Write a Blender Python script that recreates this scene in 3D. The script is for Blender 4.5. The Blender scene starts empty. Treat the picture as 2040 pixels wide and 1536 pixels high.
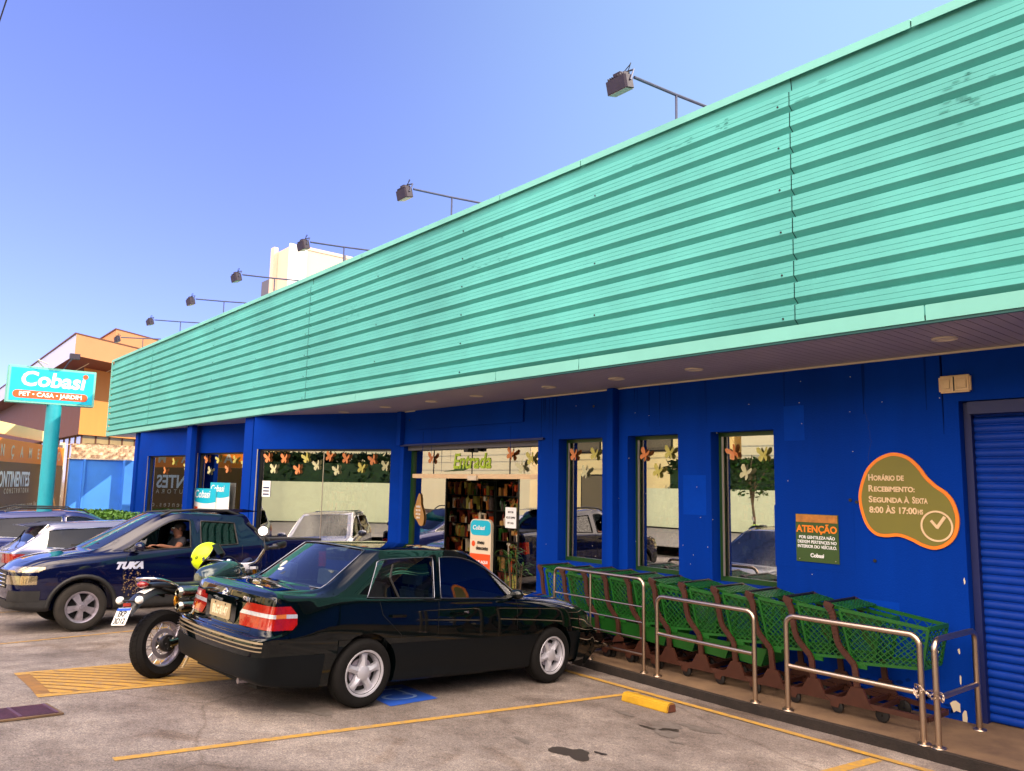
import bpy, bmesh, math, random
from mathutils import Vector, Matrix, Euler
from mathutils.bvhtree import BVHTree
random.seed(7)
R = math.radians
SC = bpy.context.scene
COL = SC.collection

# ---------------------------------------------------------------- camera
YAW, PIT, ROL, FPX = -0.870457, 0.127061, 0.0188214, 1547.5
CAMZ = 1.735
fw = Vector((math.sin(YAW)*math.cos(PIT), math.cos(YAW)*math.cos(PIT), math.sin(PIT)))
rt = Vector((math.cos(YAW), -math.sin(YAW), 0)); up = rt.cross(fw)
rt2 = rt*math.cos(ROL)+up*math.sin(ROL); up2 = up*math.cos(ROL)-rt*math.sin(ROL)
cd = bpy.data.cameras.new('camera'); cam = bpy.data.objects.new('camera', cd); COL.objects.link(cam)
cam.matrix_world = Matrix(((rt2.x, up2.x, -fw.x, 0), (rt2.y, up2.y, -fw.y, 0), (rt2.z, up2.z, -fw.z, CAMZ), (0, 0, 0, 1)))
cd.sensor_width = 36; cd.lens = FPX/2040*36; cd.clip_start = .05; cd.clip_end = 2000
SC.camera = cam
# ---------------------------------------------------------------- sky, sun, exposure
SUN_EL, SUN_AZ = R(31), R(47)
w = bpy.data.worlds.new('World'); SC.world = w; w.use_nodes = True
nt = w.node_tree; nt.nodes.clear()
sky = nt.nodes.new('ShaderNodeTexSky'); sky.sky_type = 'NISHITA'; sky.sun_disc = False
sky.sun_elevation = SUN_EL; sky.sun_rotation = SUN_AZ; sky.altitude = 2000; sky.air_density = .7; sky.dust_density = .3; sky.ozone_density = 4.0
gm = nt.nodes.new('ShaderNodeGamma'); gm.inputs[1].default_value = .7
mu = nt.nodes.new('ShaderNodeVectorMath'); mu.operation = 'MULTIPLY'; mu.inputs[1].default_value = (1.0, .90, 1.42)
# added warm cloud, out of view behind the camera, to lift the shade
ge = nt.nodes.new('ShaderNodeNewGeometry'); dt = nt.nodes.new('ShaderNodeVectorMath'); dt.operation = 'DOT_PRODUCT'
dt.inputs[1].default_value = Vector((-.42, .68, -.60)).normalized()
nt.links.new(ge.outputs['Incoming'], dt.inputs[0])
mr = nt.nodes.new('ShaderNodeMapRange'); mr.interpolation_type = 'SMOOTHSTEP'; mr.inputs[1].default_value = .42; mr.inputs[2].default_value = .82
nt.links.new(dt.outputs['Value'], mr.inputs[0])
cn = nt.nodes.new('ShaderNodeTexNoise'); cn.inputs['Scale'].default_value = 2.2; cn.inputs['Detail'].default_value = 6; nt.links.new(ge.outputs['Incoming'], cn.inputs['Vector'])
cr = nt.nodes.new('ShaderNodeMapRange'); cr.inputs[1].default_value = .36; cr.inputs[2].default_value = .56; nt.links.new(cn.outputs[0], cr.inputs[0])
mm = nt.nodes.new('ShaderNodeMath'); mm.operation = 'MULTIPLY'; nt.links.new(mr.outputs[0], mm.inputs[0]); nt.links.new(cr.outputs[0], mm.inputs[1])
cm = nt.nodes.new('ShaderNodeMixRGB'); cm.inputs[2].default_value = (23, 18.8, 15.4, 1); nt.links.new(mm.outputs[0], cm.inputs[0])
bg = nt.nodes.new('ShaderNodeBackground'); bg.inputs[1].default_value = .15
wo = nt.nodes.new('ShaderNodeOutputWorld')
nt.links.new(sky.outputs[0], gm.inputs[0]); nt.links.new(gm.outputs[0], mu.inputs[0])
d2 = nt.nodes.new('ShaderNodeVectorMath'); d2.operation = 'DOT_PRODUCT'; d2.inputs[1].default_value = Vector((-.25, -.93, -.22)).normalized(); nt.links.new(ge.outputs['Incoming'], d2.inputs[0])
m2 = nt.nodes.new('ShaderNodeMapRange'); m2.interpolation_type = 'SMOOTHSTEP'; m2.inputs[1].default_value = .15; m2.inputs[2].default_value = 1.0; nt.links.new(d2.outputs['Value'], m2.inputs[0])
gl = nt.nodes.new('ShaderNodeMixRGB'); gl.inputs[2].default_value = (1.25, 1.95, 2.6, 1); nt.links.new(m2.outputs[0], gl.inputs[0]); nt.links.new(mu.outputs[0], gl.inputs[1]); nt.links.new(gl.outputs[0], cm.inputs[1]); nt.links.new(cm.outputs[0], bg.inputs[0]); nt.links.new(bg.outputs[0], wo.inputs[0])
sl = bpy.data.lights.new('sun', 'SUN'); sl.energy = 2.4; sl.angle = R(.5); sl.color = (1, .86, .66)
so = bpy.data.objects.new('sun', sl); COL.objects.link(so)
sd = Vector((-math.sin(SUN_AZ)*math.cos(SUN_EL), -math.cos(SUN_AZ)*math.cos(SUN_EL), -math.sin(SUN_EL)))
so.rotation_euler = sd.to_track_quat('-Z', 'Y').to_euler(); so.location = (10, 10, 30)
SC.view_settings.view_transform = 'Standard'; SC.view_settings.look = 'None'; SC.view_settings.gamma = 1
SC.view_settings.exposure = 1.45
SC.render.engine = 'CYCLES'
SC.cycles.max_bounces = 8; SC.cycles.transparent_max_bounces = 12

# ---------------------------------------------------------------- materials
def lin(c):
    return tuple((x/255/12.92 if x/255 <= .04045 else ((x/255+.055)/1.055)**2.4) for x in c)
MATS = {}
def mat(name, col, rough=.6, metal=0, var=0, vscale=3, bump=0, bscale=40, coat=0, col2=None, dirt=0, spec=.5, emit=0, streak=False):
    """principled material; var = value noise, col2 = second colour mixed by large noise, bump = fine noise bump"""
    m = bpy.data.materials.new(name); m.use_nodes = True; MATS[name] = m
    n = m.node_tree.nodes; l = m.node_tree.links; b = n['Principled BSDF']
    c = (*col, 1)
    b.inputs['Base Color'].default_value = c; b.inputs['Roughness'].default_value = rough
    b.inputs['Metallic'].default_value = metal; b.inputs['Specular IOR Level'].default_value = spec
    if coat: b.inputs['Coat Weight'].default_value = coat; b.inputs['Coat Roughness'].default_value = .03
    if emit: b.inputs['Emission Color'].default_value = c; b.inputs['Emission Strength'].default_value = emit
    if var or col2 or bump:
        tc = n.new('ShaderNodeTexCoord')
        mp = n.new('ShaderNodeMapping'); l.new(tc.outputs['Object'], mp.inputs[0])
        if streak: mp.inputs['Scale'].default_value = (1, 1, .12)
    if var or col2:
        t = n.new('ShaderNodeTexNoise'); t.inputs['Scale'].default_value = vscale; t.inputs['Detail'].default_value = 8; t.inputs['Roughness'].default_value = .65
        l.new(mp.outputs[0], t.inputs['Vector'])
        r = n.new('ShaderNodeValToRGB'); l.new(t.outputs[0], r.inputs[0])
        r.color_ramp.elements[0].position = .3; r.color_ramp.elements[1].position = .7
        k = col2 if col2 else tuple(x*(1-var) for x in col)
        r.color_ramp.elements[0].color = (*k, 1)
        r.color_ramp.elements[1].color = (*[min(1, x*(1+(var if not col2 else 0))) for x in col], 1)
        l.new(r.outputs[0], b.inputs['Base Color'])
        if var and rough < .9 and rough > .15:
            mr = n.new('ShaderNodeMapRange'); l.new(t.outputs[0], mr.inputs[0]); mr.inputs[3].default_value = max(.03, rough-.1); mr.inputs[4].default_value = min(1, rough+.12)
            l.new(mr.outputs[0], b.inputs['Roughness'])
    if bump:
        t2 = n.new('ShaderNodeTexNoise'); t2.inputs['Scale'].default_value = bscale; t2.inputs['Detail'].default_value = 4
        l.new(tc.outputs['Object'], t2.inputs['Vector'])
        bp = n.new('ShaderNodeBump'); bp.inputs['Strength'].default_value = bump; bp.inputs['Distance'].default_value = .01
        l.new(t2.outputs[0], bp.inputs['Height']); l.new(bp.outputs[0], b.inputs['Normal'])
    return m
def glassmat(name, tint, refl, rough=.0):
    """thin window glass: tinted transparency with a mirror layer stronger at grazing angles"""
    m = bpy.data.materials.new(name); m.use_nodes = True; MATS[name] = m
    n = m.node_tree.nodes; l = m.node_tree.links; n.clear()
    o = n.new('ShaderNodeOutputMaterial'); mx = n.new('ShaderNodeMixShader')
    tr = n.new('ShaderNodeBsdfTransparent'); tr.inputs[0].default_value = (*tint, 1)
    g = n.new('ShaderNodeBsdfGlossy'); g.inputs['Roughness'].default_value = rough
    fr = n.new('ShaderNodeFresnel'); fr.inputs[0].default_value = 1.55
    ad = n.new('ShaderNodeMath'); ad.operation = 'ADD'; ad.use_clamp = True; ad.inputs[1].default_value = refl
    l.new(fr.outputs[0], ad.inputs[0]); l.new(ad.outputs[0], mx.inputs[0]); l.new(tr.outputs[0], mx.inputs[1]); l.new(g.outputs[0], mx.inputs[2]); l.new(mx.outputs[0], o.inputs[0])
    return m

# ---------------------------------------------------------------- mesh builder
class MB:
    def __init__(s): s.v = []; s.f = []; s.m = []
    def add(s, vs, fs, mi=0):
        o = len(s.v); s.v += [tuple(v) for v in vs]
        for f in fs: s.f.append(tuple(i+o for i in f)); s.m.append(mi)
        return s
    def box(s, x0, x1, y0, y1, z0, z1, mi=0, M=None):
        if x0 > x1: x0, x1 = x1, x0
        if y0 > y1: y0, y1 = y1, y0
        if z0 > z1: z0, z1 = z1, z0
        vs = [Vector((x, y, z)) for z in (z0, z1) for y in (y0, y1) for x in (x0, x1)]
        if M is not None: vs = [M @ v for v in vs]
        return s.add(vs, [(0, 2, 3, 1), (4, 5, 7, 6), (0, 1, 5, 4), (2, 6, 7, 3), (0, 4, 6, 2), (1, 3, 7, 5)], mi)
    def bar(s, a, b, w, h, mi=0, upv=(0, 0, 1)):
        """rectangular bar from a to b, w across, h along upv"""
        a = Vector(a); b = Vector(b); d = (b-a).normalized(); u = Vector(upv)
        sd_ = d.cross(u)
        if sd_.length < 1e-4: sd_ = d.cross(Vector((1, 0, 0)))
        sd_.normalize(); u = sd_.cross(d)
        vs = [p+sd_*(i*w/2)+u*(j*h/2) for p in (a, b) for j in (-1, 1) for i in (-1, 1)]
        return s.add(vs, [(0, 1, 3, 2), (4, 6, 7, 5), (0, 4, 5, 1), (2, 3, 7, 6), (0, 2, 6, 4), (1, 5, 7, 3)], mi)
    def tube(s, pts, r, n=8, mi=0, close=False, caps=True, flat=1):
        """swept tube through pts; r is a number or a list; flat squashes the section"""
        P = [Vector(p) for p in pts]; k = len(P)
        rr = r if isinstance(r, (list, tuple)) else [r]*k
        T = []
        for i in range(k):
            a = P[(i-1) % k] if close or i else P[i]; b = P[(i+1) % k] if close or i < k-1 else P[i]
            d = b-a; T.append(d.normalized() if d.length > 1e-9 else Vector((0, 0, 1)))
        u = T[0].orthogonal().normalized() if abs(T[0].z) > .9 else T[0].cross(Vector((0, 0, 1))).normalized()
        vs = []
        for i in range(k):
            u = (u-T[i]*u.dot(T[i]))
            u = u.normalized() if u.length > 1e-6 else T[i].orthogonal().normalized()
            v = T[i].cross(u)
            for j in range(n):
                a = 2*math.pi*j/n; vs.append(P[i]+u*(math.cos(a)*rr[i])+v*(math.sin(a)*rr[i]*flat))
        fs = []
        for i in range(k if close else k-1):
            i2 = (i+1) % k
            for j in range(n): j2 = (j+1) % n; fs.append((i*n+j, i*n+j2, i2*n+j2, i2*n+j))
        if caps and not close: fs.append(tuple(range(n))[::-1]); fs.append(tuple((k-1)*n+j for j in range(n)))
        return s.add(vs, fs, mi)
    def cyl(s, a, b, r, n=16, mi=0, r2=None, caps=True): return s.tube([a, b], [r, r if r2 is None else r2], n, mi, caps=caps)
    def lathe(s, prof, n=32, M=None, mi=0, a0=0, a1=2*math.pi):
        """prof = [(radius, height)] turned about z"""
        full = abs(a1-a0-2*math.pi) < 1e-6; k = n if full else n+1; vs = []
        for r, z in prof:
            for j in range(k):
                a = a0+(a1-a0)*j/n; v = Vector((r*math.cos(a), r*math.sin(a), z)); vs.append(M @ v if M is not None else v)
        fs = []
        for i in range(len(prof)-1):
            for j in range(n):
                j2 = (j+1) % k; fs.append((i*k+j, i*k+j2, (i+1)*k+j2, (i+1)*k+j))
        return s.add(vs, fs, mi)
    def prism(s, poly, z0, z1, M=None, mi=0):
        """polygon [(x,y)] extruded z0..z1, then transformed by M"""
        n = len(poly); vs = [Vector((x, y, z)) for z in (z0, z1) for x, y in poly]
        if M is not None: vs = [M @ v for v in vs]
        fs = [tuple(range(n))[::-1], tuple(range(n, 2*n))]+[(i, (i+1) % n, (i+1) % n+n, i+n) for i in range(n)]
        return s.add(vs, fs, mi)
    def ball(s, c, r, n=12, m=8, mi=0, M=None):
        rx, ry, rz = r if isinstance(r, (tuple, list)) else (r, r, r); c = Vector(c); vs = []
        for i in range(m+1):
            t = math.pi*i/m
            for j in range(n):
                a = 2*math.pi*j/n; v = Vector((rx*math.sin(t)*math.cos(a), ry*math.sin(t)*math.sin(a), rz*math.cos(t)))
                vs.append((M @ v if M is not None else v)+c)
        return s.add(vs, [(i*n+j, (i+1)*n+j, (i+1)*n+(j+1) % n, i*n+(j+1) % n) for i in range(m) for j in range(n)], mi)
    def quad(s, a, b, c, d, mi=0): return s.add([a, b, c, d], [(0, 1, 2, 3)], mi)
    def sheet(s, fn, nu, nv, mi=0):
        vs = [fn(i/nu, j/nv) for j in range(nv+1) for i in range(nu+1)]
        return s.add(vs, [(j*(nu+1)+i, j*(nu+1)+i+1, (j+1)*(nu+1)+i+1, (j+1)*(nu+1)+i) for j in range(nv) for i in range(nu)], mi)
    def build(s, name, mats, parent=None, smooth=None, M=None, bevel=0, recalc=True, **kw):
        me = bpy.data.meshes.new(name); me.from_pydata(s.v, [], s.f)
        if not isinstance(mats, (list, tuple)): mats = [mats]
        for m in mats: me.materials.append(MATS[m] if isinstance(m, str) else m)
        me.polygons.foreach_set('material_index', s.m)
        b = bmesh.new(); b.from_mesh(me)
        bmesh.ops.remove_doubles(b, verts=b.verts, dist=1e-5)
        if recalc: bmesh.ops.recalc_face_normals(b, faces=b.faces)
        if bevel:
            es = [e for e in b.edges if len(e.link_faces) == 2 and e.calc_face_angle(0) > .5]
            bmesh.ops.bevel(b, geom=es, offset=bevel, segments=2, affect='EDGES', clamp_overlap=True)
        b.to_mesh(me); b.free()
        if smooth: me.shade_smooth(); me.set_sharp_from_angle(angle=R(smooth))
        return link(name, me, parent, M, **kw)
def link(name, me, parent=None, M=None, label=None, cat=None, group=None, kind=None):
    o = bpy.data.objects.new(name, me); COL.objects.link(o)
    if parent is not None: o.parent = parent
    if M is not None: o.matrix_local = M
    if label: o['label'] = label
    if cat: o['category'] = cat
    if group: o['group'] = group
    if kind: o['kind'] = kind
    return o
def thing(name, label, cat, loc=(0, 0, 0), rz=0, group=None, M=None):
    o = link(name, None, label=label, cat=cat, group=group)
    if M is not None: o.matrix_world = M
    else: o.location = loc; o.rotation_euler = (0, 0, rz)
    return o
def kids(o): return [c for c in COL.objects if c.parent == o]
def copy_tree(o, parent=None):
    c = o.copy(); COL.objects.link(c); c.parent = parent
    if parent is None: pass
    for k in kids(o): copy_tree(k, c)
    return c
def text_mesh(body, size, depth=.004, bold=0, shear=0, align='CENTER', sx=1, space=1):
    cu = bpy.data.curves.new('t', 'FONT'); cu.body = body; cu.size = size; cu.extrude = depth/2; cu.offset = bold
    cu.shear = shear; cu.align_x = align; cu.align_y = 'CENTER'; cu.space_character = space; cu.resolution_u = 3
    o = bpy.data.objects.new('t', cu); COL.objects.link(o); dg = bpy.context.evaluated_depsgraph_get()
    me = bpy.data.meshes.new_from_object(o.evaluated_get(dg)); bpy.data.objects.remove(o); bpy.data.curves.remove(cu)
    if sx != 1:
        for v in me.vertices: v.co.x *= sx
    return me
def text(name, body, size, m, parent, M, label=None, **k):
    me = text_mesh(body, size, **k); me.materials.clear(); me.materials.append(MATS[m])
    o = link(name, me, parent, M)
    if label: o['label'] = label
    return o
def frame(origin, x, y):
    """matrix with given origin, local x and (approx) local y; z = x cross y"""
    x = Vector(x).normalized(); z = x.cross(Vector(y)).normalized(); y = z.cross(x)
    M = Matrix((x, y, z)).transposed().to_4x4(); M.translation = Vector(origin); return M
def rrect(w_, h_, r, n=4, cx=0, cy=0):
    o = []
    for sx, sy, a in ((1, 1, 0), (-1, 1, 90), (-1, -1, 180), (1, -1, 270)):
        for i in range(n+1):
            t = R(a+90*i/n); o.append((cx+sx*(w_/2-r)+r*math.cos(t), cy+sy*(h_/2-r)+r*math.sin(t)))
    return o
def smoothpath(pts, n=6, close=False):
    """catmull-rom through pts"""
    P = [Vector(p) for p in pts]; k = len(P); o = []
    for i in range(k if close else k-1):
        p0 = P[(i-1) % k] if close or i else P[0]; p1 = P[i]; p2 = P[(i+1) % k]; p3 = P[(i+2) % k] if close or i < k-2 else P[-1]
        for j in range(n):
            t = j/n; o.append(.5*((2*p1)+(p2-p0)*t+(2*p0-5*p1+4*p2-p3)*t*t+(3*p1-p0-3*p2+p3)*t**3))
    if not close: o.append(P[-1])
    return o
def smooth01(t): t = max(0, min(1, t)); return t*t*(3-2*t)

# ---------------------------------------------------------------- ground height
SW, KY, WY, FY = -.40, 7.22, 8.24, 6.63      # pavement height, kerb, shop wall, fascia planes
FZ0, FZ1 = 3.14, 5.80
def G(X, Y):
    t = max(0, min(1, (-8-X)/4)); t = t*t*(3-2*t)
    g = 0 if X > -8 else .045*(max(X, -16)+8)-.1125*t
    return -(.07-.045*t)*min(max(Y, -1), KY)+g
def Gn(X, Y):
    e = .05; return Vector((-(G(X+e, Y)-G(X-e, Y))/(2*e), -(G(X, Y+e)-G(X, Y-e))/(2*e), 1)).normalized()
# ---------------------------------------------------------------- base materials
mat('teal_sheet', (.098, .395, .350), .6, spec=.2, var=.16, vscale=.55, streak=False, bump=.05, bscale=6)
mat('teal_flash', (.17, .46, .39), .6, spec=.2, var=.07, vscale=1.2)
mat('teal_dark', lin((20, 80, 75)), .6)
mat('blue_paint', (.0003, .031, .275), .75, spec=.06, var=.20, vscale=.9, streak=True, bump=.25, bscale=55)
mat('blue_dark', lin((3, 20, 80)), .5, var=.1, vscale=2)
mat('blue_light_wall', lin((60, 132, 225)), .75, var=.10, vscale=1.6, bump=.3, bscale=30)
mat('soffit', lin((168, 156, 162)), .45, var=.10, vscale=1.5)
mat('soffit_gap', lin((45, 32, 34)), .8)
mat('cream', lin((228, 196, 150)), .5, var=.08, vscale=8)
mat('green_frame', lin((30, 66, 20)), .35, var=.1)
mat('dark_frame', lin((14, 18, 14)), .4)
mat('alu', lin((190, 180, 165)), .35, metal=.8)
mat('steel', (.52, .41, .32), .30, metal=1)
mat('white', lin((235, 235, 230)), .5, var=.04)
mat('offwhite', lin((220, 205, 175)), .5)
mat('black', lin((16, 15, 15)), .5, var=.2)
mat('black_gloss', (.004, .004, .005), .15, coat=.5)
mat('rubber', (.0045, .004, .004), .85, spec=.25, var=.25, vscale=20, bump=.4, bscale=60)
mat('orange', lin((240, 130, 20)), .5)
mat('orange_red', lin((222, 80, 22)), .5)
mat('olive', lin((118, 112, 38)), .6, var=.05, vscale=4)
mat('olive_dark', lin((52, 78, 26)), .6, var=.06, vscale=5)
mat('wood_strip', lin((176, 112, 42)), .6, var=.35, vscale=14)
mat('lemon', lin((170, 200, 40)), .5)
mat('cyan_sign', lin((18, 178, 205)), .4, var=.04)
mat('cyan_pole', lin((25, 150, 165)), .45, var=.12, vscale=2)
mat('galv', lin((70, 74, 96)), .5, metal=.5, var=.15, vscale=9)
mat('lamp_body', lin((44, 36, 52)), .6, metal=.2, var=.2, vscale=20)
mat('lamp_glass', lin((120, 110, 90)), .15)
mat('yellow_paint', lin((190, 142, 24)), .75, col2=lin((142, 118, 82)), vscale=20, bump=.3, bscale=90)
mat('yellow_block', lin((172, 132, 12)), .6, var=.22, vscale=7, bump=.5, bscale=40)
mat('rust_edge', lin((96, 52, 36)), .85, var=.3, vscale=20)
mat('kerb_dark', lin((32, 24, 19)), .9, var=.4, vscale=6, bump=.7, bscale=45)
mat('symbol_blue', lin((26, 78, 176)), .7, var=.12, vscale=8)
mat('symbol_white', lin((120, 150, 200)), .7, var=.2, vscale=10)
mat('roofing', lin((120, 118, 120)), .8, var=.1)
mat('inner_wall', lin((190, 185, 150)), .8)
mat('inner_floor', lin((190, 180, 160)), .4)
mat('tan_panel', lin((178, 126, 84)), .55, var=.05, vscale=1.2)
mat('orange_panel', lin((204, 136, 66)), .6, var=.06, vscale=1.5, streak=True)
mat('painted_shade_panel', lin((172, 178, 205)), .6, var=.04)  # lilac puts the shade into the colour of the street-facing side
mat('redwood', lin((98, 34, 22)), .6, var=.15, vscale=3, streak=True)
mat('brown_panel', lin((92, 54, 38)), .7, var=.08, vscale=2)
mat('board_brown', lin((122, 86, 36)), .6, var=.08, vscale=2)
mat('stone', lin((225, 200, 165)), .85, col2=lin((110, 66, 40)), vscale=7, bump=.8, bscale=18)
mat('concrete_tan', lin((205, 180, 158)), .8, var=.05, vscale=.4)
mat('concrete_white', lin((250, 246, 238)), .7, var=.03, vscale=.4)
mat('grey_metal', lin((90, 88, 92)), .6)
mat('facade_cream', lin((252, 224, 160)), .8, var=.06, vscale=.6)
mat('facade_white', lin((250, 232, 190)), .8, var=.05, vscale=.8)
mat('facade_brown', lin((150, 100, 60)), .8, var=.15, vscale=2)
mat('fence_green', lin((226, 226, 186)), .7, var=.05)
mat('bark', lin((90, 72, 52)), .9, var=.3, vscale=12, bump=.6)
mat('leaf', lin((62, 110, 30)), .55, col2=lin((28, 62, 14)), vscale=9)
mat('leaf_dark', lin((40, 70, 28)), .6, col2=lin((16, 34, 12)), vscale=5)
mat('hedge_leaf', lin((84, 132, 26)), .55, col2=lin((38, 84, 14)), vscale=9)
glassmat('shop_glass', (.85, .87, .78), .46)
glassmat('car_glass', (.45, .56, .54), .13)
glassmat('car_glass_dark', (.10, .11, .14), .015)
glassmat('lens_clear', (.85, .82, .78), .1)
mat('butterfly_yellow', lin((196, 186, 92)), .6); mat('butterfly_orange', lin((214, 132, 72)), .6); mat('butterfly_pale', lin((200, 196, 150)), .6)
mat('cardboard', lin((170, 128, 70)), .8, var=.1)

def ground_material():
    m = bpy.data.materials.new('asphalt_concrete'); m.use_nodes = True; MATS['lot'] = m
    n = m.node_tree.nodes; l = m.node_tree.links; b = n['Principled BSDF']; b.inputs['Roughness'].default_value = .85
    tc = n.new('ShaderNodeTexCoord')
    def noise(s, d=6, r=.6, dist=0):
        t = n.new('ShaderNodeTexNoise'); t.inputs['Scale'].default_value = s; t.inputs['Detail'].default_value = d; t.inputs['Roughness'].default_value = r
        t.inputs['Distortion'].default_value = dist; l.new(tc.outputs['Object'], t.inputs['Vector']); return t
    def ramp(src, e):
        r = n.new('ShaderNodeValToRGB'); l.new(src, r.inputs[0])
        r.color_ramp.elements[0].position, r.color_ramp.elements[0].color = e[0][0], (*e[0][1], 1)
        r.color_ramp.elements[1].position, r.color_ramp.elements[1].color = e[-1][0], (*e[-1][1], 1)
        for p, c in e[1:-1]: k = r.color_ramp.elements.new(p); k.color = (*c, 1)
        return r
    def mul(a, c, f=1):
        x = n.new('ShaderNodeMixRGB'); x.blend_type = 'MULTIPLY'; x.inputs[0].default_value = f; l.new(a, x.inputs[1]); l.new(c, x.inputs[2]); return x.outputs[0]
    big = ramp(noise(.55, 8, .62, .4).outputs[0], [(.30, (.110, .088, .076)), (.5, (.195, .165, .148)), (.68, (.31, .27, .238))])
    med = ramp(noise(3.2, 9, .7).outputs[0], [(.28, (.60, .55, .52)), (.55, (1, 1, 1)), (.78, (1.25, 1.22, 1.16))])
    fine = ramp(noise(85, 3, .75).outputs[0], [(.32, (.35, .33, .36)), (.50, (1, 1, 1)), (.70, (1.8, 1.7, 1.6))])
    sp = noise(260, 1, .5); speck = ramp(sp.outputs[0], [(.33, (.45, .45, .45)), (.42, (1, 1, 1))])
    stain = ramp(noise(1.05, 5, .55, .8).outputs[0], [(.30, (.42, .34, .27)), (.36, (.8, .74, .68)), (.42, (1, 1, 1))])
    c = mul(big.outputs[0], med.outputs[0]); c = mul(c, fine.outputs[0], .9); c = mul(c, ramp(noise(26, 5, .8).outputs[0], [(.32, (.62, .60, .60)), (.5, (1, 1, 1)), (.68, (1.35, 1.3, 1.25))]).outputs[0], .8); c = mul(c, speck.outputs[0], .55); c = mul(c, stain.outputs[0], .85)
    vo = n.new('ShaderNodeTexVoronoi'); vo.feature = 'DISTANCE_TO_EDGE'; vo.inputs['Scale'].default_value = .32
    wn = noise(1.8, 5); ad = n.new('ShaderNodeMixRGB'); ad.inputs[0].default_value = .22; l.new(tc.outputs['Object'], ad.inputs[1]); l.new(wn.outputs['Color'], ad.inputs[2]); l.new(ad.outputs[0], vo.inputs['Vector'])
    ck = ramp(vo.outputs[0], [(0, (.45, .4, .36)), (.006, (1, 1, 1))]); c = mul(c, ck.outputs[0], .6)
    l.new(c, b.inputs['Base Color'])
    bp = n.new('ShaderNodeBump'); bp.inputs['Strength'].default_value = .55; bp.inputs['Distance'].default_value = .006; l.new(noise(120, 4, .7).outputs[0], bp.inputs['Height']); l.new(bp.outputs[0], b.inputs['Normal'])
ground_material()
mat('oil_stain', (.030, .022, .016), .55, var=.3, vscale=12)
mat('oil_soft', (.085, .068, .056), .75, col2=(.15, .128, .115), vscale=16)
mat('sidewalk', lin((128, 102, 74)), .85, col2=lin((82, 62, 46)), vscale=1.7, bump=.5, bscale=90)
mat('road', (.20, .18, .16), .85, var=.2, vscale=2, bump=.5, bscale=120)

# ---------------------------------------------------------------- the setting
def gsheet(name, x0, x1, y0, y1, dz, m, nx=1, ny=1, poly=None, **k):
    b = MB(); b.sheet(lambda u, v: (x0+(x1-x0)*u, y0+(y1-y0)*v, G(x0+(x1-x0)*u, y0+(y1-y0)*v)+dz), nx, ny)
    return b.build(name, m, kind='structure', **k)
xs = [-400, -120, -60, -40, -30, -20, -17]+[-16+.1*i for i in range(81)]+[-6, -4, 0, 5, 20, 60, 200]
ys = [-400, -100, -40, -12, -3.2, -1, 1, 3, 5, KY, 12, 40, 120, 400]
b = MB(); b.add([(x, y, G(x, y)) for y in ys for x in xs], [(j*len(xs)+i, j*len(xs)+i+1, (j+1)*len(xs)+i+1, (j+1)*len(xs)+i) for j in range(len(ys)-1) for i in range(len(xs)-1)])
b.build('ground', 'lot', kind='structure')
gsheet('road', -200, 100, -12, -3.2, .004, 'road')
def quadmark(name, P, m='yellow_paint', dz=.004, n=16):
    """painted quad on the ground from four corner points, following the slope"""
    a, b_, c, d = [Vector((p[0], p[1], 0)) for p in P]
    def fn(u, v):
        p = (a*(1-u)+b_*u)*(1-v)+(d*(1-u)+c*u)*v; return (p.x, p.y, G(p.x, p.y)+dz)
    return MB().sheet(fn, n, n)
def strip(x0, y0, x1, y1, wd):
    d = Vector((x1-x0, y1-y0, 0)).normalized(); q = Vector((-d.y, d.x, 0))*wd/2
    return [(x0-q.x, y0-q.y), (x1-q.x, y1-q.y), (x1+q.x, y1+q.y), (x0+q.x, y0+q.y)]
def line(P, dz=.004, m='yellow_paint', name='painted_line'): return quadmark(name, P, dz=dz).build(name, m, kind='structure')
line(strip(-5.77, 1.5, -5.77, 6.73, .075)); line(strip(-3.24, 4.6, -3.2, 6.73, .10)); line(strip(-8.6, 6.79, .5, 6.81, .095), .008)
line(strip(-11.33, .9, -12.2, 5.2, .06)); line(strip(-15.3, 1.2, -15.5, 5.5, .06))
# hatched area
HA = [(-8.97, 1.38), (-7.67, 1.37), (-8.10, 6.5), (-9.75, 6.5)]
def hp(u, v):
    a, b_, c, d = [Vector((*p, 0)) for p in HA]; return (a*(1-u)+b_*u)*(1-v)+(d*(1-u)+c*u)*v
hb = MB()
def hq(P, dz):
    hb.add([(p.x, p.y, G(p.x, p.y)+dz) for p in P], [tuple(range(len(P)))])
for seg in range(10):
    v0, v1 = seg/10, (seg+1)/10
    hq([hp(0, v0), hp(.06, v0), hp(.06, v1), hp(0, v1)], .004); hq([hp(.93, v0), hp(1, v0), hp(1, v1), hp(.93, v1)], .004)
hq([hp(.06, 0), hp(.93, 0), hp(.93, .022), hp(.06, .022)], .004)
def clip_quad(P):
    for i in range(4):
        a_, c_ = Vector(HC[i]), Vector(HC[(i+1) % 4]); n_ = Vector((-(c_-a_).y, (c_-a_).x)); o = []
        for j in range(len(P)):
            p, q = Vector(P[j]), Vector(P[(j+1) % len(P)]); dp, dq = (p-a_).dot(n_), (q-a_).dot(n_)
            if dp >= 0: o.append(p)
            if dp*dq < 0: o.append(p+(q-p)*(dp/(dp-dq)))
        P = o
        if len(P) < 3: return None
    return P
HC = [hp(.05, .022).xy, hp(.94, .022).xy, hp(.94, .999).xy, hp(.05, .999).xy]
if (Vector(HC[1])-Vector(HC[0])).cross(Vector(HC[2])-Vector(HC[1])) < 0: HC = HC[::-1]
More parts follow.
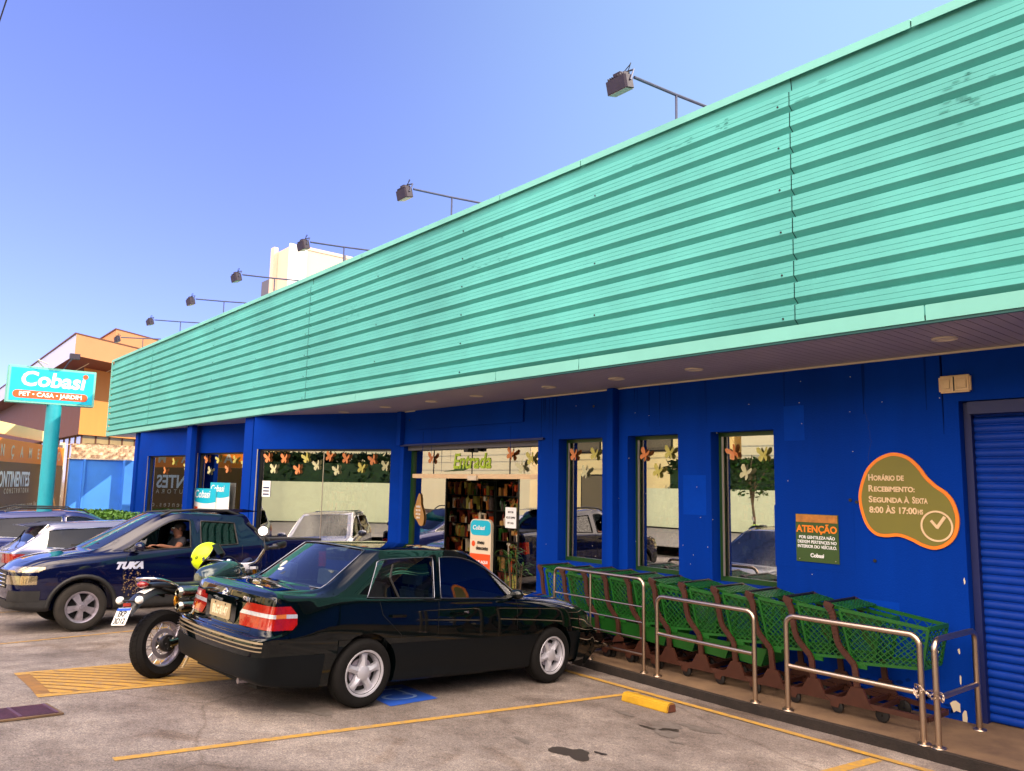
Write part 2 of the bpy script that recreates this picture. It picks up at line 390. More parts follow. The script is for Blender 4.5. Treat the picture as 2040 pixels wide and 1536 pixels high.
for i in range(48):
    x0 = -16.2+.19*i; wd = .135; sk = .89
    for seg in range(36):
        y0, y1 = 1.2+.15*seg, 1.2+.15*(seg+1); P = clip_quad([(x0+sk*(y0-1.4), y0), (x0+wd+sk*(y0-1.4), y0), (x0+wd+sk*(y1-1.4), y1), (x0+sk*(y1-1.4), y1)])
        if P: hq([Vector((p[0], p[1], 0)) for p in P], .006)
hb.build('hatched_marking', 'yellow_paint', kind='structure')
b = MB()
for seg in range(10):
    v0, v1 = seg/10, (seg+1)/10; P = [hp(.06, v0+.0), hp(.93, v0), hp(.93, v1), hp(.06, v1)]
    for q in range(12): u0, u1 = .06+.87*q/12, .06+.87*(q+1)/12; PP = [hp(u0, v0), hp(u1, v0), hp(u1, v1), hp(u0, v1)]; b.add([(p.x, p.y, G(p.x, p.y)+.003) for p in PP], [(0, 1, 2, 3)])
mat('worn_yellow', lin((148, 104, 44)), .8, col2=lin((108, 80, 44)), vscale=8)
b.build('worn_marking', 'worn_yellow', kind='structure')
# blue accessible bay square with its white wheelchair mark
quadmark('sq', [(-6.95, 3.95), (-6.28, 3.93), (-6.38, 4.52), (-7.02, 4.52)]).build('accessible_bay_marking', 'symbol_blue', kind='structure')
b = MB()
def flatring(cx, cy, r, wd, a0, a1, n=20, sx=1, sy=1):
    for i in range(n):
        t0, t1 = R(a0+(a1-a0)*i/n), R(a0+(a1-a0)*(i+1)/n)
        P = [(cx+sx*rr*math.cos(t), cy+sy*rr*math.sin(t)) for rr, t in ((r-wd, t0), (r, t0), (r, t1), (r-wd, t1))]
        b.add([(x, y, G(x, y)+.008) for x, y in P], [(0, 1, 2, 3)])
flatring(-6.56, 4.2, .19, .04, -170, 150, sx=.55)
for P in (strip(-6.62, 4.35, -6.86, 4.33, .04), strip(-6.86, 4.42, -6.86, 4.16, .04)): b.add([(x, y, G(x, y)+.008) for x, y in P], [(0, 1, 2, 3)])
b.build('wheelchair_symbol', 'symbol_white', kind='structure')
# oil stains
def blob(name, cx, cy, rx, ry, m, seed, dz=.004, rough=.25, rot=0):
    rn = random.Random(seed); n = 28; ph = [rn.uniform(0, 6.28) for _ in range(5)]; vs = [(cx, cy, G(cx, cy)+dz)]
    for i in range(n):
        t = 2*math.pi*i/n; k = 1+sum(rough/(q+1)*math.sin((q+2)*t+ph[q]) for q in range(5))
        x, y = rx*k*math.cos(t), ry*k*math.sin(t); X, Y = cx+x*math.cos(rot)-y*math.sin(rot), cy+x*math.sin(rot)+y*math.cos(rot)
        vs.append((X, Y, G(X, Y)+dz))
    MB().add(vs, [(0, i+1, (i+1) % n+1) for i in range(n)]).build(name, m, kind='structure')
blob('oil_stain', -4.49, 4.46, .12, .17, 'oil_stain', 3, rot=.2, rough=.4); blob('oil_stain', -4.66, 5.80, .17, .20, 'oil_soft', 5, rot=.3, rough=.45); blob('oil_stain', -4.5, 6.08, .13, .12, 'oil_soft', 8, rough=.4); blob('oil_stain', -4.60, 5.78, .06, .07, 'oil_stain', 31, rough=.4)
blob('oil_stain', -5.2, 5.86, .12, .05, 'oil_soft', 9); blob('oil_stain', -4.93, 4.33, .10, .04, 'oil_soft', 12); blob('oil_stain', -4.38, 4.66, .05, .03, 'oil_stain', 14); blob('oil_stain', -6.55, 3.2, .30, .16, 'oil_soft', 15)
blob('oil_stain', -4.74, 5.66, .08, .035, 'oil_stain', 21); blob('oil_stain', -4.3, 5.5, .06, .03, 'oil_soft', 22)
# raised pavement by the shop with a slightly bent kerb
KP = [(-7.28, 7.22), (-6.0, 7.16), (-4.8, 7.13), (-3.4, 7.17), (-2.3, 7.16), (0, 7.12), (3, 7.12)]
b = MB()
for i in range(len(KP)-1):
    (x0, y0), (x1, y1) = KP[i], KP[i+1]; b.quad((x0, y0+.02, SW), (x1, y1+.02, SW), (x1, WY+.6, SW), (x0, WY+.6, SW))
b.quad((-7.28, 7.24, SW), (-7.28, WY+.6, SW), (-7.28, WY+.6, -.6), (-7.28, 7.24, -.6))
b.build('pavement', 'sidewalk', kind='structure')
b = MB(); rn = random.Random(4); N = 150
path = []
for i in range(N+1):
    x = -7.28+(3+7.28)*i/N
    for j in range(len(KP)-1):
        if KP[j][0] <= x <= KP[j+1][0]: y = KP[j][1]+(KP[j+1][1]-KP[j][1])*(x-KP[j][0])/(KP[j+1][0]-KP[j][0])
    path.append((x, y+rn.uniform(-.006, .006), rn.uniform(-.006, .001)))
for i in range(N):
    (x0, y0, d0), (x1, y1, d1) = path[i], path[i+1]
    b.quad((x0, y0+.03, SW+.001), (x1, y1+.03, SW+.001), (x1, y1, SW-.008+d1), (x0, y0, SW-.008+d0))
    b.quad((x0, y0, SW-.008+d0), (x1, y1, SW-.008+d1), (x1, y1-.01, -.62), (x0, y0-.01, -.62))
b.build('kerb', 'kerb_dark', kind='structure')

# ================================================================ the shop
shop = thing('shop_building', 'long single-storey shop with deep blue walls and a corrugated turquoise metal fascia above its windows', 'building', (-13, 8.24, 0))
SH = Matrix.Translation((13, -8.24, 0))          # parts are written in world coordinates
def part(b, name, m, parent=None, **k): return b.build(name, m, shop if parent is None else parent, M=(SH if parent is None else None), **k)
ZB, ZT, WT = -.95, 3.13, .30
wall = MB()
def seg(x0, x1, z0=ZB, z1=ZT, y0=WY, y1=WY+WT): wall.box(x0, x1, y0, y1, z0, z1)
seg(-13.15, -13.03); seg(-9.11, -8.64); seg(-7.73, -7.25); seg(-6.38, -5.87); seg(-4.99, -2.97); seg(2.2, 3.0)
seg(-13.03, -9.11, 2.46); seg(-8.64, -7.73, 2.44); seg(-7.25, -6.38, 2.44); seg(-5.87, -4.99, 2.44); seg(-2.97, 2.2, 2.63)
seg(-8.64, -7.73, ZB, .62); seg(-7.25, -6.38, ZB, .60); seg(-5.87, -4.99, ZB, .60); seg(3.0, 26)
part(wall, 'wall', 'blue_paint')
b = MB(); b.box(-7.53, -7.41, WY-.13, WY-.002, ZB, ZT-.01); part(b, 'pilaster', 'blue_paint', bevel=.006)
b = MB(); b.box(-12.62, -9.45, WY-.035, WY-.002, 2.75, ZT-.01); part(b, 'sign_panel', 'blue_paint')
b = MB(); b.box(-13.16, -13.02, WY-.10, WY-.002, 2.46, ZT-.01); part(b, 'pilaster', 'blue_paint')
b = MB(); b.box(-13.1, -8.95, WY-.045, WY-.003, 2.44, 2.475); part(b, 'door_drip_strip', 'blue_dark')
# paint chips and fixings on the wall
b = MB(); rn = random.Random(11)
def chip(x, z, rx, rz, y=WY-.002):
    n = 9; b.add([(x+rx*(.6+.6*rn.random())*math.cos(2*math.pi*i/n), y, z+rz*(.6+.6*rn.random())*math.sin(2*math.pi*i/n)) for i in range(n)], [tuple(range(n))])
for x, z, rx, rz in ((-3.14, -.28, .05, .06), (-3.09, -.12, .012, .03), (-3.06, -.36, .02, .09), (-3.28, .2, .03, .015), (-3.08, .24, .012, .03), (-3.08, -.02, .01, .05), (-3.0, .9, .008, .03)): chip(x, z, rx, rz)
for _ in range(46): x = rn.uniform(-9, -3.1); chip(x, rn.uniform(.3, 3), .006, .004)
part(b, 'paint_chips', 'offwhite')
b = MB()
for x, z in ((-4.02, 1.62), (-4.09, 1.64), (-3.85, 1.02), (-12.85, 2.95), (-11.0, 2.93), (-10.5, 2.96), (-7.9, 2.9)): b.cyl((x, WY-.012, z), (x, WY-.002, z), .018, 8)
part(b, 'wall_plug', 'black')

# stains, roller patches and hairline cracks on the render
mat('blue_patch', (.0004, .042, .36), .7, spec=.06, var=.15, vscale=2); mat('blue_stain', (.0006, .020, .17), .8, spec=.05, var=.3, vscale=3, streak=True)
for x0, x1, z0, z1 in ((-4.05, -3.62, .1, .62), (-6.3, -5.95, 1.4, 1.9), (-4.85, -4.6, 2.3, 2.7)): b = MB(); b.box(x0, x1, WY-.0014, WY-.0006, z0, z1); part(b, 'touched_up_patch', 'blue_patch')
b = MB(); rn = random.Random(17)
for _ in range(26):
    x = rn.choice([rn.uniform(-4.9, -3.1), rn.uniform(-9.05, -8.7), rn.uniform(-7.2, -5.9), rn.uniform(-12.9, -9.2)]); zt = 3.1 if x > -9.1 else 2.7; L = rn.uniform(.15, .9); w_ = rn.uniform(.008, .03)
    if -8.7 < x < -4.95: zt = 3.1; L = min(L, .55)
    b.add([(x, WY-.0012, zt), (x+w_, WY-.0012, zt), (x+w_*.6, WY-.0012, zt-L), (x+w_*.3, WY-.0012, zt-L)], [(0, 1, 2, 3)])
for _ in range(60): x = rn.uniform(-4.9, -3.05); chip(x, SW+abs(rn.gauss(0, .12))+.02, rn.uniform(.01, .05), rn.uniform(.008, .03), WY-.0012)
part(b, 'drip_stain', 'blue_stain')
b = MB()
for x, z in ((-3.9, 2.6), (-4.4, .6)):
    px, pz = x, z
    for k in range(12): nx_, nz = px+rn.uniform(-.02, .03), pz-rn.uniform(.03, .07); b.add([(px, WY-.0016, pz), (px+.0025, WY-.0016, pz), (nx_+.0025, WY-.0016, nz), (nx_, WY-.0016, nz)], [(0, 1, 2, 3)]); px, pz = nx_, nz
part(b, 'hairline_crack', 'blue_dark')
# ---- soffit of boards
b = MB(); x = -29.45
while x < 8:
    b.box(x, x+.092, FY+.06, WY+.02, ZT, ZT+.018); x += .10
part(b, 'soffit', 'soffit')
b = MB(); b.box(-29.45, 8, FY+.06, WY+.3, ZT+.022, ZT+.05); part(b, 'soffit_backing', 'soffit_gap')
b = MB(); b.box(-13.1, 8, WY-.016, WY-.002, ZT-.022, ZT-.002); part(b, 'cornice', 'offwhite')
for x in (-2.78, -5.55, -6.77, -8.06, -9.75, -11.01, -12.52, -14.12, -15.6, -17.6):
    b = MB(); M = Matrix.Translation((x, 7.48, ZT-.014)); b.lathe([(.0, .008), (.075, .008), (.08, 0), (.105, 0), (.11, .012)], 20, M)
    part(b, 'downlight', 'offwhite', smooth=40)

# ---- fascia: corrugated sheets with a wavy overlap at each joint
prof = []      # (y offset, z)
per = .2125; z = FZ0+.13; i = 0
prof.append((.035, FZ0+.05))
while z+per < FZ1-.10:
    prof += [(.062, z), (.062, z+.006), (.002, z+.050), (.0, z+.053), (.002, z+.094), (.007, z+.097), (.003, z+.100), (.003, z+.142), (.008, z+.145), (.004, z+.148), (.004, z+.192), (.006, z+.194), (.060, z+per-.001)]
    z += per
prof.append((.038, FZ1-.03))
seams = [8.0, 1.45, -3.76, -8.93, -14.12, -19.33, -24.72, -29.5]
for i in range(len(seams)-1):
    x1, x0 = seams[i]-.004, seams[i+1]+.003; off = .0 if i % 2 else -.006
    b = MB(); nx = 6; vs = []
    for (dy, zz) in prof:
        for k in range(nx+1): vs.append((x0+(x1-x0)*k/nx, FY+dy+off, zz))
    b.add(vs, [(r*(nx+1)+k, r*(nx+1)+k+1, (r+1)*(nx+1)+k+1, (r+1)*(nx+1)+k) for r in range(len(prof)-1) for k in range(nx)])
    part(b, 'fascia_sheet', 'teal_sheet')
mat('teal_stain', (.07, .30, .26), .7, spec=.1, var=.3, vscale=5)
def sheetmark(cx, cz, w_, h_, n=16, seed=1):
    rn = random.Random(seed); b = MB()
    for _ in range(n):
        x = cx+rn.gauss(0, w_); z = cz+rn.gauss(0, h_); k = (z-(FZ0+.13)) % per
        if .056 < k < .19: s_ = rn.uniform(.01, .05); b.add([(x-s_, FY-.0085, z-.006), (x+s_*.8, FY-.0085, z-.004), (x+s_, FY-.0085, z+.006), (x-s_*.7, FY-.0085, z+.005)], [(0, 1, 2, 3)])
    if b.v: part(b, 'weather_stain', 'teal_stain', kind='stuff')
sheetmark(-2.2, 5.0, .10, .12, 26, 1); sheetmark(-12.5, 4.85, .25, .16, 30, 2); sheetmark(-8.3, 4.9, .3, .1, 20, 3); sheetmark(-4.6, 5.5, .6, .05, 18, 4)
b = MB(); b.box(-29.5, 8, FY+.085, FY+.11, FZ0+.01, FZ1-.01); part(b, 'fascia_backing', 'teal_dark')
b = MB()       # screws along the joints
for s_ in seams[1:-1]:
    z = FZ0+.13+.075; k = 0
    while z < FZ1-.2:
        if k % 2 == 0: b.cyl((s_-.12, FY-.014, z), (s_-.12, FY-.002, z), .010, 6)
        z += per; k += 1
for s_ in (-6.35, -11.5, -16.7, -1.2):
    for z in (FZ0+.205+per*2, FZ0+.205+per*5, FZ0+.205+per*9): b.cyl((s_, FY-.012, z), (s_, FY-.002, z), .010, 6)
part(b, 'screws', 'black')
segs = [8, 3.5, -2.6, -6.6, -8.2, -12.1, -16.1, -20.1, -24.2, -29.56]
for i in range(len(segs)-1):
    b = MB(); x1, x0 = segs[i]-.006, segs[i+1]+.006
    b.prism([(FY-.016, FZ0-.005), (FY+.06, FZ0-.005), (FY+.06, FZ0+.002), (FY-.010, FZ0+.002), (FY-.010, FZ0+.120), (FY-.016, FZ0+.125)], x0, x1, Matrix(((0, 0, 1, 0), (1, 0, 0, 0), (0, 1, 0, 0), (0, 0, 0, 1))))
    part(b, 'lower_flashing', 'teal_flash')
    b = MB()
    b.prism([(FY-.012, FZ1-.085), (FY-.006, FZ1-.085), (FY-.006, FZ1-.012), (FY+.17, FZ1+.005), (FY+.17, FZ1+.012), (FY-.012, FZ1-.004)], x0, x1, Matrix(((0, 0, 1, 0), (1, 0, 0, 0), (0, 1, 0, 0), (0, 0, 0, 1))))
    part(b, 'upper_flashing', 'teal_flash')
b = MB(); b.box(-29.54, 8, FY-.004, FY+.03, FZ0-.03, FZ0-.007); part(b, 'drip_edge', 'teal_dark')
b = MB(); b.box(-29.56, -29.50, FY-.02, FY+.02, FZ0, FZ1-.02); part(b, 'fascia_end_trim', 'teal_flash')
# parapet body, roof, back and side walls
b = MB(); b.box(-29.5, 26, FY+.12, FY+.20, FZ0+.05, FZ1-.01); b.box(8.0, 26, FY, FY+.12, FZ0, FZ1); part(b, 'parapet', 'grey_metal')
b = MB(); b.box(-26.3, 26, FY+.20, 24, ZT+.3, ZT+.5); part(b, 'roof', 'roofing')
b = MB(); b.box(-26, 26, 23.7, 24, ZB, ZT+.29); b.box(-26.3, -26, WY-1.5, 24, ZB, ZT+.29); b.box(25.7, 26, WY+.35, 23.7, ZB, ZT+.29); part(b, 'back_wall', 'blue_paint')

# ---- openings: windows with a green steel frame set back in the wall
def butterfly(parent, x, z, y, s_, rot, m, M=None):
    """two pairs of cut-out wings, slightly folded"""
    b = MB()
    for sx in (1, -1):
        up_ = [(0, .1), (.25, .55), (.62, .95), (.92, .85), (.9, .4), (.55, .05), (.12, -.05)]
        lo = [(0, -.02), (.45, .0), (.72, -.25), (.66, -.62), (.38, -.8), (.12, -.45)]
        for P in (up_, lo):
            b.add([(sx*px*s_*.9, -.35*s_*px, pz*s_) for px, pz in P], [tuple(range(len(P))) if sx > 0 else tuple(range(len(P)))[::-1]])
    b.tube([(0, 0, -.35*s_), (0, 0, .35*s_)], .05*s_, 5)
    T = Matrix.Translation((x, y, z)) @ Matrix.Rotation(rot, 4, 'Y') @ Matrix.Diagonal((.80, 1, .9, 1))
    if M is not None: T = M @ T
    return b.build('butterfly_cutout', m, parent, M=T, recalc=False)
BC = ['butterfly_orange', 'butterfly_yellow', 'butterfly_pale']
rb = random.Random(5)
def window(x0, x1, z0, z1, flies):
    f = MB(); yf = WY+.20
    for a, c in ((x0, x0+.055), (x1-.055, x1)): f.box(a, c, yf-.03, yf+.05, z0, z1)
    f.box(x0+.055, x1-.055, yf-.03, yf+.05, z0, z0+.06); f.box(x0+.055, x1-.055, yf-.03, yf+.05, z1-.05, z1)
    fr = part(f, 'window', 'green_frame')
    l = MB(); l.box(x0+.055, x0+.075, yf-.05, yf-.032, z0+.06, z1-.05); l.build('frame_bead', 'alu', fr)
    g = MB(); g.box(x0+.055, x1-.055, yf+.004, yf+.010, z0+.06, z1-.05); g.build('pane', 'shop_glass', fr)
    for (x, z, c) in flies: butterfly(fr, x, z, yf-.012, .115, rb.uniform(-.5, .5), BC[c])
window(-8.64, -7.73, .62, 2.44, [(-8.48, 2.2, 0), (-8.05, 2.2, 1), (-8.24, 1.94, 2)])
window(-7.25, -6.38, .60, 2.44, [(-7.09, 2.18, 0), (-6.66, 2.2, 1), (-6.86, 1.95, 1)])
window(-5.87, -4.99, .60, 2.44, [(-5.66, 2.18, 0), (-5.24, 2.15, 1), (-5.49, 1.93, 2)])
# ---- roller shutter
b = MB(); z = -.39; pr = []
while z < 2.60: pr += [(0, z), (-.010, z+.012), (-.016, z+.035), (-.010, z+.058), (0, z+.070), (.006, z+.072), (.006, z+.078)]; z += .08
vs = [(x, WY+.18+dy, zz) for dy, zz in pr for x in (-2.90, -.5, 2.15)]
b.add(vs, [(r*3+k, r*3+k+1, (r+1)*3+k+1, (r+1)*3+k) for r in range(len(pr)-1) for k in range(2)])
mat('shutter_blue', (.0004, .034, .30), .42, spec=.2, var=.16, vscale=2.5, bump=.15, bscale=30)
sh = part(b, 'roller_shutter', 'shutter_blue', smooth=50)
b = MB(); b.box(-2.965, -2.90, WY+.10, WY+.24, ZB, 2.62); b.box(2.14, 2.19, WY+.10, WY+.24, ZB, 2.62); b.box(-2.90, 2.14, WY+.02, WY+.24, 2.50, 2.62); b.build('shutter_guide', 'blue_dark', sh)
b = MB(); rn = random.Random(23)
for x, z, rx, rz in ((-2.50, -.24, .055, .03), (-2.48, -.02, .05, .02), (-2.52, -.10, .05, .006), (-2.28, 1.02, .02, .03), (-2.22, .84, .02, .02), (-2.2, .22, .02, .035), (-2.26, .38, .03, .02), (-2.15, .02, .02, .02), (-2.3, 1.95, .06, .006), (-2.33, 2.20, .05, .005), (-2.45, 1.6, .012, .006), (-2.15, 1.72, .01, .006), (-2.35, .62, .008, .006), (-2.1, -.2, .01, .01)): chip(x, z, rx, rz, WY+.160)
b.build('paint_chips', 'white', sh)
b = MB(); b.box(-2.36, -2.30, WY+.158, WY+.161, 1.15, 1.19); b.build('green_tag', 'lemon', sh)

# ---- entrance: sliding glass doors with a transom
eb = MB(); yf = WY+.22
for a, c in ((-13.03, -12.95), (-9.17, -9.11)): eb.box(a, c, yf-.04, yf+.06, ZB, 2.46)
eb.box(-12.95, -9.17, yf-.03, yf+.06, 2.40, 2.46)
ent = part(eb, 'entrance', 'green_frame')
b = MB(); b.box(-12.95, -9.17, yf-.05, yf+.05, 1.83, 1.91); b.build('transom_bar', 'cream', ent)
b = MB(); b.box(-11.1, -10.85, yf-.10, yf-.052, 1.80, 1.88); b.build('door_sensor', 'offwhite', ent)
b = MB(); b.box(-12.95, -9.17, yf, yf+.01, 1.911, 2.40); b.build('transom_glass', 'shop_glass', ent)
b = MB()
for x in (-12.3, -11.1, -10.05): b.box(x-.008, x+.008, yf-.008, yf+.018, 1.911, 2.40)
b.build('glass_joint', 'dark_frame', ent)
b = MB(); b.box(-11.2, -11.08, yf-.12, yf-.03, 2.30, 2.42); b.box(-10.92, -10.82, yf-.10, yf-.03, 2.31, 2.36); b.build('hinge_bracket', 'black', ent)
for x0, x1 in ((-12.95, -11.86), (-9.82, -9.17)):
    b = MB(); b.box(x0, x1, yf, yf+.01, -.48, 1.829); d = b.build('door_leaf', 'shop_glass', ent)
    f = MB(); xe = x1-.02 if x0 < -12 else x0
    f.box(xe, xe+.02, yf-.012, yf+.022, -.48, 1.829); f.build('leaf_edge', 'dark_frame', d)
b = MB(); b.box(-13.0, -9.14, yf-.14, yf-.06, 2.36, 2.455); b.build('shutter_tube', 'grey_metal', ent)
TX = lambda x, y, z: frame((x, y, z), (1, 0, 0), (0, 0, 1))
text('entrance_lettering', 'Entrada', .38, 'lemon', ent, TX(-11.12, yf-.008, 2.13), bold=.008, shear=.2, sx=.95)
b = MB(); b.add([(-12.0, yf-.006, 1.95), (-11.35, yf-.006, 1.97), (-11.12, yf-.006, 2.03), (-11.12, yf-.006, 2.09), (-11.45, yf-.006, 2.07), (-11.65, yf-.006, 1.99)], [(0, 1, 2, 3, 4, 5)]); b.build('swoosh_sticker', 'olive_dark', ent)
b = MB(); b.box(-10.14, -9.86, yf-.006, yf-.002, 1.02, 1.36); n_ = b.build('paper_notice', 'white', ent)
for i, t in enumerate(('BOM DIA', 'VOLTE SEMPRE', 'PET CASA')): text('notice_text', t, .05, 'black', n_, TX(-10.0, yf-.008, 1.28-.09*i), sx=.7)
bean = [(-.02, .30), (.03, .22), (.05, .08), (.12, -.04), (.16, -.18), (.12, -.30), (.02, -.31), (-.08, -.22), (-.17, -.16), (-.19, -.02), (-.13, .10), (-.08, .22)]
bs = [(p.x, p.y) for p in smoothpath([(x, y, 0) for x, y in bean], 4, True)]
b = MB(); b.prism(bs, 0, .008, TX(-12.70, yf-.02, 1.24)); bsn = b.build('opening_hours_sticker', 'cardboard', ent)
for i in range(4): text('hours_text', ('HORÁRIO', 'SEG A SÁB', '8H ÀS 20H', 'DOM 9H')[i], .055, 'white', bsn, TX(-12.74, yf-.030, 1.28-.07*i), sx=.6)
for x, z, c in ((-12.33, 2.2, 0), (-9.99, 2.24, 0), (-9.71, 2.02, 2), (-9.48, 2.16, 1)): butterfly(ent, x, z, yf-.02, .14, rb.uniform(-.5, .5), BC[c])

# ---- angled window bays on the left with columns between them
def bay(A, B, wx, wz, flies, split=None, st=0):
    A = Vector((*A, 0)); B = Vector((*B, 0)); D = (B-A).normalized(); L = (B-A).length
    M = frame((A.x, A.y, 0), D, (0, 0, 1))      # local x along, y up, z towards the street
    P = lambda bb, n_, m, par=None: bb.build(n_, m, shop if par is None else par, M=(SH @ M if par is None else None))
    w_ = MB(); t = .22
    for x0, x1, z0, z1 in ((st, wx[0], ZB, ZT), (wx[1], L, ZB, ZT), (wx[0], wx[1], wz[1], ZT), (wx[0], wx[1], ZB, wz[0])): w_.box(x0, x1, z0, z1, -t, 0)
    P(w_, 'bay_wall', 'blue_paint')
    f = MB(); x0, x1 = wx; z0, z1 = wz
    f.box(x0, x0+.05, z0, z1, -.14, -.06); f.box(x1-.04, x1, z0, z1, -.14, -.06); f.box(x0+.05, x1-.04, z0, z0+.05, -.14, -.06); f.box(x0+.05, x1-.04, z1-.04, z1, -.14, -.06)
    fr = P(f, 'window', 'dark_frame')
    e = MB(); e.box(x0-.02, x0-.002, z0, z1, -.01, .012); e.build('frame_bead', 'alu', fr)
    g = MB(); g.box(x0+.05, x1-.04, z0+.05, z1-.04, -.106, -.10); g.build('pane', 'shop_glass', fr)
    if split: s_ = MB(); s_.box(split-.006, split+.006, z0+.05, z1-.04, -.112, -.094); s_.build('glass_joint', 'alu', fr)
    for (x, z, c) in flies:
        butterfly(fr, 0, 0, 0, .13, 0, BC[c], M=Matrix.Translation((x, z, -.09)) @ Matrix.Rotation(R(-90), 4, 'X') @ Matrix.Rotation(rb.uniform(-.4, .4), 4, 'Y'))
    return M, fr
M3, f3 = bay((-16.8, 6.55), (-13.15, 8.35), (.37, 3.74), (.15, 2.40), [(x, z, (i*2+1) % 3 if i not in (0, 6) else 0) for i, (x, z) in enumerate([(0.581, 2.207), (1.028, 2.194), (0.755, 1.972), (1.6, 2.211), (1.397, 1.963), (1.884, 2.054), (2.198, 2.241), (2.613, 2.2), (2.394, 1.959), (3.001, 2.007), (3.264, 2.175), (3.574, 2.053)])], 2.04, .22)
M2, f2 = bay((-21.3, 6.95), (-18.0, 7.5), (.19, 2.49), (.3, 2.41), [(x, z, (0, 1, 1, 1, 0, 2)[i]) for i, (x, z) in enumerate([(0.522, 2.242), (1.094, 2.238), (1.916, 2.215), (2.331, 2.111), (1.583, 1.992), (0.704, 1.938)])])
M1, f1 = bay((-25.4, 6.65), (-21.9, 7.0), (.72, 3.38), (.3, 2.38), [(2.394, 2.187, 1), (3.193, 2.05, 1), (1.821, 1.935, 0)])
b = MB(); b.box(.46, .68, 1.38, 1.72, -.092, -.088); n_ = b.build('paper_notice', 'white', f3)
for i in range(3): q = MB(); q.box(.49, .65, 1.42+.07*i, 1.45+.07*i, -.087, -.085); q.build('notice_line', 'blue_dark', n_)
def poster(fr, x0, x1, z0, z1, ttl, d):
    b = MB(); b.box(x0, x1, z0, z1, d-.004, d); p = b.build('poster', 'white', fr)
    b = MB(); n = 10; zt = z0+(z1-z0)*.52
    vs = [(x0+(x1-x0)*i/n, zt-.05*math.sin(i/n*3.1), d+.002) for i in range(n+1)]+[(x1, z1, d+.002), (x0, z1, d+.002)]; b.add(vs, [tuple(range(len(vs)))]); b.build('poster_field', 'cyan_sign', p)
    text('poster_title', ttl, (x1-x0)*.25, 'white', p, Matrix.Translation(((x0+x1)/2-(x1-x0)*.12, z1-(z1-z0)*.22, d+.006)), bold=.003, shear=.15)
    b = MB(); b.box(x0+.06, x0+.22, z0+.1, z0+.22, d+.002, d+.004); b.build('poster_figure', 'orange_red', p)
poster(f2, .89, 1.84, .95, 1.65, 'Cobasi', -.02); poster(f2, .13, 1.24, .8, 1.49, 'Cobasi', .0)
# columns
for x0, x1, y0 in ((-17.3, -16.82, 6.71), (-21.27, -20.9, 6.71), (-25.83, -25.36, 6.76)):
    b = MB(); b.box(x0, x1 if x0 > -21.2 or x0 < -22 else -21.31+.4, y0, y0+.13, ZB, ZT-.003); part(b, 'column', 'blue_paint')
b = MB(); b.box(-17.25, -17.0, 6.84, 8.3, ZB, ZT-.004); b.box(-18.0, -17.25, 7.50, 7.62, ZB, ZT-.004); b.box(-21.9, -21.3, 6.98, 7.1, ZB, ZT-.004); b.box(-26, -25.4, 6.89, 7.0, ZB, ZT-.004); part(b, 'return_wall', 'blue_paint')

# ---- shop interior: floor, partition, shelves with goods
b = MB(); b.box(-25.9, 3, WY+.56, 18, -.56, -.50); b.add([(-25.3, 6.9, -.51), (-13.2, 8.5, -.51), (-13, 8.85, -.51), (-25.3, 8.85, -.51)], [(0, 1, 2, 3)]); part(b, 'shop_floor', 'inner_floor')
b = MB(); b.box(-25.9, 3, 17.9, 18, -.5, ZT); part(b, 'partition', 'inner_wall')
b = MB(); b.box(-25.9, 25, 8.6, 18, ZT+.06, ZT+.10); part(b, 'inner_ceiling', 'inner_wall')
goods = ['butterfly_orange', 'butterfly_yellow', 'orange_red', 'redwood', 'redwood', 'olive', 'wood_strip', 'wood_strip', 'offwhite', 'redwood', 'green_frame', 'cardboard', 'seat_goods', 'seat_goods']
mat('seat_goods', lin((70, 58, 52)), .7, var=.3, vscale=20)
def shelf(x, y, rz, wd=1.6, h=1.9, lv=8, seed=1, group='shelving inside the shop', label='dark metal shelving loaded with coloured packs inside the shop'):
    t = thing('goods_shelf', label, 'shelf', (x, y, -.5), rz, group)
    b = MB(); b.box(-wd/2, wd/2, .28, .30, 0, h)
    for sx in (-1, 1): b.box(sx*wd/2-.015, sx*wd/2+.015, -.0, .28, 0, h)
    for i in range(lv): b.box(-wd/2+.02, wd/2-.02, 0, .275, .08+i*(h-.1)/lv, .10+i*(h-.1)/lv)
    b.build('rack', 'dark_frame', t)
    rn = random.Random(seed); bs_ = {}
    for i in range(lv):
        xx = -wd/2+.04; z0 = .101+i*(h-.1)/lv
        while xx < wd/2-.18:
            w_ = rn.uniform(.03, .12); hh = rn.uniform(.08, .27); m = rn.choice(goods); q_ = bs_.setdefault(m, MB()); k_ = rn.random()
            if k_ < .45: q_.box(xx, xx+w_, .03, .2, z0, z0+hh)
            elif k_ < .75: q_.ball((xx+w_/2, .1, z0+hh*.5), (w_*.55, .06, hh*.5), 8, 6)
            else: q_.lathe([(0, 0), (w_*.45, 0), (w_*.5, hh*.7), (w_*.2, hh*.85), (w_*.2, hh), (0, hh)], 8, Matrix.Translation((xx+w_/2, .1, z0))); xx += w_+rn.uniform(.004, .02)
    P_ = MB(); ms_ = list(bs_)
    for i_, m in enumerate(ms_): q = bs_[m]; P_.add(q.v, q.f, i_)
    P_.build('packed_goods', ms_, t, kind='stuff')
    return t
k = 0
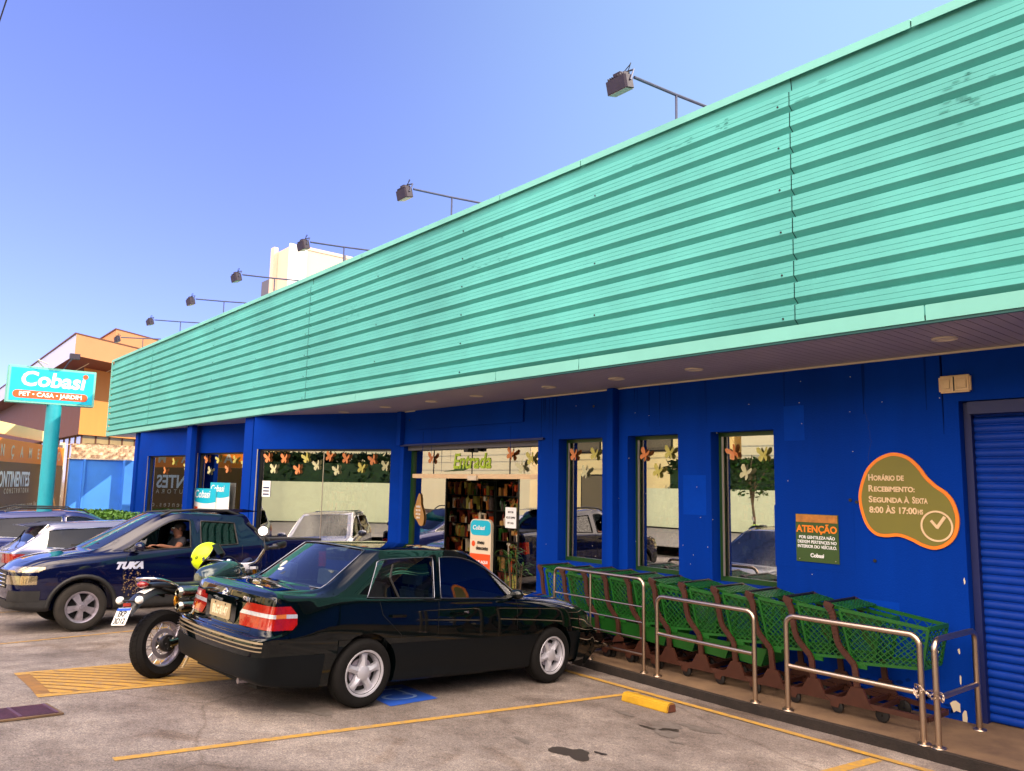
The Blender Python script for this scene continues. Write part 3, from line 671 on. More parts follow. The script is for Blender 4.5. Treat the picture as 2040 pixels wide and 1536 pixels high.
for x, y, rz, lb in ((-12.35, 9.35, 0, 'tall shelving of packs seen through the open doorway, its left unit'), (-10.7, 9.35, 0, 'tall shelving of packs seen through the open doorway, its right unit'),
                 (-13.4, 11.4, .1, 'shelving of packs deep in the shop left of the doorway'), (-8.3, 10.9, 0, 'shelving of packs behind the first narrow window from the door'),
                 (-6.3, 10.6, 0, 'shelving of packs behind the middle narrow window'), (-15.8, 10.4, .3, 'shelving of packs behind the right half of the wide angled window'), (-17.9, 9.6, .3, 'shelving of packs behind the left half of the wide angled window')):
    k += 1; shelf(x, y, rz, seed=k, label=lb, h=2.3)
# ================================================================ signs on the wall
TXW = lambda x, z, y=WY-.016: frame((x, y, z), (1, 0, 0), (0, 0, 1))
bp = [(-0.485, 0.056), (-0.417, 0.264), (-0.314, 0.387), (-0.189, 0.454), (-0.081, 0.468), (0.047, 0.423), (0.145, 0.329), (0.215, 0.225), (0.298, 0.142), (0.391, 0.073), (0.457, -0.027), (0.491, -0.176), (0.466, -0.326), (0.39, -0.431), (0.268, -0.49), (0.146, -0.473), (0.022, -0.417), (-0.092, -0.386), (-0.225, -0.4), (-0.332, -0.38), (-0.424, -0.284), (-0.48, -0.109)][::-1]
t = thing('delivery_hours_sign', 'olive bean-shaped sign with orange rim and white clock beside the roller shutter', 'sign', (-3.50, WY-.005, 1.67))
o_ = [(p.x, p.y) for p in smoothpath([(x, y, 0) for x, y in bp], 4, True)]
cx_ = sum(p[0] for p in o_)/len(o_); cy_ = sum(p[1] for p in o_)/len(o_)
def inset(P, d):
    o = []; n = len(P)
    for i in range(n):
        a, c = Vector(P[i-1]), Vector(P[(i+1) % n]); tt = (c-a).normalized(); nn = Vector((-tt.y, tt.x))
        if nn.dot(Vector((cx_, cy_))-Vector(P[i])) < 0 and False: nn = -nn
        o.append((P[i][0]+nn.x*d*SG, P[i][1]+nn.y*d*SG))
    return o
ar = sum(o_[i-1][0]*o_[i][1]-o_[i][0]*o_[i-1][1] for i in range(len(o_))); SG = 1 if ar > 0 else -1
L_ = frame((0, 0, 0), (1, 0, 0), (0, 0, 1))
b = MB(); b.prism(o_, 0, .018, L_); b.build('rim', 'orange', t)
b = MB(); b.prism(inset(o_, .035), .019, .023, L_); b.build('face', 'olive', t)
TL = lambda x, z, y=-.026: frame((x, y, z), (1, 0, 0), (0, 0, 1))
def fit_text(name, runs, x0, x1, z, m, parent, MF, bold=.0025):
    """runs = [(text, cap height)] set side by side on one baseline and fitted between x0 and x1"""
    ms = []; x = 0
    for body, hgt in runs:
        me = text_mesh(body, hgt*1.42, depth=.004, bold=bold, align='LEFT'); xs_ = [v.co.x for v in me.vertices]; w_ = max(xs_)-min(xs_)
        for v in me.vertices: v.co.x += x-min(xs_); v.co.y += hgt*.42
        ms.append(me); x += w_+hgt*.10
    k = (x1-x0)/(x-runs[-1][1]*.10)
    for me in ms:
        for v in me.vertices: v.co.x *= k
        me.materials.clear(); me.materials.append(MATS[m]); link(name, me, parent, MF(x0, z))
for runs, x0, x1, z in (([('H', .064), ('ORÁRIO DE', .05)], -.373, -.01, .182), ([('R', .064), ('ECEBIMENTO:', .05)], -.375, .092, .068), ([('S', .064), ('EGUNDA À', .05)], -.377, .035, -.044), ([('S', .064), ('EXTA', .05)], .065, .212, -.044), ([('8:00 ÀS 17:00', .062)], -.375, .105, -.152), ([('HS', .045)], .112, .163, -.152)):
    fit_text('lettering', runs, x0, x1, z, 'cream', t, TL)
b = MB(); ro = .152; b.lathe([(ro-.018, .024), (ro-.018, .030), (ro, .030), (ro, .024)], 36, L_ @ Matrix.Translation((.286, -.262, 0))); b.build('clock_ring', 'cream', t)
b = MB(); b.bar((.292, -.027, -.278), (.234, -.027, -.208), .026, .005, upv=(0, 1, 0)); b.bar((.285, -.0272, -.282), (.365, -.0272, -.168), .030, .005, upv=(0, 1, 0)); b.build('clock_hands', 'cream', t)

t = thing('warning_sign', 'small square olive green sign with orange heading, left of the bean-shaped sign', 'sign', (-4.48, WY-.004, 1.21))
b = MB(); b.box(-.250, .250, -.010, 0, -.262, .262); b.build('panel', 'olive_dark', t)
b = MB(); b.box(-.242, .242, -.013, -.0105, .172, .256); b.build('wood_strip', 'wood_strip', t)
for s_, z, sz, m, bo in (('ATENÇÃO', .095, .105, 'orange', .003), ('POR GENTILEZA NÃO', .005, .047, 'white', .001), ('DEIXEM PERTENCES NO', -.045, .047, 'white', .001), ('INTERIOR DO VEÍCULO.', -.095, .047, 'white', .001), ('Cobasi', -.190, .060, 'white', .002)):
    text('lettering', s_, sz, m, t, TL(0, z, -.0135), bold=bo, sx=.90 if z < .05 and z > -.12 else .95)
b = MB()
for x, z in ((-.21, -.235), (.21, -.235)): b.cyl((x, -.014, z), (x, -.010, z), .006, 8)
b.build('screws', 'alu', t)
b = MB(); b.box(-5.0, -4.06, WY-.0035, WY-.002, .87, 1.56)
o = b.build('repainted_patch', 'blue_paint'); o.parent = shop; o.matrix_local = SH

t = thing('emergency_light', 'cream twin-lens emergency light box fixed above the corner of the roller shutter', 'emergency light', (-2.98, WY, 2.80))
b = MB(); b.box(-.145, .145, -.055, -.002, -.085, .085); b.build('housing', 'cream', t, bevel=.015, smooth=40)
for x in (-.082, .068): q = MB(); q.box(x-.045, x+.045, -.062, -.056, -.045, .045); q.build('lens', 'cream', t, bevel=.006)
b = MB(); b.box(-.008, .004, -.058, -.056, -.07, .07); b.build('seam', 'dark_frame', t)

# ================================================================ floodlights on arms above the fascia
def floodlight(X, first=None, zc=6.09):
    t = thing('floodlight', '', 'floodlight', (X, FY, FZ1))
    b = MB(); b.tube([(0, .62, .36), (0, -.02, .30), (0, -.68, .25)], .017, 8); b.build('arm', 'galv', t, smooth=40)
    b = MB(); b.cyl((0, .03, 0), (0, .03, .30), .014, 8); b.build('post', 'galv', t, smooth=40)
    h = Matrix.Translation((-.135, -.76, .19)) @ Matrix.Rotation(R(14), 4, 'X') @ Matrix.Rotation(R(90), 4, 'Z') @ Matrix.Diagonal((.82, .62, 1.05, 1))
    b = MB(); b.prism([(-.20, -.085), (.20, -.085), (.23, -.06), (.23, .06), (.20, .085), (-.20, .085), (-.23, .06), (-.23, -.06)], -.07, .06, h @ Matrix.Rotation(R(90), 4, 'Z'))
    for i in range(9): b.box(-.06, .06, -.19+i*.045, -.178+i*.045, .06, .092, M=h)
    b.box(-.03, .03, -.08, .08, .092, .12, M=h)
    hd = b.build('lamp_head', 'lamp_body', t)
    b = MB(); b.box(-.075, .075, -.20, .20, -.078, -.071, M=h); b.build('lens', 'lamp_glass', hd)
    b = MB(); b.tube([h @ Vector(p) for p in ((.10, .0, .13), (.10, -.245, .11), (.0, -.245, 0))], .010, 6); b.tube([h @ Vector(p) for p in ((.10, .0, .13), (.10, .245, .11), (.0, .245, 0))], .010, 6); b.build('bracket', 'galv', t)
    b = MB(); b.tube(smoothpath([h @ Vector(p) for p in ((.03, -.1, .11), (.06, -.22, .16), (.0, -.3, .15), (-.02, -.24, .08))], 5), .005, 5); b.build('cable', 'black', t)
    return t
LX = [-5.14, -9.42, -12.86, -16.0, -19.02, -22.35, -26.03]
LN = ['nearest and largest floodlight on an arm above the turquoise fascia, at the right', 'second nearest arm floodlight above the fascia, over the entrance doors', 'third arm floodlight from the right, in front of the pale tower',
      'fourth arm floodlight from the right, its arm crossing the foot of the tower', 'fifth arm floodlight from the right, against clear sky left of the tower', 'sixth arm floodlight from the right, just above the brown building roof', 'farthest arm floodlight, at the left end of the fascia against the orange building']
f0 = floodlight(LX[0])
for i, X in enumerate(LX):
    o = f0 if i == 0 else copy_tree(f0); o.location = (X, FY, FZ1); o['label'] = LN[i]; o['group'] = 'floodlights on arms above the fascia'
    for sc in ((1, 1, 1), (.92, .98, 1), (1, .95, .97), (1, 1, 1), (1, .96, 1), (1, .97, .95), (1, .9, 1))[i:i+1]: o.scale = sc

# ================================================================ steel rails along the pavement edge
def rail(name, X0, X1, y0, y1, top, bars, r, label, extra=None, r2=None, flange=True):
    t = thing(name, label, 'railing', (X0, y0, SW), group='stainless steel rails along the kerb')
    dx, dy = X1-X0, y1-y0; L = math.hypot(dx, dy); D = Vector((dx/L, dy/L, 0)); c = .09
    pts = [Vector((0, 0, .004))]+[Vector((0, 0, top-c))]
    for i in range(1, 6): a = math.pi/2*i/6; pts.append(D*(c-c*math.cos(a))+Vector((0, 0, top-c+c*math.sin(a))))
    pts.append(D*c+Vector((0, 0, top))); pts.append(D*(L-c)+Vector((0, 0, top)))
    for i in range(1, 6): a = math.pi/2*i/6; pts.append(D*(L-c+c*math.sin(a))+Vector((0, 0, top-c+c*math.cos(a))))
    pts += [D*L+Vector((0, 0, top-c)), D*L+Vector((0, 0, .004))]
    b = MB(); b.tube(pts, r, 14); b.build('hoop', 'steel', t, smooth=50)
    for z in bars:
        b = MB(); b.cyl(Vector((0, 0, z))+D*r, D*(L-r)+Vector((0, 0, z)), r2 or r*.9, 12); b.build('crossbar', 'steel', t, smooth=50)
    if extra:
        for e in extra: b = MB(); b.cyl(D*e, D*e+Vector((0, 0, top-r)), r*.75, 12); b.build('middle_post', 'steel', t, smooth=50)
    for p in [Vector((0, 0, 0)), D*L]+[D*e for e in (extra or [])]:
        b = MB(); b.lathe([(.0, .014), (r, .016), (r*1.15, .02), (r*2.2, .008), (r*2.3, 0)], 18, Matrix.Translation(p)); b.build('base_flange', 'steel', t, smooth=40)
    return t
rail('rail', -7.66, -6.13, 7.26, 7.25, 1.06, [.20, .38, .56, .74], .020, 'thinner steel rail with four crossbars and a middle post, nearest the sedan', extra=[.66], r2=.010)
rail('rail', -5.94, -4.64, 7.26, 7.21, .89, [.47], .024, 'middle steel hoop rail with a single crossbar, in front of the carts')
rail('rail', -4.29, -3.02, 7.23, 7.23, .90, [.42], .026, 'right-hand steel hoop rail with one crossbar, in front of the last carts')
rail('rail', -2.90, -2.88, 7.23, 8.08, .88, [.40], .026, 'short steel rail set at right angles to the shop wall beside the shutter')
t = thing('chain', 'twisted steel chain tying the two right-hand rails together', 'chain', (-2.96, 7.22, SW+.42))
rn = random.Random(3); pth = smoothpath([(-.11, -.03, .03), (-.08, -.045, -.03), (-.04, -.03, .03), (0, -.01, .0), (.05, -.04, -.02), (.09, -.045, .01), (.12, -.02, -.03), (.10, .03, .02), (.0, .03, .03), (-.08, .04, .0), (-.11, 0, .06), (-.06, -.045, .07), (.02, -.04, .01), (.09, -.04, .05)], 3)
for i in range(len(pth)-1):
    a, c = pth[i], pth[i+1]; d = (c-a).normalized(); sdv = d.orthogonal().normalized() if i % 2 else d.cross(d.orthogonal()).normalized()
    q = [(a+c)/2+d*(.017*math.cos(s)) + sdv*(.008*math.sin(s)) for s in [2*math.pi*j/8 for j in range(8)]]
    b = MB(); b.tube(q, .0032, 5, close=True); b.build('chain_link', 'steel', t)

# ================================================================ wheel stop
t = MB(); p = [(-.075, 0), (-.062, .07), (-.038, .088), (.038, .088), (.062, .07), (.075, 0)]
t.prism(p, -.29, .29, Matrix(((0, 0, 1, 0), (1, 0, 0, 0), (0, 1, 0, 0), (0, 0, 0, 1))))
Mw = Matrix.Translation((-5.30, 6.33, G(-5, 6.33))) @ Matrix.Rotation(R(2), 4, 'Z') @ Matrix.Rotation(R(-4), 4, 'X')
o = t.build('wheel_stop', ['yellow_block', 'rust_edge'], M=Mw, bevel=.008, label='worn yellow concrete wheel stop lying behind the empty bay line', cat='wheel stop')
for pl_ in o.data.polygons:
    if pl_.normal.x > .9: pl_.material_index = 1

# ================================================================ drain grate
t = thing('drain_grate', 'rusty purple-brown slotted drain grate let into the asphalt at the left edge', 'drain cover', (-7.19, 1.23, G(-7.19, 1.23)+.006))
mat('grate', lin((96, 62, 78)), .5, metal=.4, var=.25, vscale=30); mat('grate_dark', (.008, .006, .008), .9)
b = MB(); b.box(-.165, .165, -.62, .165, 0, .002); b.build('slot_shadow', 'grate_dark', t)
b = MB()
for i in range(11): x = -.155+i*.031; b.box(x-.006, x+.006, -.61, .155, .003, .014)
for y in (-.61, -.35, -.1, .15): b.box(-.165, .165, y-.012, y+.012, .003, .016)
b.build('bars', 'grate', t)
b = MB(); b.box(-.19, -.167, -.64, .19, -.003, .010); b.box(.167, .19, -.64, .19, -.003, .010); b.box(-.167, .167, .167, .19, -.003, .010); b.build('surround', 'sidewalk', t)
t.rotation_euler = (R(-4), 0, R(8))

# ================================================================ shopping carts
mat('cart_green', lin((20, 82, 22)), .38, var=.1, vscale=6); mat('cart_tray_green', lin((18, 74, 18)), .4); mat('cart_brown', lin((62, 30, 17)), .5, var=.18, vscale=9)
def lattice(b, q, nu, nv, th, mi=0, d2=None):
    """diagonal net of thin bars clipped to a quadrilateral q = 4 corners (a,b,c,d)"""
    a, b_, c, d = [Vector(x) for x in q]
    P = lambda u, v: (a*(1-u)+b_*u)*(1-v)+(d*(1-u)+c*u)*v
    nrm = (b_-a).cross(d-a).normalized()
    def clip(u0, v0, u1, v1):
        t0, t1 = 0, 1
        for p, q_ in ((-(u1-u0), u0), (u1-u0, 1-u0), (-(v1-v0), v0), (v1-v0, 1-v0)):
            if abs(p) < 1e-9:
                if q_ < 0: return None
                continue
            r_ = q_/p
            if p < 0: t0 = max(t0, r_)
            else: t1 = min(t1, r_)
        return None if t1-t0 < .02 else (u0+(u1-u0)*t0, v0+(v1-v0)*t0, u0+(u1-u0)*t1, v0+(v1-v0)*t1)
    k = nv/nu
    for i in range(-nv, nu+1):
        for s_ in (0, 1):
            u0 = i/nu; u1 = u0+k
            cc = clip(u0, 0, u1, 1) if s_ == 0 else clip(u0, 1, u1, 0)
            if cc: b.bar(P(cc[0], cc[1])+nrm*(.002*s_), P(cc[2], cc[3])+nrm*(.002*s_), th, .006, mi, nrm)
def cart():
    t = thing('shopping_cart', '', 'shopping cart', (0, 0, 0), group='green shopping carts nested along the wall')
    W0, W1 = .27, .20            # half widths at handle and nose
    A = lambda s_: dict(rt=(.10, s_*W0, .985), ft=(.90, s_*W1, .905), fb=(.83, s_*W1*.95, .545), rb=(.20, s_*W0*.9, .495))
    b = MB()
    for s_ in (-1, 1):
        a = A(s_); lattice(b, (a['rb'], a['fb'], a['ft'], a['rt']), *((11, 7, .0075) if s_ < 0 else (7, 4, .006)))
    l, r_ = A(1), A(-1)
    lattice(b, (r_['fb'], l['fb'], l['ft'], r_['ft']), 5, 6, .0065); lattice(b, (r_['rb'], r_['fb'], l['fb'], l['rb']), 6, 4, .006)
    b.build('basket_net', 'cart_green', t)
    b = MB()
    for s_ in (-1, 1):
        a = A(s_)
        b.bar(a['rt'], a['ft'], .022, .032); b.bar(a['rb'], a['fb'], .02, .026); b.bar(a['ft'], a['fb'], .026, .022, upv=(1, 0, 0)); b.bar(a['rt'], a['rb'], .024, .022, upv=(1, 0, 0))
    b.bar(r_['ft'], l['ft'], .024, .040); b.bar(r_['fb'], l['fb'], .02, .026); b.bar(r_['rt'], l['rt'], .02, .03)
    b.box(.22, .34, -W0*.9-.012, -W0*.9+.01, .455, .49)
    b.build('basket_rim', 'cart_green', t)
    b = MB()          # slatted seat flap across the handle end
    q = [Vector(v) for v in ((.02, -W0, 1.03), (.20, -W0, 1.0), (.20, W0, 1.0), (.02, W0, 1.03))]
    for i in range(7): f = i/6; b.bar(q[0].lerp(q[1], f), q[3].lerp(q[2], f), .010, .008)
    for i in range(9): f = i/8; b.bar(q[0].lerp(q[3], f), q[1].lerp(q[2], f), .010, .008)
    b.build('seat_flap', 'cart_green', t)
    b = MB(); b.cyl((-.03, -W0-.01, 1.035), (-.03, W0+.01, 1.035), .016, 10); b.build('handle', 'black', t, smooth=40)
    for s_ in (-1, 1):
        b = MB(); y = s_*(W0+.012)
        pth = smoothpath([(-.03, y, 1.02), (.03, y, .93), (.05, y, .78), (.09, y, .64), (.19, y, .53), (.235, y, .47), (.25, y, .33), (.27, y, .16)], 4)
        prev = None
        for i in range(len(pth)-1): b.bar(pth[i], pth[i+1]+(pth[i+1]-pth[i])*.08, .026, .066-.014*math.sin(i/len(pth)*3.1), upv=(1, 0, .4))
        b.bar((-.05, y, 1.03), (.04, y, 1.0), .034, .045)
        b.prism([(.20, .28), (.31, .28), (.38, .14), (.42, .105), (.16, .105), (.08, .10), (.06, .055), (-.01, .06), (-.02, .10), (.06, .15), (.14, .18)], -.014, .014, Matrix.Translation((0, y, 0)) @ frame((0, 0, 0), (1, 0, 0), (0, 0, 1)))
        b.build('side_frame', 'cart_brown', t)
        b = MB(); b.bar((.30, y, .135), (.86, s_*(W1+.01), .115), .030, .045); b.build('base_bar', 'cart_brown', t)
        for (wx, wr, nm) in ((.045, .062, 'rear_wheel'), (.46, .066, 'caster')):
            yy = s_*(W0-.0) if wx < .1 else s_*(W0-.045)
            Mr = Matrix.Translation((wx, yy, wr)) @ Matrix.Rotation(R(90), 4, 'X')
            b = MB(); b.lathe([(.012, -.016), (wr*.75, -.016), (wr*.95, -.012), (wr, 0), (wr*.95, .012), (wr*.75, .016), (.012, .016)], 18, Mr); wh = b.build(nm, 'black', t, smooth=35)
            if wx > .1: b = MB(); b.bar((wx-.01, yy, wr), (wx+.0, yy, .13), .045, .02, upv=(1, 0, 0)); b.build('fork', 'black', wh)
    b = MB(); b.bar((.86, -W1, .115), (.86, W1, .115), .03, .04); b.build('cross_bar', 'cart_brown', t); b = MB(); b.bar((.30, -W0, .14), (.30, W0, .14), .03, .04); b.build('cross_bar', 'cart_brown', t)
    return t
HX = [-8.22, -7.78, -7.37, -7.02, -6.62, -6.22, -5.78, -5.32, -4.88, -4.43, -3.98]
c0 = cart(); tr = MB()
def tray(parent):
    b = MB(); 
    for s_ in (-1, 1): b.add([(.24, s_*.25, .47), (.60, s_*.22, .46), (.52, s_*.21, .27), (.28, s_*.24, .29)], [(0, 1, 2, 3)])
    b.add([(.52, -.21, .27), (.28, -.24, .29), (.28, .24, .29), (.52, .21, .27)], [(0, 1, 2, 3)])
    return b.build('lower_tray', 'cart_tray_green', parent, recalc=False)  # trays have their own, slightly darker green
ords = ['last', 'tenth', 'ninth', 'eighth', 'seventh', 'sixth', 'fifth', 'fourth', 'third', 'second']
rn = random.Random(9)
cs = []
for i, X in enumerate(HX):
    o = c0 if i == 0 else copy_tree(c0)
    o.location = (X, 7.80, (SW if X > -7.4 else SW-.02)); o.rotation_euler = (0, 0, R(rn.uniform(-1.0, 1.0))); o.scale = (1, 1, 1.0)
    o['label'] = 'green shopping cart at the right end of the nested row, its whole basket showing' if i == 10 else ('green shopping cart at the left end of the nested row, beside the potted plant' if i == 0 else 'green net shopping cart, %s from the left in the nested row' % ['', 'second', 'third', 'fourth', 'fifth', 'sixth', 'seventh', 'eighth', 'ninth', 'tenth'][i])
    cs.append(o)
for i, o in enumerate(cs):
    if 1 <= i <= 7: tray(o)

# ================================================================ entrance dressings
def leafblade(b, base, az, L, droop, wd, mi=0):
    d = Vector((math.cos(az), math.sin(az), 0)); s_ = Vector((-d.y, d.x, 0)); n = 5; vs = []
    for i in range(n+1):
        f = i/n; p = base+d*(L*f*(1-.15*f))+Vector((0, 0, L*(.55*f-droop*f*f))); w_ = wd*math.sin(min(1, f*1.25+.12)*math.pi)**.8 if f < 1 else .001
        vs += [p-s_*w_/2, p+s_*w_/2+Vector((0, 0, w_*.15))]
    b.add(vs, [(2*i, 2*i+1, 2*i+3, 2*i+2) for i in range(n)], mi)
t = thing('potted_plant', 'palm-like potted plant with drooping narrow leaves beside the right side of the doorway', 'potted plant', (-9.35, 8.0, -.53))
b = MB(); b.lathe([(0, 0), (.13, 0), (.15, .02), (.19, .30), (.205, .32), (.205, .35), (.18, .35), (.17, .31), (0, .30)], 24); b.build('pot', 'white', t, smooth=40)
rn = random.Random(2); b = MB(); st = MB()
for k in range(9):
    a = rn.uniform(0, 6.28); h = rn.uniform(.75, 1.35); bx = Vector((math.cos(a)*.05, math.sin(a)*.05, .3)); tp = bx+Vector((math.cos(a)*.16*rn.random(), math.sin(a)*.10*rn.random(), h-.3))
    st.tube([bx, (bx+tp)/2+Vector((.01, .01, 0)), tp], .008, 5)
    for j in range(9): az = rn.uniform(0, 6.28); leafblade(b, tp-Vector((0, 0, .02*j)), az, rn.uniform(.28, .46), rn.uniform(.3, 1.0), rn.uniform(.02, .032))
b.build('leaves', 'leaf', t, recalc=False); st.build('stem', 'bark', t)
for x, y, lb in ((-10.98, 8.62, 'promotional totem with a turquoise top, standing in the open doorway'), (-9.55, 8.85, 'promotional totem with a turquoise top behind the right glass leaf, beside the plant')):
    t = thing('promotional_totem', lb, 'display totem', (x, y, -.5), .12)
    P = rrect(.52, 1.62, .1, 5, 0, .81); b = MB(); b.prism(P, -.03, .03, frame((0, 0, 0), (1, 0, 0), (0, 0, 1))); b.build('board', 'offwhite', t)
    b = MB(); b.prism([(x_, z_) for x_, z_ in rrect(.50, .26, .09, 5, 0, 1.47)], .032, .034, frame((0, 0, 0), (1, 0, 0), (0, 0, 1))); b.build('header', 'cyan_sign', t)
    b = MB(); b.box(-.25, .25, -.036, -.032, .72, 1.02); b.build('orange_band', 'orange_red', t)
    b = MB(); b.box(-.25, .25, -.036, -.032, .05, .70); b.build('blue_band', 'cyan_sign', t)
    F = lambda x_, z_: frame((x_, -.040, z_), (1, 0, 0), (0, 0, 1))
    text('lettering', 'Cobasi', .11, 'white', t, F(-.04, 1.47), bold=.002, shear=.15); text('lettering', 'meu', .10, 'black', t, F(.02, 1.22), bold=.002); text('lettering', 'desconto', .10, 'black', t, F(.05, 1.12), bold=.002, sx=.8); text('lettering', 'PEGUE AQUI', .07, 'white', t, F(0, .88), bold=.002)
    b = MB(); b.ball((-.17, -.036, 1.19), (.045, .004, .05), 10, 6); b.build('orange_mark', 'orange_red', t)
t = thing('picket_border', 'small white zigzag picket border in front of the potted plant', 'border fence', (-9.35, 7.72, -.53))
b = MB()
for i in range(6): x = -.3+i*.1; b.bar((x, 0, 0), (x+.05, 0, .3), .018, .012, upv=(0, 1, 0)); b.bar((x+.05, 0.013, .3), (x+.1, 0.013, 0), .018, .012, upv=(0, 1, 0))
b.build('pickets', 'offwhite', t)
# ================================================================ left background
# pylon sign
PX, PY = -20.5, 3.45
t = thing('pylon_sign', 'turquoise pole sign with white lettering over an orange band, left of the shop', 'sign', (PX, PY, G(PX, PY)))
g0 = -G(PX, PY)
b = MB(); b.cyl((0, 0, -.05), (0, 0, g0+3.36), .155, 32); b.build('pole', 'cyan_pole', t, smooth=40)
SZ0, SZ1 = g0+3.36, g0+4.20; SY0, SY1 = -.97, .80
b = MB(); b.box(-.12, .12, SY0, SY1, SZ0, SZ1); b.build('cabinet', 'teal_flash', t, bevel=.01)
b = MB(); b.box(.121, .128, SY0+.05, SY1-.05, SZ0+.05, SZ1-.05); b.build('face', 'cyan_sign', t)
FS = lambda y, z, d=.134: frame((d, y, z), (0, 1, 0), (0, 0, 1))
yc = (SY0+SY1)/2
text('lettering', 'Cobasi', .46, 'white', t, FS(yc, SZ0+.54), bold=.012, shear=.12, sx=1.02, depth=.01)
q = rrect(1.50, .17, .08, 6, 0, 0); b = MB(); b.prism(q, 0, .006, FS(yc-.02, SZ0+.20, .129)); b.build('orange_band', 'orange_red', t)
text('lettering', 'PET • CASA • JARDIM', .135, 'white', t, FS(yc-.02, SZ0+.20, .140), bold=.003, sx=1.02)
b = MB(); b.prism([(.055*math.cos(a*.5), .055*math.sin(a*.5)) for a in range(13)], 0, .006, FS(yc+.655, SZ0+.70, .142)); b.build('orange_dot', 'orange_red', t)
t2 = thing('sign_floodlight', 'small floodlight on a thin stalk on top of the turquoise pole sign', 'floodlight', (PX, PY+.13, SZ1-g0))
b = MB(); b.tube([(0, -.02, -.02), (.2, .06, .18), (.42, .12, .26)], .012, 6); b.build('stalk', 'galv', t2)
b = MB(); b.box(.38, .5, .02, .22, .22, .34); b.build('lamp_head', 'lamp_body', t2)
t2 = thing('sign_bracket', 'pale folded bracket standing on the left part of the turquoise pole sign', 'bracket', (PX, PY-.35, SZ1-g0))
b = MB(); b.tube([(0, .1, -.02), (.05, -.05, .12), (.3, -.1, .14), (.3, .1, .06)], .014, 6); b.build('bent_tube', 'alu', t2)
# end wall in light blue
t = thing('boundary_wall', 'light blue rendered boundary wall in sunlight at the left end of the shop', 'wall', (-30, 6, -.9))
b = MB(); M = frame((-30.1, 5.72, 0), Vector((1.2, 1.0, 0)), (0, 0, 1))
b = MB(); b.box(-30.3, -30.1, 5.70, 8.8, -.95, 2.33); b.box(-30.1, -29.98, 6.10, 6.16, -.95, 2.33); b.box(-30.1, -29.75, 7.35, 8.8, -.95, 2.33)
b.build('render', 'blue_light_wall', t, M=Matrix.Translation((30, -6, .9)))
b = MB(); b.box(-30.36, -30.04, 5.66, 8.8, 2.333, 2.37); b.build('coping', 'offwhite', t, M=Matrix.Translation((30, -6, .9)))
t = thing('stone_planter', 'rough pale and brown stone wall above the light blue boundary wall', 'stone wall', (-31.2, 7, 2))
b = MB(); rn = random.Random(6)
b.sheet(lambda u, v: (-31.2+rn.uniform(-.05, .05), 5.9+3.4*u, 1.9+1.0*v), 30, 8); b.sheet(lambda u, v: (-31.2-1.2*v, 5.9+3.4*u, 2.9+rn.uniform(-.04, .04)), 20, 2)
b.build('stones', 'stone', t, M=Matrix.Translation((31.2, -7, -2)))
# hedge
def hedge(name, x0, x1, y0, y1, z0, z1, n, sz, m, label, seed=1):
    t = thing(name, label, 'hedge', ((x0+x1)/2, (y0+y1)/2, z0)); rn = random.Random(seed); b = MB(); c = Vector(((x0+x1)/2, (y0+y1)/2, z0))
    for _ in range(n):
        p = Vector((rn.uniform(x0, x1), rn.uniform(y0, y1), z0+(z1-z0)*(1-rn.random()**2.2*.9)+.05*math.sin(rn.random()*9)))-c
        u = Vector((rn.uniform(-1, 1), rn.uniform(-1, 1), rn.uniform(-1, 1))).normalized(); v = u.orthogonal().normalized(); s_ = sz*rn.uniform(.6, 1.3)
        b.add([p-u*s_, p+v*s_*.45, p+u*s_, p-v*s_*.45], [(0, 1, 2, 3)])
    b.build('foliage', m, t, recalc=False)
    b = MB(); b.box(x0-c.x+.12, x1-c.x-.12, y0-c.y+.12, y1-c.y-.12, 0, (z1-z0)*.82); b.build('inner_branches', 'leaf_dark', t)
    return t
hedge('hedge', -26.5, -22.5, 3.9, 6.3, -.75, .72, 9000, .05, 'hedge_leaf', 'low clipped green hedge in front of the light blue wall')
# modern tan building
t = thing('modern_building', 'modern tan and orange clad building with an overhanging upper box behind the turquoise fascia', 'building', (-40, 7, 0))
T0 = Matrix.Translation((40, -7, 0))
A = Vector((-38.0, 6.99, 0)); B = Vector((-39.3, 8.82, 0)); d1 = (B-A).normalized(); d2 = Vector((-66.98, 7.74, 0))-A; d2.normalize()
def wedge(b, C, l1, l2, z0, z1, mi=(0, 0, 0, 0, 0)):
    P = [C, C+d1*l1, C+d1*l1+d2*l2, C+d2*l2]; vs = [p+Vector((0, 0, z)) for z in (z0, z1) for p in P]
    b.add(vs, [(0, 1, 5, 4)], mi[0]); b.add(vs, [(1, 2, 6, 5)], mi[1]); b.add(vs, [(2, 3, 7, 6)], mi[2]); b.add(vs, [(3, 0, 4, 7)], mi[3]); b.add(vs, [(0, 3, 2, 1)], mi[4]); b.add(vs, [(4, 5, 6, 7)], mi[0])
b = MB(); wedge(b, A, 22, 45, 6.99, 7.93, (0, 0, 0, 1, 2)); b.build('overhanging_box', ['tan_panel', 'painted_shade_panel', 'redwood'], t, M=T0)
b = MB(); wedge(b, A+Vector((.05, -.05, 0)), 22.1, 45.1, 7.94, 8.0, (0,)*5); b.build('roof_edge', 'brown_panel', t, M=T0)
b = MB()
for i in range(3): p = A+d1*(1.2+1.6*i); b.bar(p+d2*1.5+Vector((0, 0, 6.975)), p+d2*7+Vector((0, 0, 6.975)), .04, .02)
b.build('soffit_light', 'offwhite', t, M=T0)
C2 = Vector((-40.2, 8.0, 0))
C2 = Vector((-37.9, 6.95, 0))+d2*3.2+d1*1.4
b = MB(); wedge(b, C2, 20, 40, 3.75, 6.985, (0, 0, 0, 1, 2)); b.build('lower_storey', ['orange_panel', 'brown_panel', 'brown_panel'], t, M=T0)
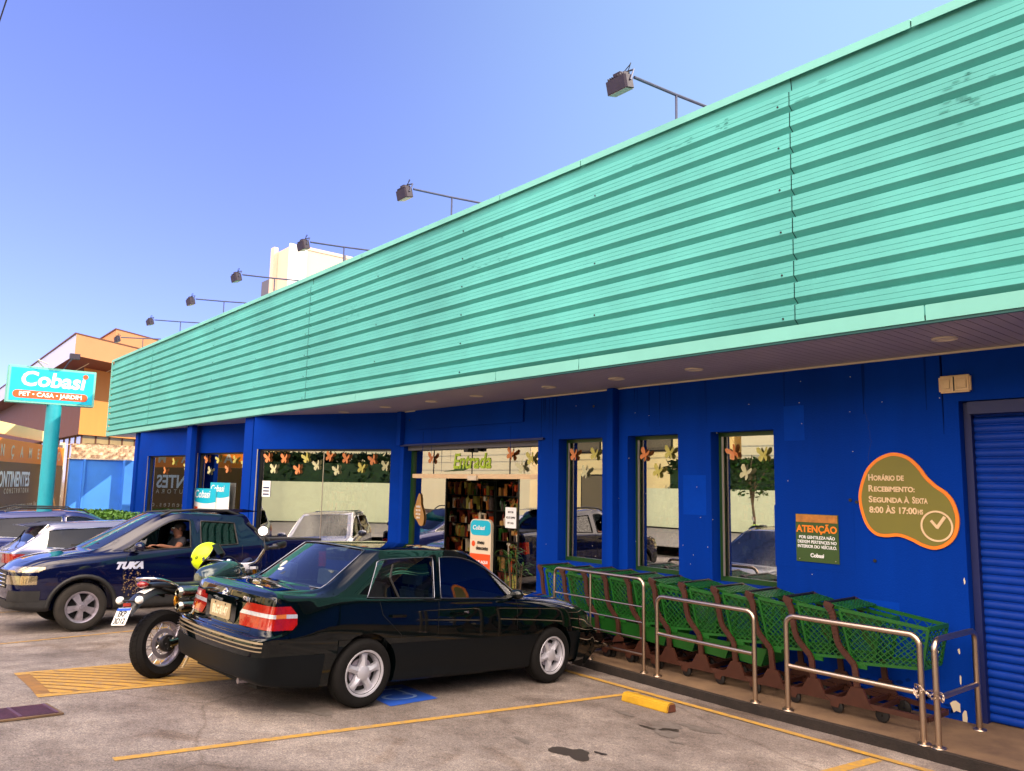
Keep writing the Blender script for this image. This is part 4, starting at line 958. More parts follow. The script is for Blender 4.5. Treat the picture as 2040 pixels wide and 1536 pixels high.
b = MB(); wedge(b, C2+d1*.3+d2*.3, 19, 39, -1, 3.74, (0, 0, 0, 0, 0))
mat('lobby_glass', lin((150, 128, 84)), .12, var=.25, vscale=1.2, spec=.8); b.build('lobby_glass', 'lobby_glass', t, M=T0)
b = MB()
for i in range(9): p = C2+d1*(.3+.9*i)+d2*.28; b.bar(p+Vector((0, 0, -1)), p+Vector((0, 0, 3.74)), .06, .06, upv=(1, 0, 0))
for i in range(12): p = C2+d1*.28+d2*(.3+1.6*i); b.bar(p+Vector((0, 0, -1)), p+Vector((0, 0, 3.74)), .06, .06, upv=(1, 0, 0))
b.build('mullions', 'brown_panel', t, M=T0)
b = MB(); wedge(b, Vector((-41.7, 9.4, 0)), 18, 20, 8.0, 9.0, (0, 0, 0, 1, 0)); b.build('upper_box', ['tan_panel', 'orange_panel'], t, M=T0)
b = MB(); wedge(b, Vector((-41.65, 9.35, 0)), 18.1, 20, 9.003, 9.07, (0,)*5); b.build('upper_roof_edge', 'brown_panel', t, M=T0)
# advertising hoarding
t = thing('hoarding', 'brown advertising hoarding with an orange strip and white lettering behind the pole sign', 'billboard', (-32, 5, 0))
A = Vector((-25.84, 3.10, 0)); B = Vector((-33.21, 6.05, 0)); A2 = A-(B-A).normalized()*1.2; D = (B-A2).normalized(); L = (B-A2).length
MH = frame(A2, D, (0, 0, 1)); TH = Matrix.Translation((32, -5, 0)) @ MH
b = MB(); b.box(0, L, .30, 2.12, -.06, 0); b.build('board', 'board_brown', t, M=TH)
b = MB(); b.box(0, L, 2.122, 2.78, -.05, .004); b.build('orange_strip', 'orange', t, M=TH)
def lab(s_, x, z, sz, m='offwhite', **k): text('lettering', s_, sz, m, t, TH @ Matrix.Translation((x, z, .012)), align='RIGHT', **k)
[text('lettering', ch, .46, 'offwhite', t, TH @ Matrix.Translation((L-.75-.98*i, 2.43, .012)), bold=.01) for i, ch in enumerate('OTNEMAÇNAL') if L-.75-.98*i > .3]; lab('CONTINENTES', L-4.5, 1.60, .62, bold=.015, m='white', sx=.86); lab('CONSTRUTORA', L-4.5, 1.27, .22, space=1.9); lab('continentes.com.br', L-3.4, .82, .25, space=1.6)
b = MB(); b.box(0, L+.2, 2.95, 3.3, -.4, -.3); b.build('top_glazing', 'facade_cream', t, M=TH)
b = MB()
for x in (L-.15, L-2.6, L-5.2, L-8): b.box(x, x+.14, -1, .30, -.14, -.06)
b.build('post', 'offwhite', t, M=TH)
b = MB(); b.box(L+.25, L+.40, -1, 3.0, -.2, -.05); b.build('side_frame', 'offwhite', t, M=TH); b = MB(); b.box(L+.02, L+.24, .3, 2.9, -.2, -.1); b.build('side_pier', 'grey_metal', t, M=TH)
b = MB(); b.box(0, L, -1, -.1, -.45, -.40); b.build('base_panel', 'leaf_dark', t, M=TH)
# tower
t = thing('tower_block', 'pale beige and white apartment tower rising behind the turquoise fascia', 'tower', (-46, 22, 0)); TT = Matrix.Translation((46, -22, 0))
b = MB(); b.box(-48.6, -46.4, 20.2, 40, 0, 16.7); b.build('shaft', 'concrete_tan', t, M=TT)
b = MB(); b.box(-46.39, -46.2, 20.15, 21.3, 0, 16.85); b.build('white_pier', 'concrete_white', t, M=TT)
b = MB(); b.box(-48.7, -48.2, 19.9, 20.19, 0, 17.0); b.build('corner_wall', 'concrete_tan', t, M=TT)
b = MB(); b.box(-50.2, -48.71, 20.0, 21, 0, 15.0); b.build('louvre_shaft', 'grey_metal', t, M=TT)
b = MB(); b.box(-46.6, -46.35, 21.31, 40, 16.70, 16.9); b.build('parapet', 'concrete_tan', t, M=TT)
b = MB(); b.cyl((-44.3, 23, 15), (-44.3, 23, 16.2), .1, 8); b.build('vent', 'grey_metal', t, M=TT)
# overhead cables
for i, (y, z) in enumerate(((1.25, 9.71), (1.15, 9.72))):
    t = thing('overhead_cable', ['right-hand dark cable crossing the top left corner of the sky', 'left-hand dark cable crossing the top left corner of the sky'][i], 'cable', (-14.8, y, z), group='cables in the top left corner')
    b = MB(); b.tube([(x, 0, .0012*x*x*(1 if abs(x) > 3 else 0)*0) for x in (-50, -20, 0, 20, 40)], .012, 6); b.build('wire', 'black', t)

# ================================================================ across the street (seen in the glass and paint)
def facade(name, x0, x1, y, z1, m, label, wins, m2=None, depth=9):
    t = thing(name, label, 'building', ((x0+x1)/2, y, 0)); T_ = Matrix.Translation((-(x0+x1)/2, -y, 0))
    b = MB(); b.box(x0, x1, y-depth, y, -.1, z1); b.build('wall', m, t, M=T_)
    b = MB(); b.box(x0-.1, x1+.1, y-depth-.1, y+.15, z1+.003, z1+.25); b.build('parapet', m2 or m, t, M=T_)
    for (a, c, d, e) in wins:
        b = MB(); b.box(a, c, y+.003, y+.06, d, e); f = b.build('window', 'dark_frame', t, M=T_); b = MB(); b.box(a+.08, c-.08, y+.062, y+.07, d+.08, e-.08); b.build('pane', 'lamp_glass', f)
    return t
facade('house', -34, -22, -15, 6.5, 'facade_cream', 'cream rendered building across the street with upper windows', [(-32, -30, 3.6, 5), (-27, -25, 3.6, 5), (-31.5, -29.5, 0, 2.4)])
facade('house', -50, -36, -15, 8.5, 'facade_white', 'white rendered building across the street, taller than the cream one', [(-48, -46, 5, 6.5), (-43, -41, 5, 6.5), (-39, -37.4, 1, 2.4)])
facade('house', -70, -54, -16, 10.0, 'facade_brown', 'brown building far down the street opposite', [(-68, -65, 4, 5.5)])
facade('house', -104, -72, -16, 13, 'facade_cream', 'long cream building farthest down the street opposite', [(-90, -86, 4, 6), (-82, -78, 4, 6)])
facade('house', -21, -8, -15, 7.5, 'facade_white', 'white two-storey building straight across the street', [(-19, -17.2, 4.2, 5.8), (-14, -12, 4.2, 5.8), (-16, -13, 0, 2.6)])
facade('house', -6, 12, -15, 6, 'facade_cream', 'cream shop row opposite the right end of the lot', [(-4, 0, 0, 2.6), (4, 8, 0, 2.6)])
t = thing('street_wall', 'pale green garden wall across the street', 'wall', (-26, -12.6, 0)); b = MB(); b.box(1, 13, -.1, .1, -.1, 1.7); b.build('wall_panel', 'fence_green', t)
def tree(x, y, h, r, label, seed, m='leaf_dark', n=2600, z0=0, trunk_r=.16, leaf=.16):
    t = thing('street_tree', label, 'tree', (x, y, z0)); rn = random.Random(seed)
    b = MB(); b.tube(smoothpath([(0, 0, -.05), (.06, .03, h*.3), (-.04, .05, h*.6), (0, 0, h*.9)], 4), [trunk_r*(1-.7*i/12) for i in range(13)], 9)
    cl = []
    for k in range(16):
        a = rn.uniform(0, 6.28); e = rn.uniform(.1, 1); q = Vector((math.cos(a)*r*e*.8, math.sin(a)*r*e*.8, h*.62+rn.uniform(-.3, .45)*h*.5)); cl.append((q, r*rn.uniform(.25, .45)))
        if k < 8: b.tube([(0, 0, h*(.35+.05*k)), q*.55+Vector((0, 0, h*.25)), q], [trunk_r*.45, trunk_r*.25, .02], 6)
    b.build('trunk', 'bark', t, smooth=50); b = MB()
    for _ in range(n):
        q, rr = rn.choice(cl); d = Vector((rn.gauss(0, 1), rn.gauss(0, 1), rn.gauss(0, .8))).normalized()*rr*rn.random()**.4; p = q+d
        u = Vector((rn.uniform(-1, 1), rn.uniform(-1, 1), rn.uniform(-.7, .7))).normalized(); v = u.orthogonal().normalized(); s_ = leaf*rn.uniform(.6, 1.2)
        b.add([p-u*s_, p+v*s_*.5, p+u*s_, p-v*s_*.5], [(0, 1, 2, 3)])
    b.build('crown', m, t, recalc=False); return t
tree(-12.0, -13.2, 4.4, 1.6, 'dark leafy tree across the street at the end of the garden wall', 2)
tree(-12.5, -2.6, 3.0, .7, 'slender young tree on the near verge', 4, m='leaf', n=500, trunk_r=.05, leaf=.08)

hedge('hedge', -24, -13, -14.6, -13.2, 1.0, 2.95, 2800, .22, 'leaf_dark', 'tall dark hedge behind the pale green garden wall across the street', seed=5)
t = thing('utility_pole', 'grey concrete utility pole carrying cables across the street', 'utility pole', (-31, -12.3, 0)); b = MB(); b.tube([(0, 0, -.1), (0, 0, 8.5)], [.16, .11], 12); b.box(-.9, .9, -.05, .05, 7.6, 7.75); b.build('pole', 'grey_metal', t)
for i, z in enumerate((7.8, 7.2, 6.2, 5.8, 5.3)):
    t = thing('overhead_cable', 'overhead cable strung along the far side of the street, %s from the top' % ['first', 'second', 'third', 'fourth', 'lowest'][i], 'cable', (-31, -12.3, z), group='cables along the street')
    b = MB(); b.tube([(-60+i*0+q*6, .05*i, .012*((q % 6)-3)**2-.1) for q in range(17)], .018, 5); b.build('wire', 'black', t)
hedge('hedge', 9.5, 12, -13, 6.5, -.3, 5.6, 5000, .30, 'leaf_dark', 'unseen tall dark hedge added right of the lot to darken reflections', seed=8)  # added out of view so that paint and glass reflect something dark
# ================================================================ cars
mat('car_black_green', (.0008, .0026, .0030), .04, coat=.6, spec=.25)
mat('car_navy', (.0015, .003, .026), .07, coat=.65, spec=.35)
mat('car_silver', (.20, .21, .30), .22, metal=.6, coat=1)
mat('car_blue', (.025, .035, .16), .14, metal=.3, coat=1)
mat('arch_black', (.006, .006, .006), .9)
mat('plastic_black', (.012, .012, .013), .55, var=.3, vscale=12, bump=.15, bscale=90)
mat('chrome', (.75, .74, .72), .12, metal=1)
mat('trim_dull', (.22, .23, .28), .3, metal=.9)
mat('rim_silver', (.50, .50, .56), .42, metal=.45)
mat('rim_grey', (.34, .31, .36), .35, metal=.7, var=.25, vscale=14)
mat('tyre_dusty', (.024, .019, .015), .9, col2=(.008, .007, .006), vscale=7, bump=.3)
mat('lamp_red', (.26, .006, .003), .12, coat=1, var=.25, vscale=30)
mat('lamp_amber', (.5, .13, .02), .12, coat=1, var=.15, vscale=60)
mat('lamp_clear', (.55, .56, .62), .12, coat=1, metal=.4, var=.25, vscale=60)
mat('lamp_dark', (.05, .045, .04), .08, coat=1, metal=.6)
mat('lamp_bronze', (.42, .33, .20), .12, coat=1, metal=.7, var=.3, vscale=40)
mat('matte_black_skin', (.003, .0045, .006), .42, spec=.18)  # matte dark skin laid over lower bodywork to hide reflections
mat('gold_reflection_trim', (.36, .29, .20), .32, metal=.6)
mat('seat_cloth', (.10, .12, .13), .9, var=.2, vscale=20)
mat('seat_dark', (.02, .022, .026), .8)
mat('plate', lin((176, 158, 122)), .4, metal=.2)
mat('seam', (.001, .001, .001), .8)
mat('mud', lin((120, 96, 64)), .95, var=.3, vscale=20)

def car_shell(stations, arches, ends, crease=None, levels=3):
    """stations: list of rows of 10 (x,y,z) points from floor centre up to roof centre (left half); returns a bmesh of the closed skin.
    material slots: 0 paint, 1 glass areas (by station/row), 2 arch lining"""
    n = len(stations); rows = 10; me = bpy.data.meshes.new('cage'); vs = []; idx = {}
    def v(p): vs.append(p); return len(vs)-1
    for s in range(n):
        for j in range(rows):
            x, y, z = stations[s][j]; idx[s, j, 1] = v((x, y if 0 < j < 9 else 0, z))
            idx[s, j, -1] = idx[s, j, 1] if j in (0, 9) else v((x, -y, z))
    fs = []; tg = []
    for s in range(n-1):
        for j in range(rows-1):
            for sd_ in (1, -1):
                q = [idx[s, j, sd_], idx[s+1, j, sd_], idx[s+1, j+1, sd_], idx[s, j+1, sd_]]
                fs.append(tuple(q if sd_ < 0 else q[::-1])); tg.append((s, j))
    for s, bow, flip in ((0, -ends[0], 1), (n-1, ends[1], -1)):
        mid = {0: idx[s, 0, 1], 9: idx[s, 9, 1]}
        for j in range(1, 9): x, y, z = stations[s][j]; mid[j] = v((x+bow*(1 if 1 < j < 8 else .6), 0, z))
        for j in range(0, 9):
            for sd_ in (1, -1):
                q = [idx[s, j, sd_], idx[s, j+1, sd_], mid[j+1], mid[j]]
                q2 = []
                for k in q:
                    if k not in q2: q2.append(k)
                if sd_*flip < 0: q2 = q2[::-1]
                fs.append(tuple(q2)); tg.append((-1 if s == 0 else 99, j))
    me.from_pydata(vs, [], fs)
    return me, tg
def skin(cage, tg, glass, creases, arches, levels=3, mats=()):
    """subdivide, cut wheel arches, return bmesh with material index 1 on glass faces"""
    for p, t in zip(cage.polygons, tg): p.material_index = 1 if t in glass else 0
    b = bmesh.new(); b.from_mesh(cage); bmesh.ops.recalc_face_normals(b, faces=b.faces)
    cl = b.edges.layers.float.get('crease_edge') or b.edges.layers.float.new('crease_edge')
    for e in b.edges:
        c = creases(e.verts[0].co, e.verts[1].co)
        if len(e.link_faces) == 2 and e.link_faces[0].material_index != e.link_faces[1].material_index: c = max(c, .9)
        if c: e[cl] = c
    vl = b.verts.layers.float.get('crease_vert') or b.verts.layers.float.new('crease_vert')
    for v in b.verts:
        k = sum(f.material_index == 1 for f in v.link_faces)
        if k == 1 and len(v.link_faces) > 2 and abs(v.co.y) > .05: v[vl] = .62
    b.to_mesh(cage); b.free()
    # pull the cage outwards until the smooth surface passes through the given points
    goal = [v.co.copy() for v in cage.vertices]
    o = bpy.data.objects.new('tmp', cage); COL.objects.link(o)
    m = o.modifiers.new('s', 'SUBSURF'); m.levels = 2; m.render_levels = 2; m.use_creases = True
    for it in range(4):
        cage.update(); o.update_tag(); dg = bpy.context.evaluated_depsgraph_get(); dg.update(); e = o.evaluated_get(dg); em = e.to_mesh()
        d = [(goal[i]-em.vertices[i].co)*.75 for i in range(len(goal))]; e.to_mesh_clear()
        for i, v in enumerate(cage.vertices): v.co += d[i]
    bpy.data.objects.remove(o)
    for i in range(3): cage.materials.append(None)
    o = bpy.data.objects.new('tmp', cage); COL.objects.link(o)
    m = o.modifiers.new('s', 'SUBSURF'); m.levels = levels; m.render_levels = levels; m.use_creases = True
    cut = []
    for (ax, ay, az, ar) in arches:
        for sd_ in (1, -1):
            cb = MB(); cb.lathe([(0, 0), (ar, 0), (ar, .6), (0, .6)], 56, Matrix.Translation((ax, sd_*ay, az)) @ Matrix.Rotation(R(-90*sd_), 4, 'X'))
            cme = bpy.data.meshes.new('c'); cme.from_pydata(cb.v, [], cb.f)
            for _ in range(3): cme.materials.append(None)
            for p in cme.polygons: p.material_index = 2
            bb = bmesh.new(); bb.from_mesh(cme); bmesh.ops.remove_doubles(bb, verts=bb.verts, dist=1e-4); bmesh.ops.recalc_face_normals(bb, faces=bb.faces); bb.to_mesh(cme); bb.free()
            co = bpy.data.objects.new('cut', cme); COL.objects.link(co); cut.append(co)
            bm_ = o.modifiers.new('b', 'BOOLEAN'); bm_.object = co; bm_.operation = 'DIFFERENCE'; bm_.solver = 'EXACT'
    dg = bpy.context.evaluated_depsgraph_get(); em = bpy.data.meshes.new_from_object(o.evaluated_get(dg))
    for c in cut: bpy.data.objects.remove(c)
    bpy.data.objects.remove(o)
    b = bmesh.new(); b.from_mesh(em); return b
def region(b, planes, want=None):
    """cut the bmesh along planes [(co, no)] (inside = negative side) within the region; return the faces inside all of them"""
    F = [f for f in b.faces if (want is None or want(f))]
    for co, no in planes:
        co = Vector(co); no = Vector(no).normalized(); F = [f for f in F if f.is_valid]
        geom = list({g for f in F for g in list(f.verts)+list(f.edges)})+F
        res = bmesh.ops.bisect_plane(b, geom=geom, plane_co=co, plane_no=no, dist=1e-6)
        new = set(F) | {g for g in res['geom'] if isinstance(g, bmesh.types.BMFace)}
        F = [f for f in new if f.is_valid and (f.calc_center_median()-co).dot(no) < 0]
    return F
def take(b, faces, name, m, parent, push=0, smooth=40, remove=True, thick=0, label=None):
    """split faces off into an object of their own"""
    faces = [f for f in faces if f.is_valid]
    if not faces: return None
    vm = {}; V = []; P = []
    for f in faces:
        q = []
        for v in f.verts:
            if v.index < 0 or v not in vm: vm[v] = len(V); V.append(v.co+v.normal*push)
            q.append(vm[v])
        P.append(q)
    me = bpy.data.meshes.new(name); me.from_pydata([tuple(v) for v in V], [], P); me.materials.append(MATS[m])
    if thick:
        bb = bmesh.new(); bb.from_mesh(me); bmesh.ops.solidify(bb, geom=bb.faces, thickness=thick); bb.to_mesh(me); bb.free()
    me.shade_smooth(); me.set_sharp_from_angle(angle=R(smooth))
    if remove: bmesh.ops.delete(b, geom=faces, context='FACES_ONLY')
    o = link(name, me, parent)
    if label: o['label'] = label
    return o
def box_planes(x0=None, x1=None, y0=None, y1=None, z0=None, z1=None):
    o = []
    if x0 is not None: o.append(((x0, 0, 0), (-1, 0, 0)))
    if x1 is not None: o.append(((x1, 0, 0), (1, 0, 0)))
    if y0 is not None: o.append(((0, y0, 0), (0, -1, 0)))
    if y1 is not None: o.append(((0, y1, 0), (0, 1, 0)))
    if z0 is not None: o.append(((0, 0, z0), (0, 0, -1)))
    if z1 is not None: o.append(((0, 0, z1), (0, 0, 1)))
    return o
def finish(b, name, parent, paint, glassm=None, extra=('arch_black',)):
    me = bpy.data.meshes.new(name); b.to_mesh(me); b.free(); me.materials.clear()
    for m in (paint, glassm or paint)+extra: me.materials.append(MATS[m])
    me.shade_smooth(); me.set_sharp_from_angle(angle=R(38))
    return link(name, me, parent)
def boundary_trim(faces, r, name, m, parent, push=.004, only=None):
    """thin round trim following the outline of a patch of faces"""
    S = set(faces); cnt = {}
    for f in faces:
        for e in f.edges: cnt[e] = cnt.get(e, 0)+1
    es = [e for e, c in cnt.items() if c == 1]
    adj = {}
    for e in es:
        for v in e.verts: adj.setdefault(v, []).append(e)
    used = set(); bb = MB()
    for e0 in es:
        if e0 in used: continue
        used.add(e0); ch = [e0.verts[0], e0.verts[1]]
        while True:
            nx = [e for e in adj[ch[-1]] if e not in used]
            if not nx: break
            used.add(nx[0]); ch.append(nx[0].other_vert(ch[-1]))
        close = ch[0] == ch[-1]
        if close: ch = ch[:-1]
        pts = [v.co+v.normal*push for v in ch]
        if only: 
            run = []
            for p in pts+[None]:
                if p is not None and only(p): run.append(p)
                else:
                    if len(run) > 2: bb.tube(run, r, 6)
                    run = []
        elif len(pts) > 2: bb.tube(pts, r, 6, close=close)
    if bb.v: return bb.build(name, m, parent, smooth=60)
def seam_lines(tree_, lines, parent, axis, w=.004, name='seam', m='seam', push=.0015, step=.02, sides=(1, -1)):
    """narrow ribbons laid on the body skin; each line = list of points; projected along axis ('y' side, 'x' back/front, 'z' top)"""
    b = MB()
    for L in lines:
        for sd_ in sides:
            pts = [];
            for i in range(len(L)-1):
                a, c = Vector(L[i]), Vector(L[i+1]); n = max(1, int((c-a).length/step))
                for k in range(n+(i == len(L)-2)): pts.append(a.lerp(c, k/n))
            hit = []
            for p in pts:
                if axis == 'y': o_ = Vector((p.x, sd_*2, p.z)); d = Vector((0, -sd_, 0))
                elif axis == 'x': o_ = Vector((p.x+(3 if p.x > 1 else -3), p.y*sd_, p.z)); d = Vector((-1 if p.x > 1 else 1, 0, 0))
                else: o_ = Vector((p.x, p.y*sd_, 3)); d = Vector((0, 0, -1))
                h = tree_.ray_cast(o_, d)
                if h[0] is not None: hit.append((h[0]+h[1]*push*(1 if h[1].dot(d) < 0 else -1), h[1] if h[1].dot(d) < 0 else -h[1]))
            vs = []
            for i, (p, nn) in enumerate(hit):
                q0 = hit[max(0, i-1)][0]; q1 = hit[min(len(hit)-1, i+1)][0]; t = (q1-q0)
                if t.length < 1e-6: t = Vector((0, 0, 1))
                s_ = t.normalized().cross(nn).normalized()*w/2; vs += [p-s_, p+s_]
            if len(hit) > 1: b.add(vs, [(2*i, 2*i+1, 2*i+3, 2*i+2) for i in range(len(hit)-1)])
    if b.v: return b.build(name, m, parent, recalc=False)
def wheel(parent, x, y, r, wd, rimr, style, side, tyre='rubber', rim='rim_silver', turn=0):
    """wheel as tyre + rim; side=1 left, -1 right; outer face looks outwards"""
    M = Matrix.Translation((x, y, r)) @ Matrix.Rotation(R(-90*side), 4, 'X') @ Matrix.Rotation(turn, 4, 'Z')
    b = MB(); h = wd/2
    b.lathe([(rimr-.02, -h*.8), (rimr+.005, -h*.95), (rimr+.03, -h), (r-.045, -h*1.02), (r-.015, -h*.86), (r-.004, -h*.6), (r-.004, -h*.30), (r-.012, -h*.29), (r-.012, -h*.24), (r-.002, -h*.23), (r, 0), (r-.002, h*.23), (r-.012, h*.24), (r-.012, h*.29), (r-.004, h*.30), (r-.004, h*.6), (r-.015, h*.86), (r-.045, h*1.02), (rimr+.03, h), (rimr+.005, h*.95), (rimr-.02, h*.8)], 64)
    w_ = link('wheel', None, parent, M); b.build('tyre', tyre, w_, smooth=40)
    b = MB(); f = h*.82
    b.lathe([(rimr-.03, -h*.8), (rimr-.035, 0), (rimr-.028, f-.03), (rimr-.018, f-.01), (rimr-.012, f+.012), (rimr+.004, f+.016), (rimr+.010, f+.006), (rimr+.008, h*.75)], 64)
    if style == 'five':        # five broad tapering spokes, hub cap
        for k in range(5):
            M2 = Matrix.Rotation(2*math.pi*k/5, 4, 'Z')
            P = [(.0, -.040), (.055, -.038), (.10, -.026), (rimr-.045, -.030), (rimr-.018, -.046), (rimr-.012, .0), (rimr-.018, .046), (rimr-.045, .030), (.10, .026), (.055, .038), (0, .040)]
            n = len(P); vs = [M2 @ Vector((px, py, f-.010-.012*(px/rimr)**2-(.018 if abs(py) > .03 and px > .05 and px < rimr-.03 else 0))) for px, py in P]+[M2 @ Vector((px, py*1.1, f-.055)) for px, py in P]
            ctr = [M2 @ Vector((px, 0, f+.004-.020*(px/rimr)**2)) for px in (0, .07, .12, rimr-.04, rimr-.014)]
            o = len(vs); vs += ctr
            fs = []
            top = list(range(n)); 
            half1 = [0, 1, 2, 3, 4, 5]; half2 = [10, 9, 8, 7, 6, 5]
            fs += [(o+0, 1, 0), (o+0, o+1, 2, 1), (o+1, o+2, 3, 2), (o+2, o+3, 4, 3), (o+3, o+4, 5, 4), (o+0, 10, 9), (o+0, 9, 8, o+1), (o+1, 8, 7, o+2), (o+2, 7, 6, o+3), (o+3, 6, 5, o+4)]
            fs += [(i, (i+1) % n, (i+1) % n+n, i+n) for i in range(n)]
            b.add(vs, fs)
        b.lathe([(0, f+.010), (.04, f+.008), (.062, f-.002), (.066, f-.02)], 32)
    elif style == 'fivecap':   # pickup: five split spokes
        for k in range(5):
            for da in (-.19, .19):
                M2 = Matrix.Rotation(2*math.pi*k/5+da*.55, 4, 'Z')
                vs = [M2 @ Vector(p) for p in ((.05, -.022, f), (rimr-.02, -.030, f-.006), (rimr-.02, .030, f-.006), (.05, .022, f), (.05, -.028, f-.04), (rimr-.02, -.036, f-.05), (rimr-.02, .036, f-.05), (.05, .028, f-.04))]
                b.add(vs, [(0, 1, 2, 3), (0, 4, 5, 1), (3, 2, 6, 7), (0, 3, 7, 4), (1, 5, 6, 2)])
            M2 = Matrix.Rotation(2*math.pi*k/5, 4, 'Z'); b.box(.06, rimr-.03, -.004, .004, f-.001, f+.004, M=M2)
        b.lathe([(0, f+.016), (.03, f+.015), (.036, f+.006), (.07, f+.003), (.074, f-.02)], 30)
        b.lathe([(rimr-.025, f-.005), (rimr-.02, f+.004), (rimr-.010, f+.004), (rimr-.008, f-.004)], 48)
    b.build('rim', rim, w_, smooth=32)
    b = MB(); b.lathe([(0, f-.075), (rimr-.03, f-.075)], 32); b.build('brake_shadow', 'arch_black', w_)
    if style == 'five':
        b = MB(); b.lathe([(0, f-.07), (rimr*.62, f-.07), (rimr*.62, f-.06), (0, f-.06)], 32); b.build('brake_disc', 'rim_grey', w_)
    return w_
def seats(parent, rows, y0, z, m='seat_cloth'):
    for (x, full) in rows:
        ys = ((-.36, .24), (.36, .24)) if not full else ((0, .62),)
        for yc, hw in ys:
            b = MB(); b.prism([(-.02, 0), (.50, .03), (.52, .12), (.02, .14)], -hw, hw, Matrix.Translation((x, yc, z)) @ frame((0, 0, 0), (1, 0, 0), (0, 0, 1)))
            b.prism([(.0, .1), (.10, .12), (-.06, .62), (-.16, .62)], -hw, hw, Matrix.Translation((x, yc, z)) @ frame((0, 0, 0), (1, 0, 0), (0, 0, 1)))
            b.build('seat', m, parent, bevel=.03, smooth=50)
            for q in ((0,) if not full else (-.38, .38)):
                b = MB(); b.box(x-.19, x-.11, yc+q-.12, yc+q+.12, z+.66, z+.80); b.box(x-.16, x-.14, yc+q-.06, yc+q-.05, z+.60, z+.67); b.box(x-.16, x-.14, yc+q+.05, yc+q+.06, z+.60, z+.67)
                b.build('headrest', m, parent, bevel=.02, smooth=50)
def place(root, X, Y, head, z=0, pitch=True, s=1):
    """stand a vehicle on the sloping ground; head = heading angle from +Y towards +X"""
    h = Vector((math.sin(head), math.cos(head), 0))
    if pitch:
        e = 1.2; p0 = Vector((X, Y, 0)); a = p0+h*.2; c = p0+h*2.6; h = Vector((c.x-a.x, c.y-a.y, G(c.x, c.y)-G(a.x, a.y))).normalized()
    n = Gn(X, Y); l = n.cross(h).normalized(); u = h.cross(l).normalized()
    M = Matrix((h, l, u)).transposed().to_4x4(); M.translation = Vector((X, Y, G(X, Y)+z)); root.matrix_world = M @ Matrix.Diagonal((s, s, s, 1))
def interp(tab, x):
    if x <= tab[0][0]: return tab[0][1]
    for (a, p), (b_, q) in zip(tab, tab[1:]):
        if x <= b_: t = (x-a)/(b_-a); return p+(q-p)*t
    return tab[-1][1]
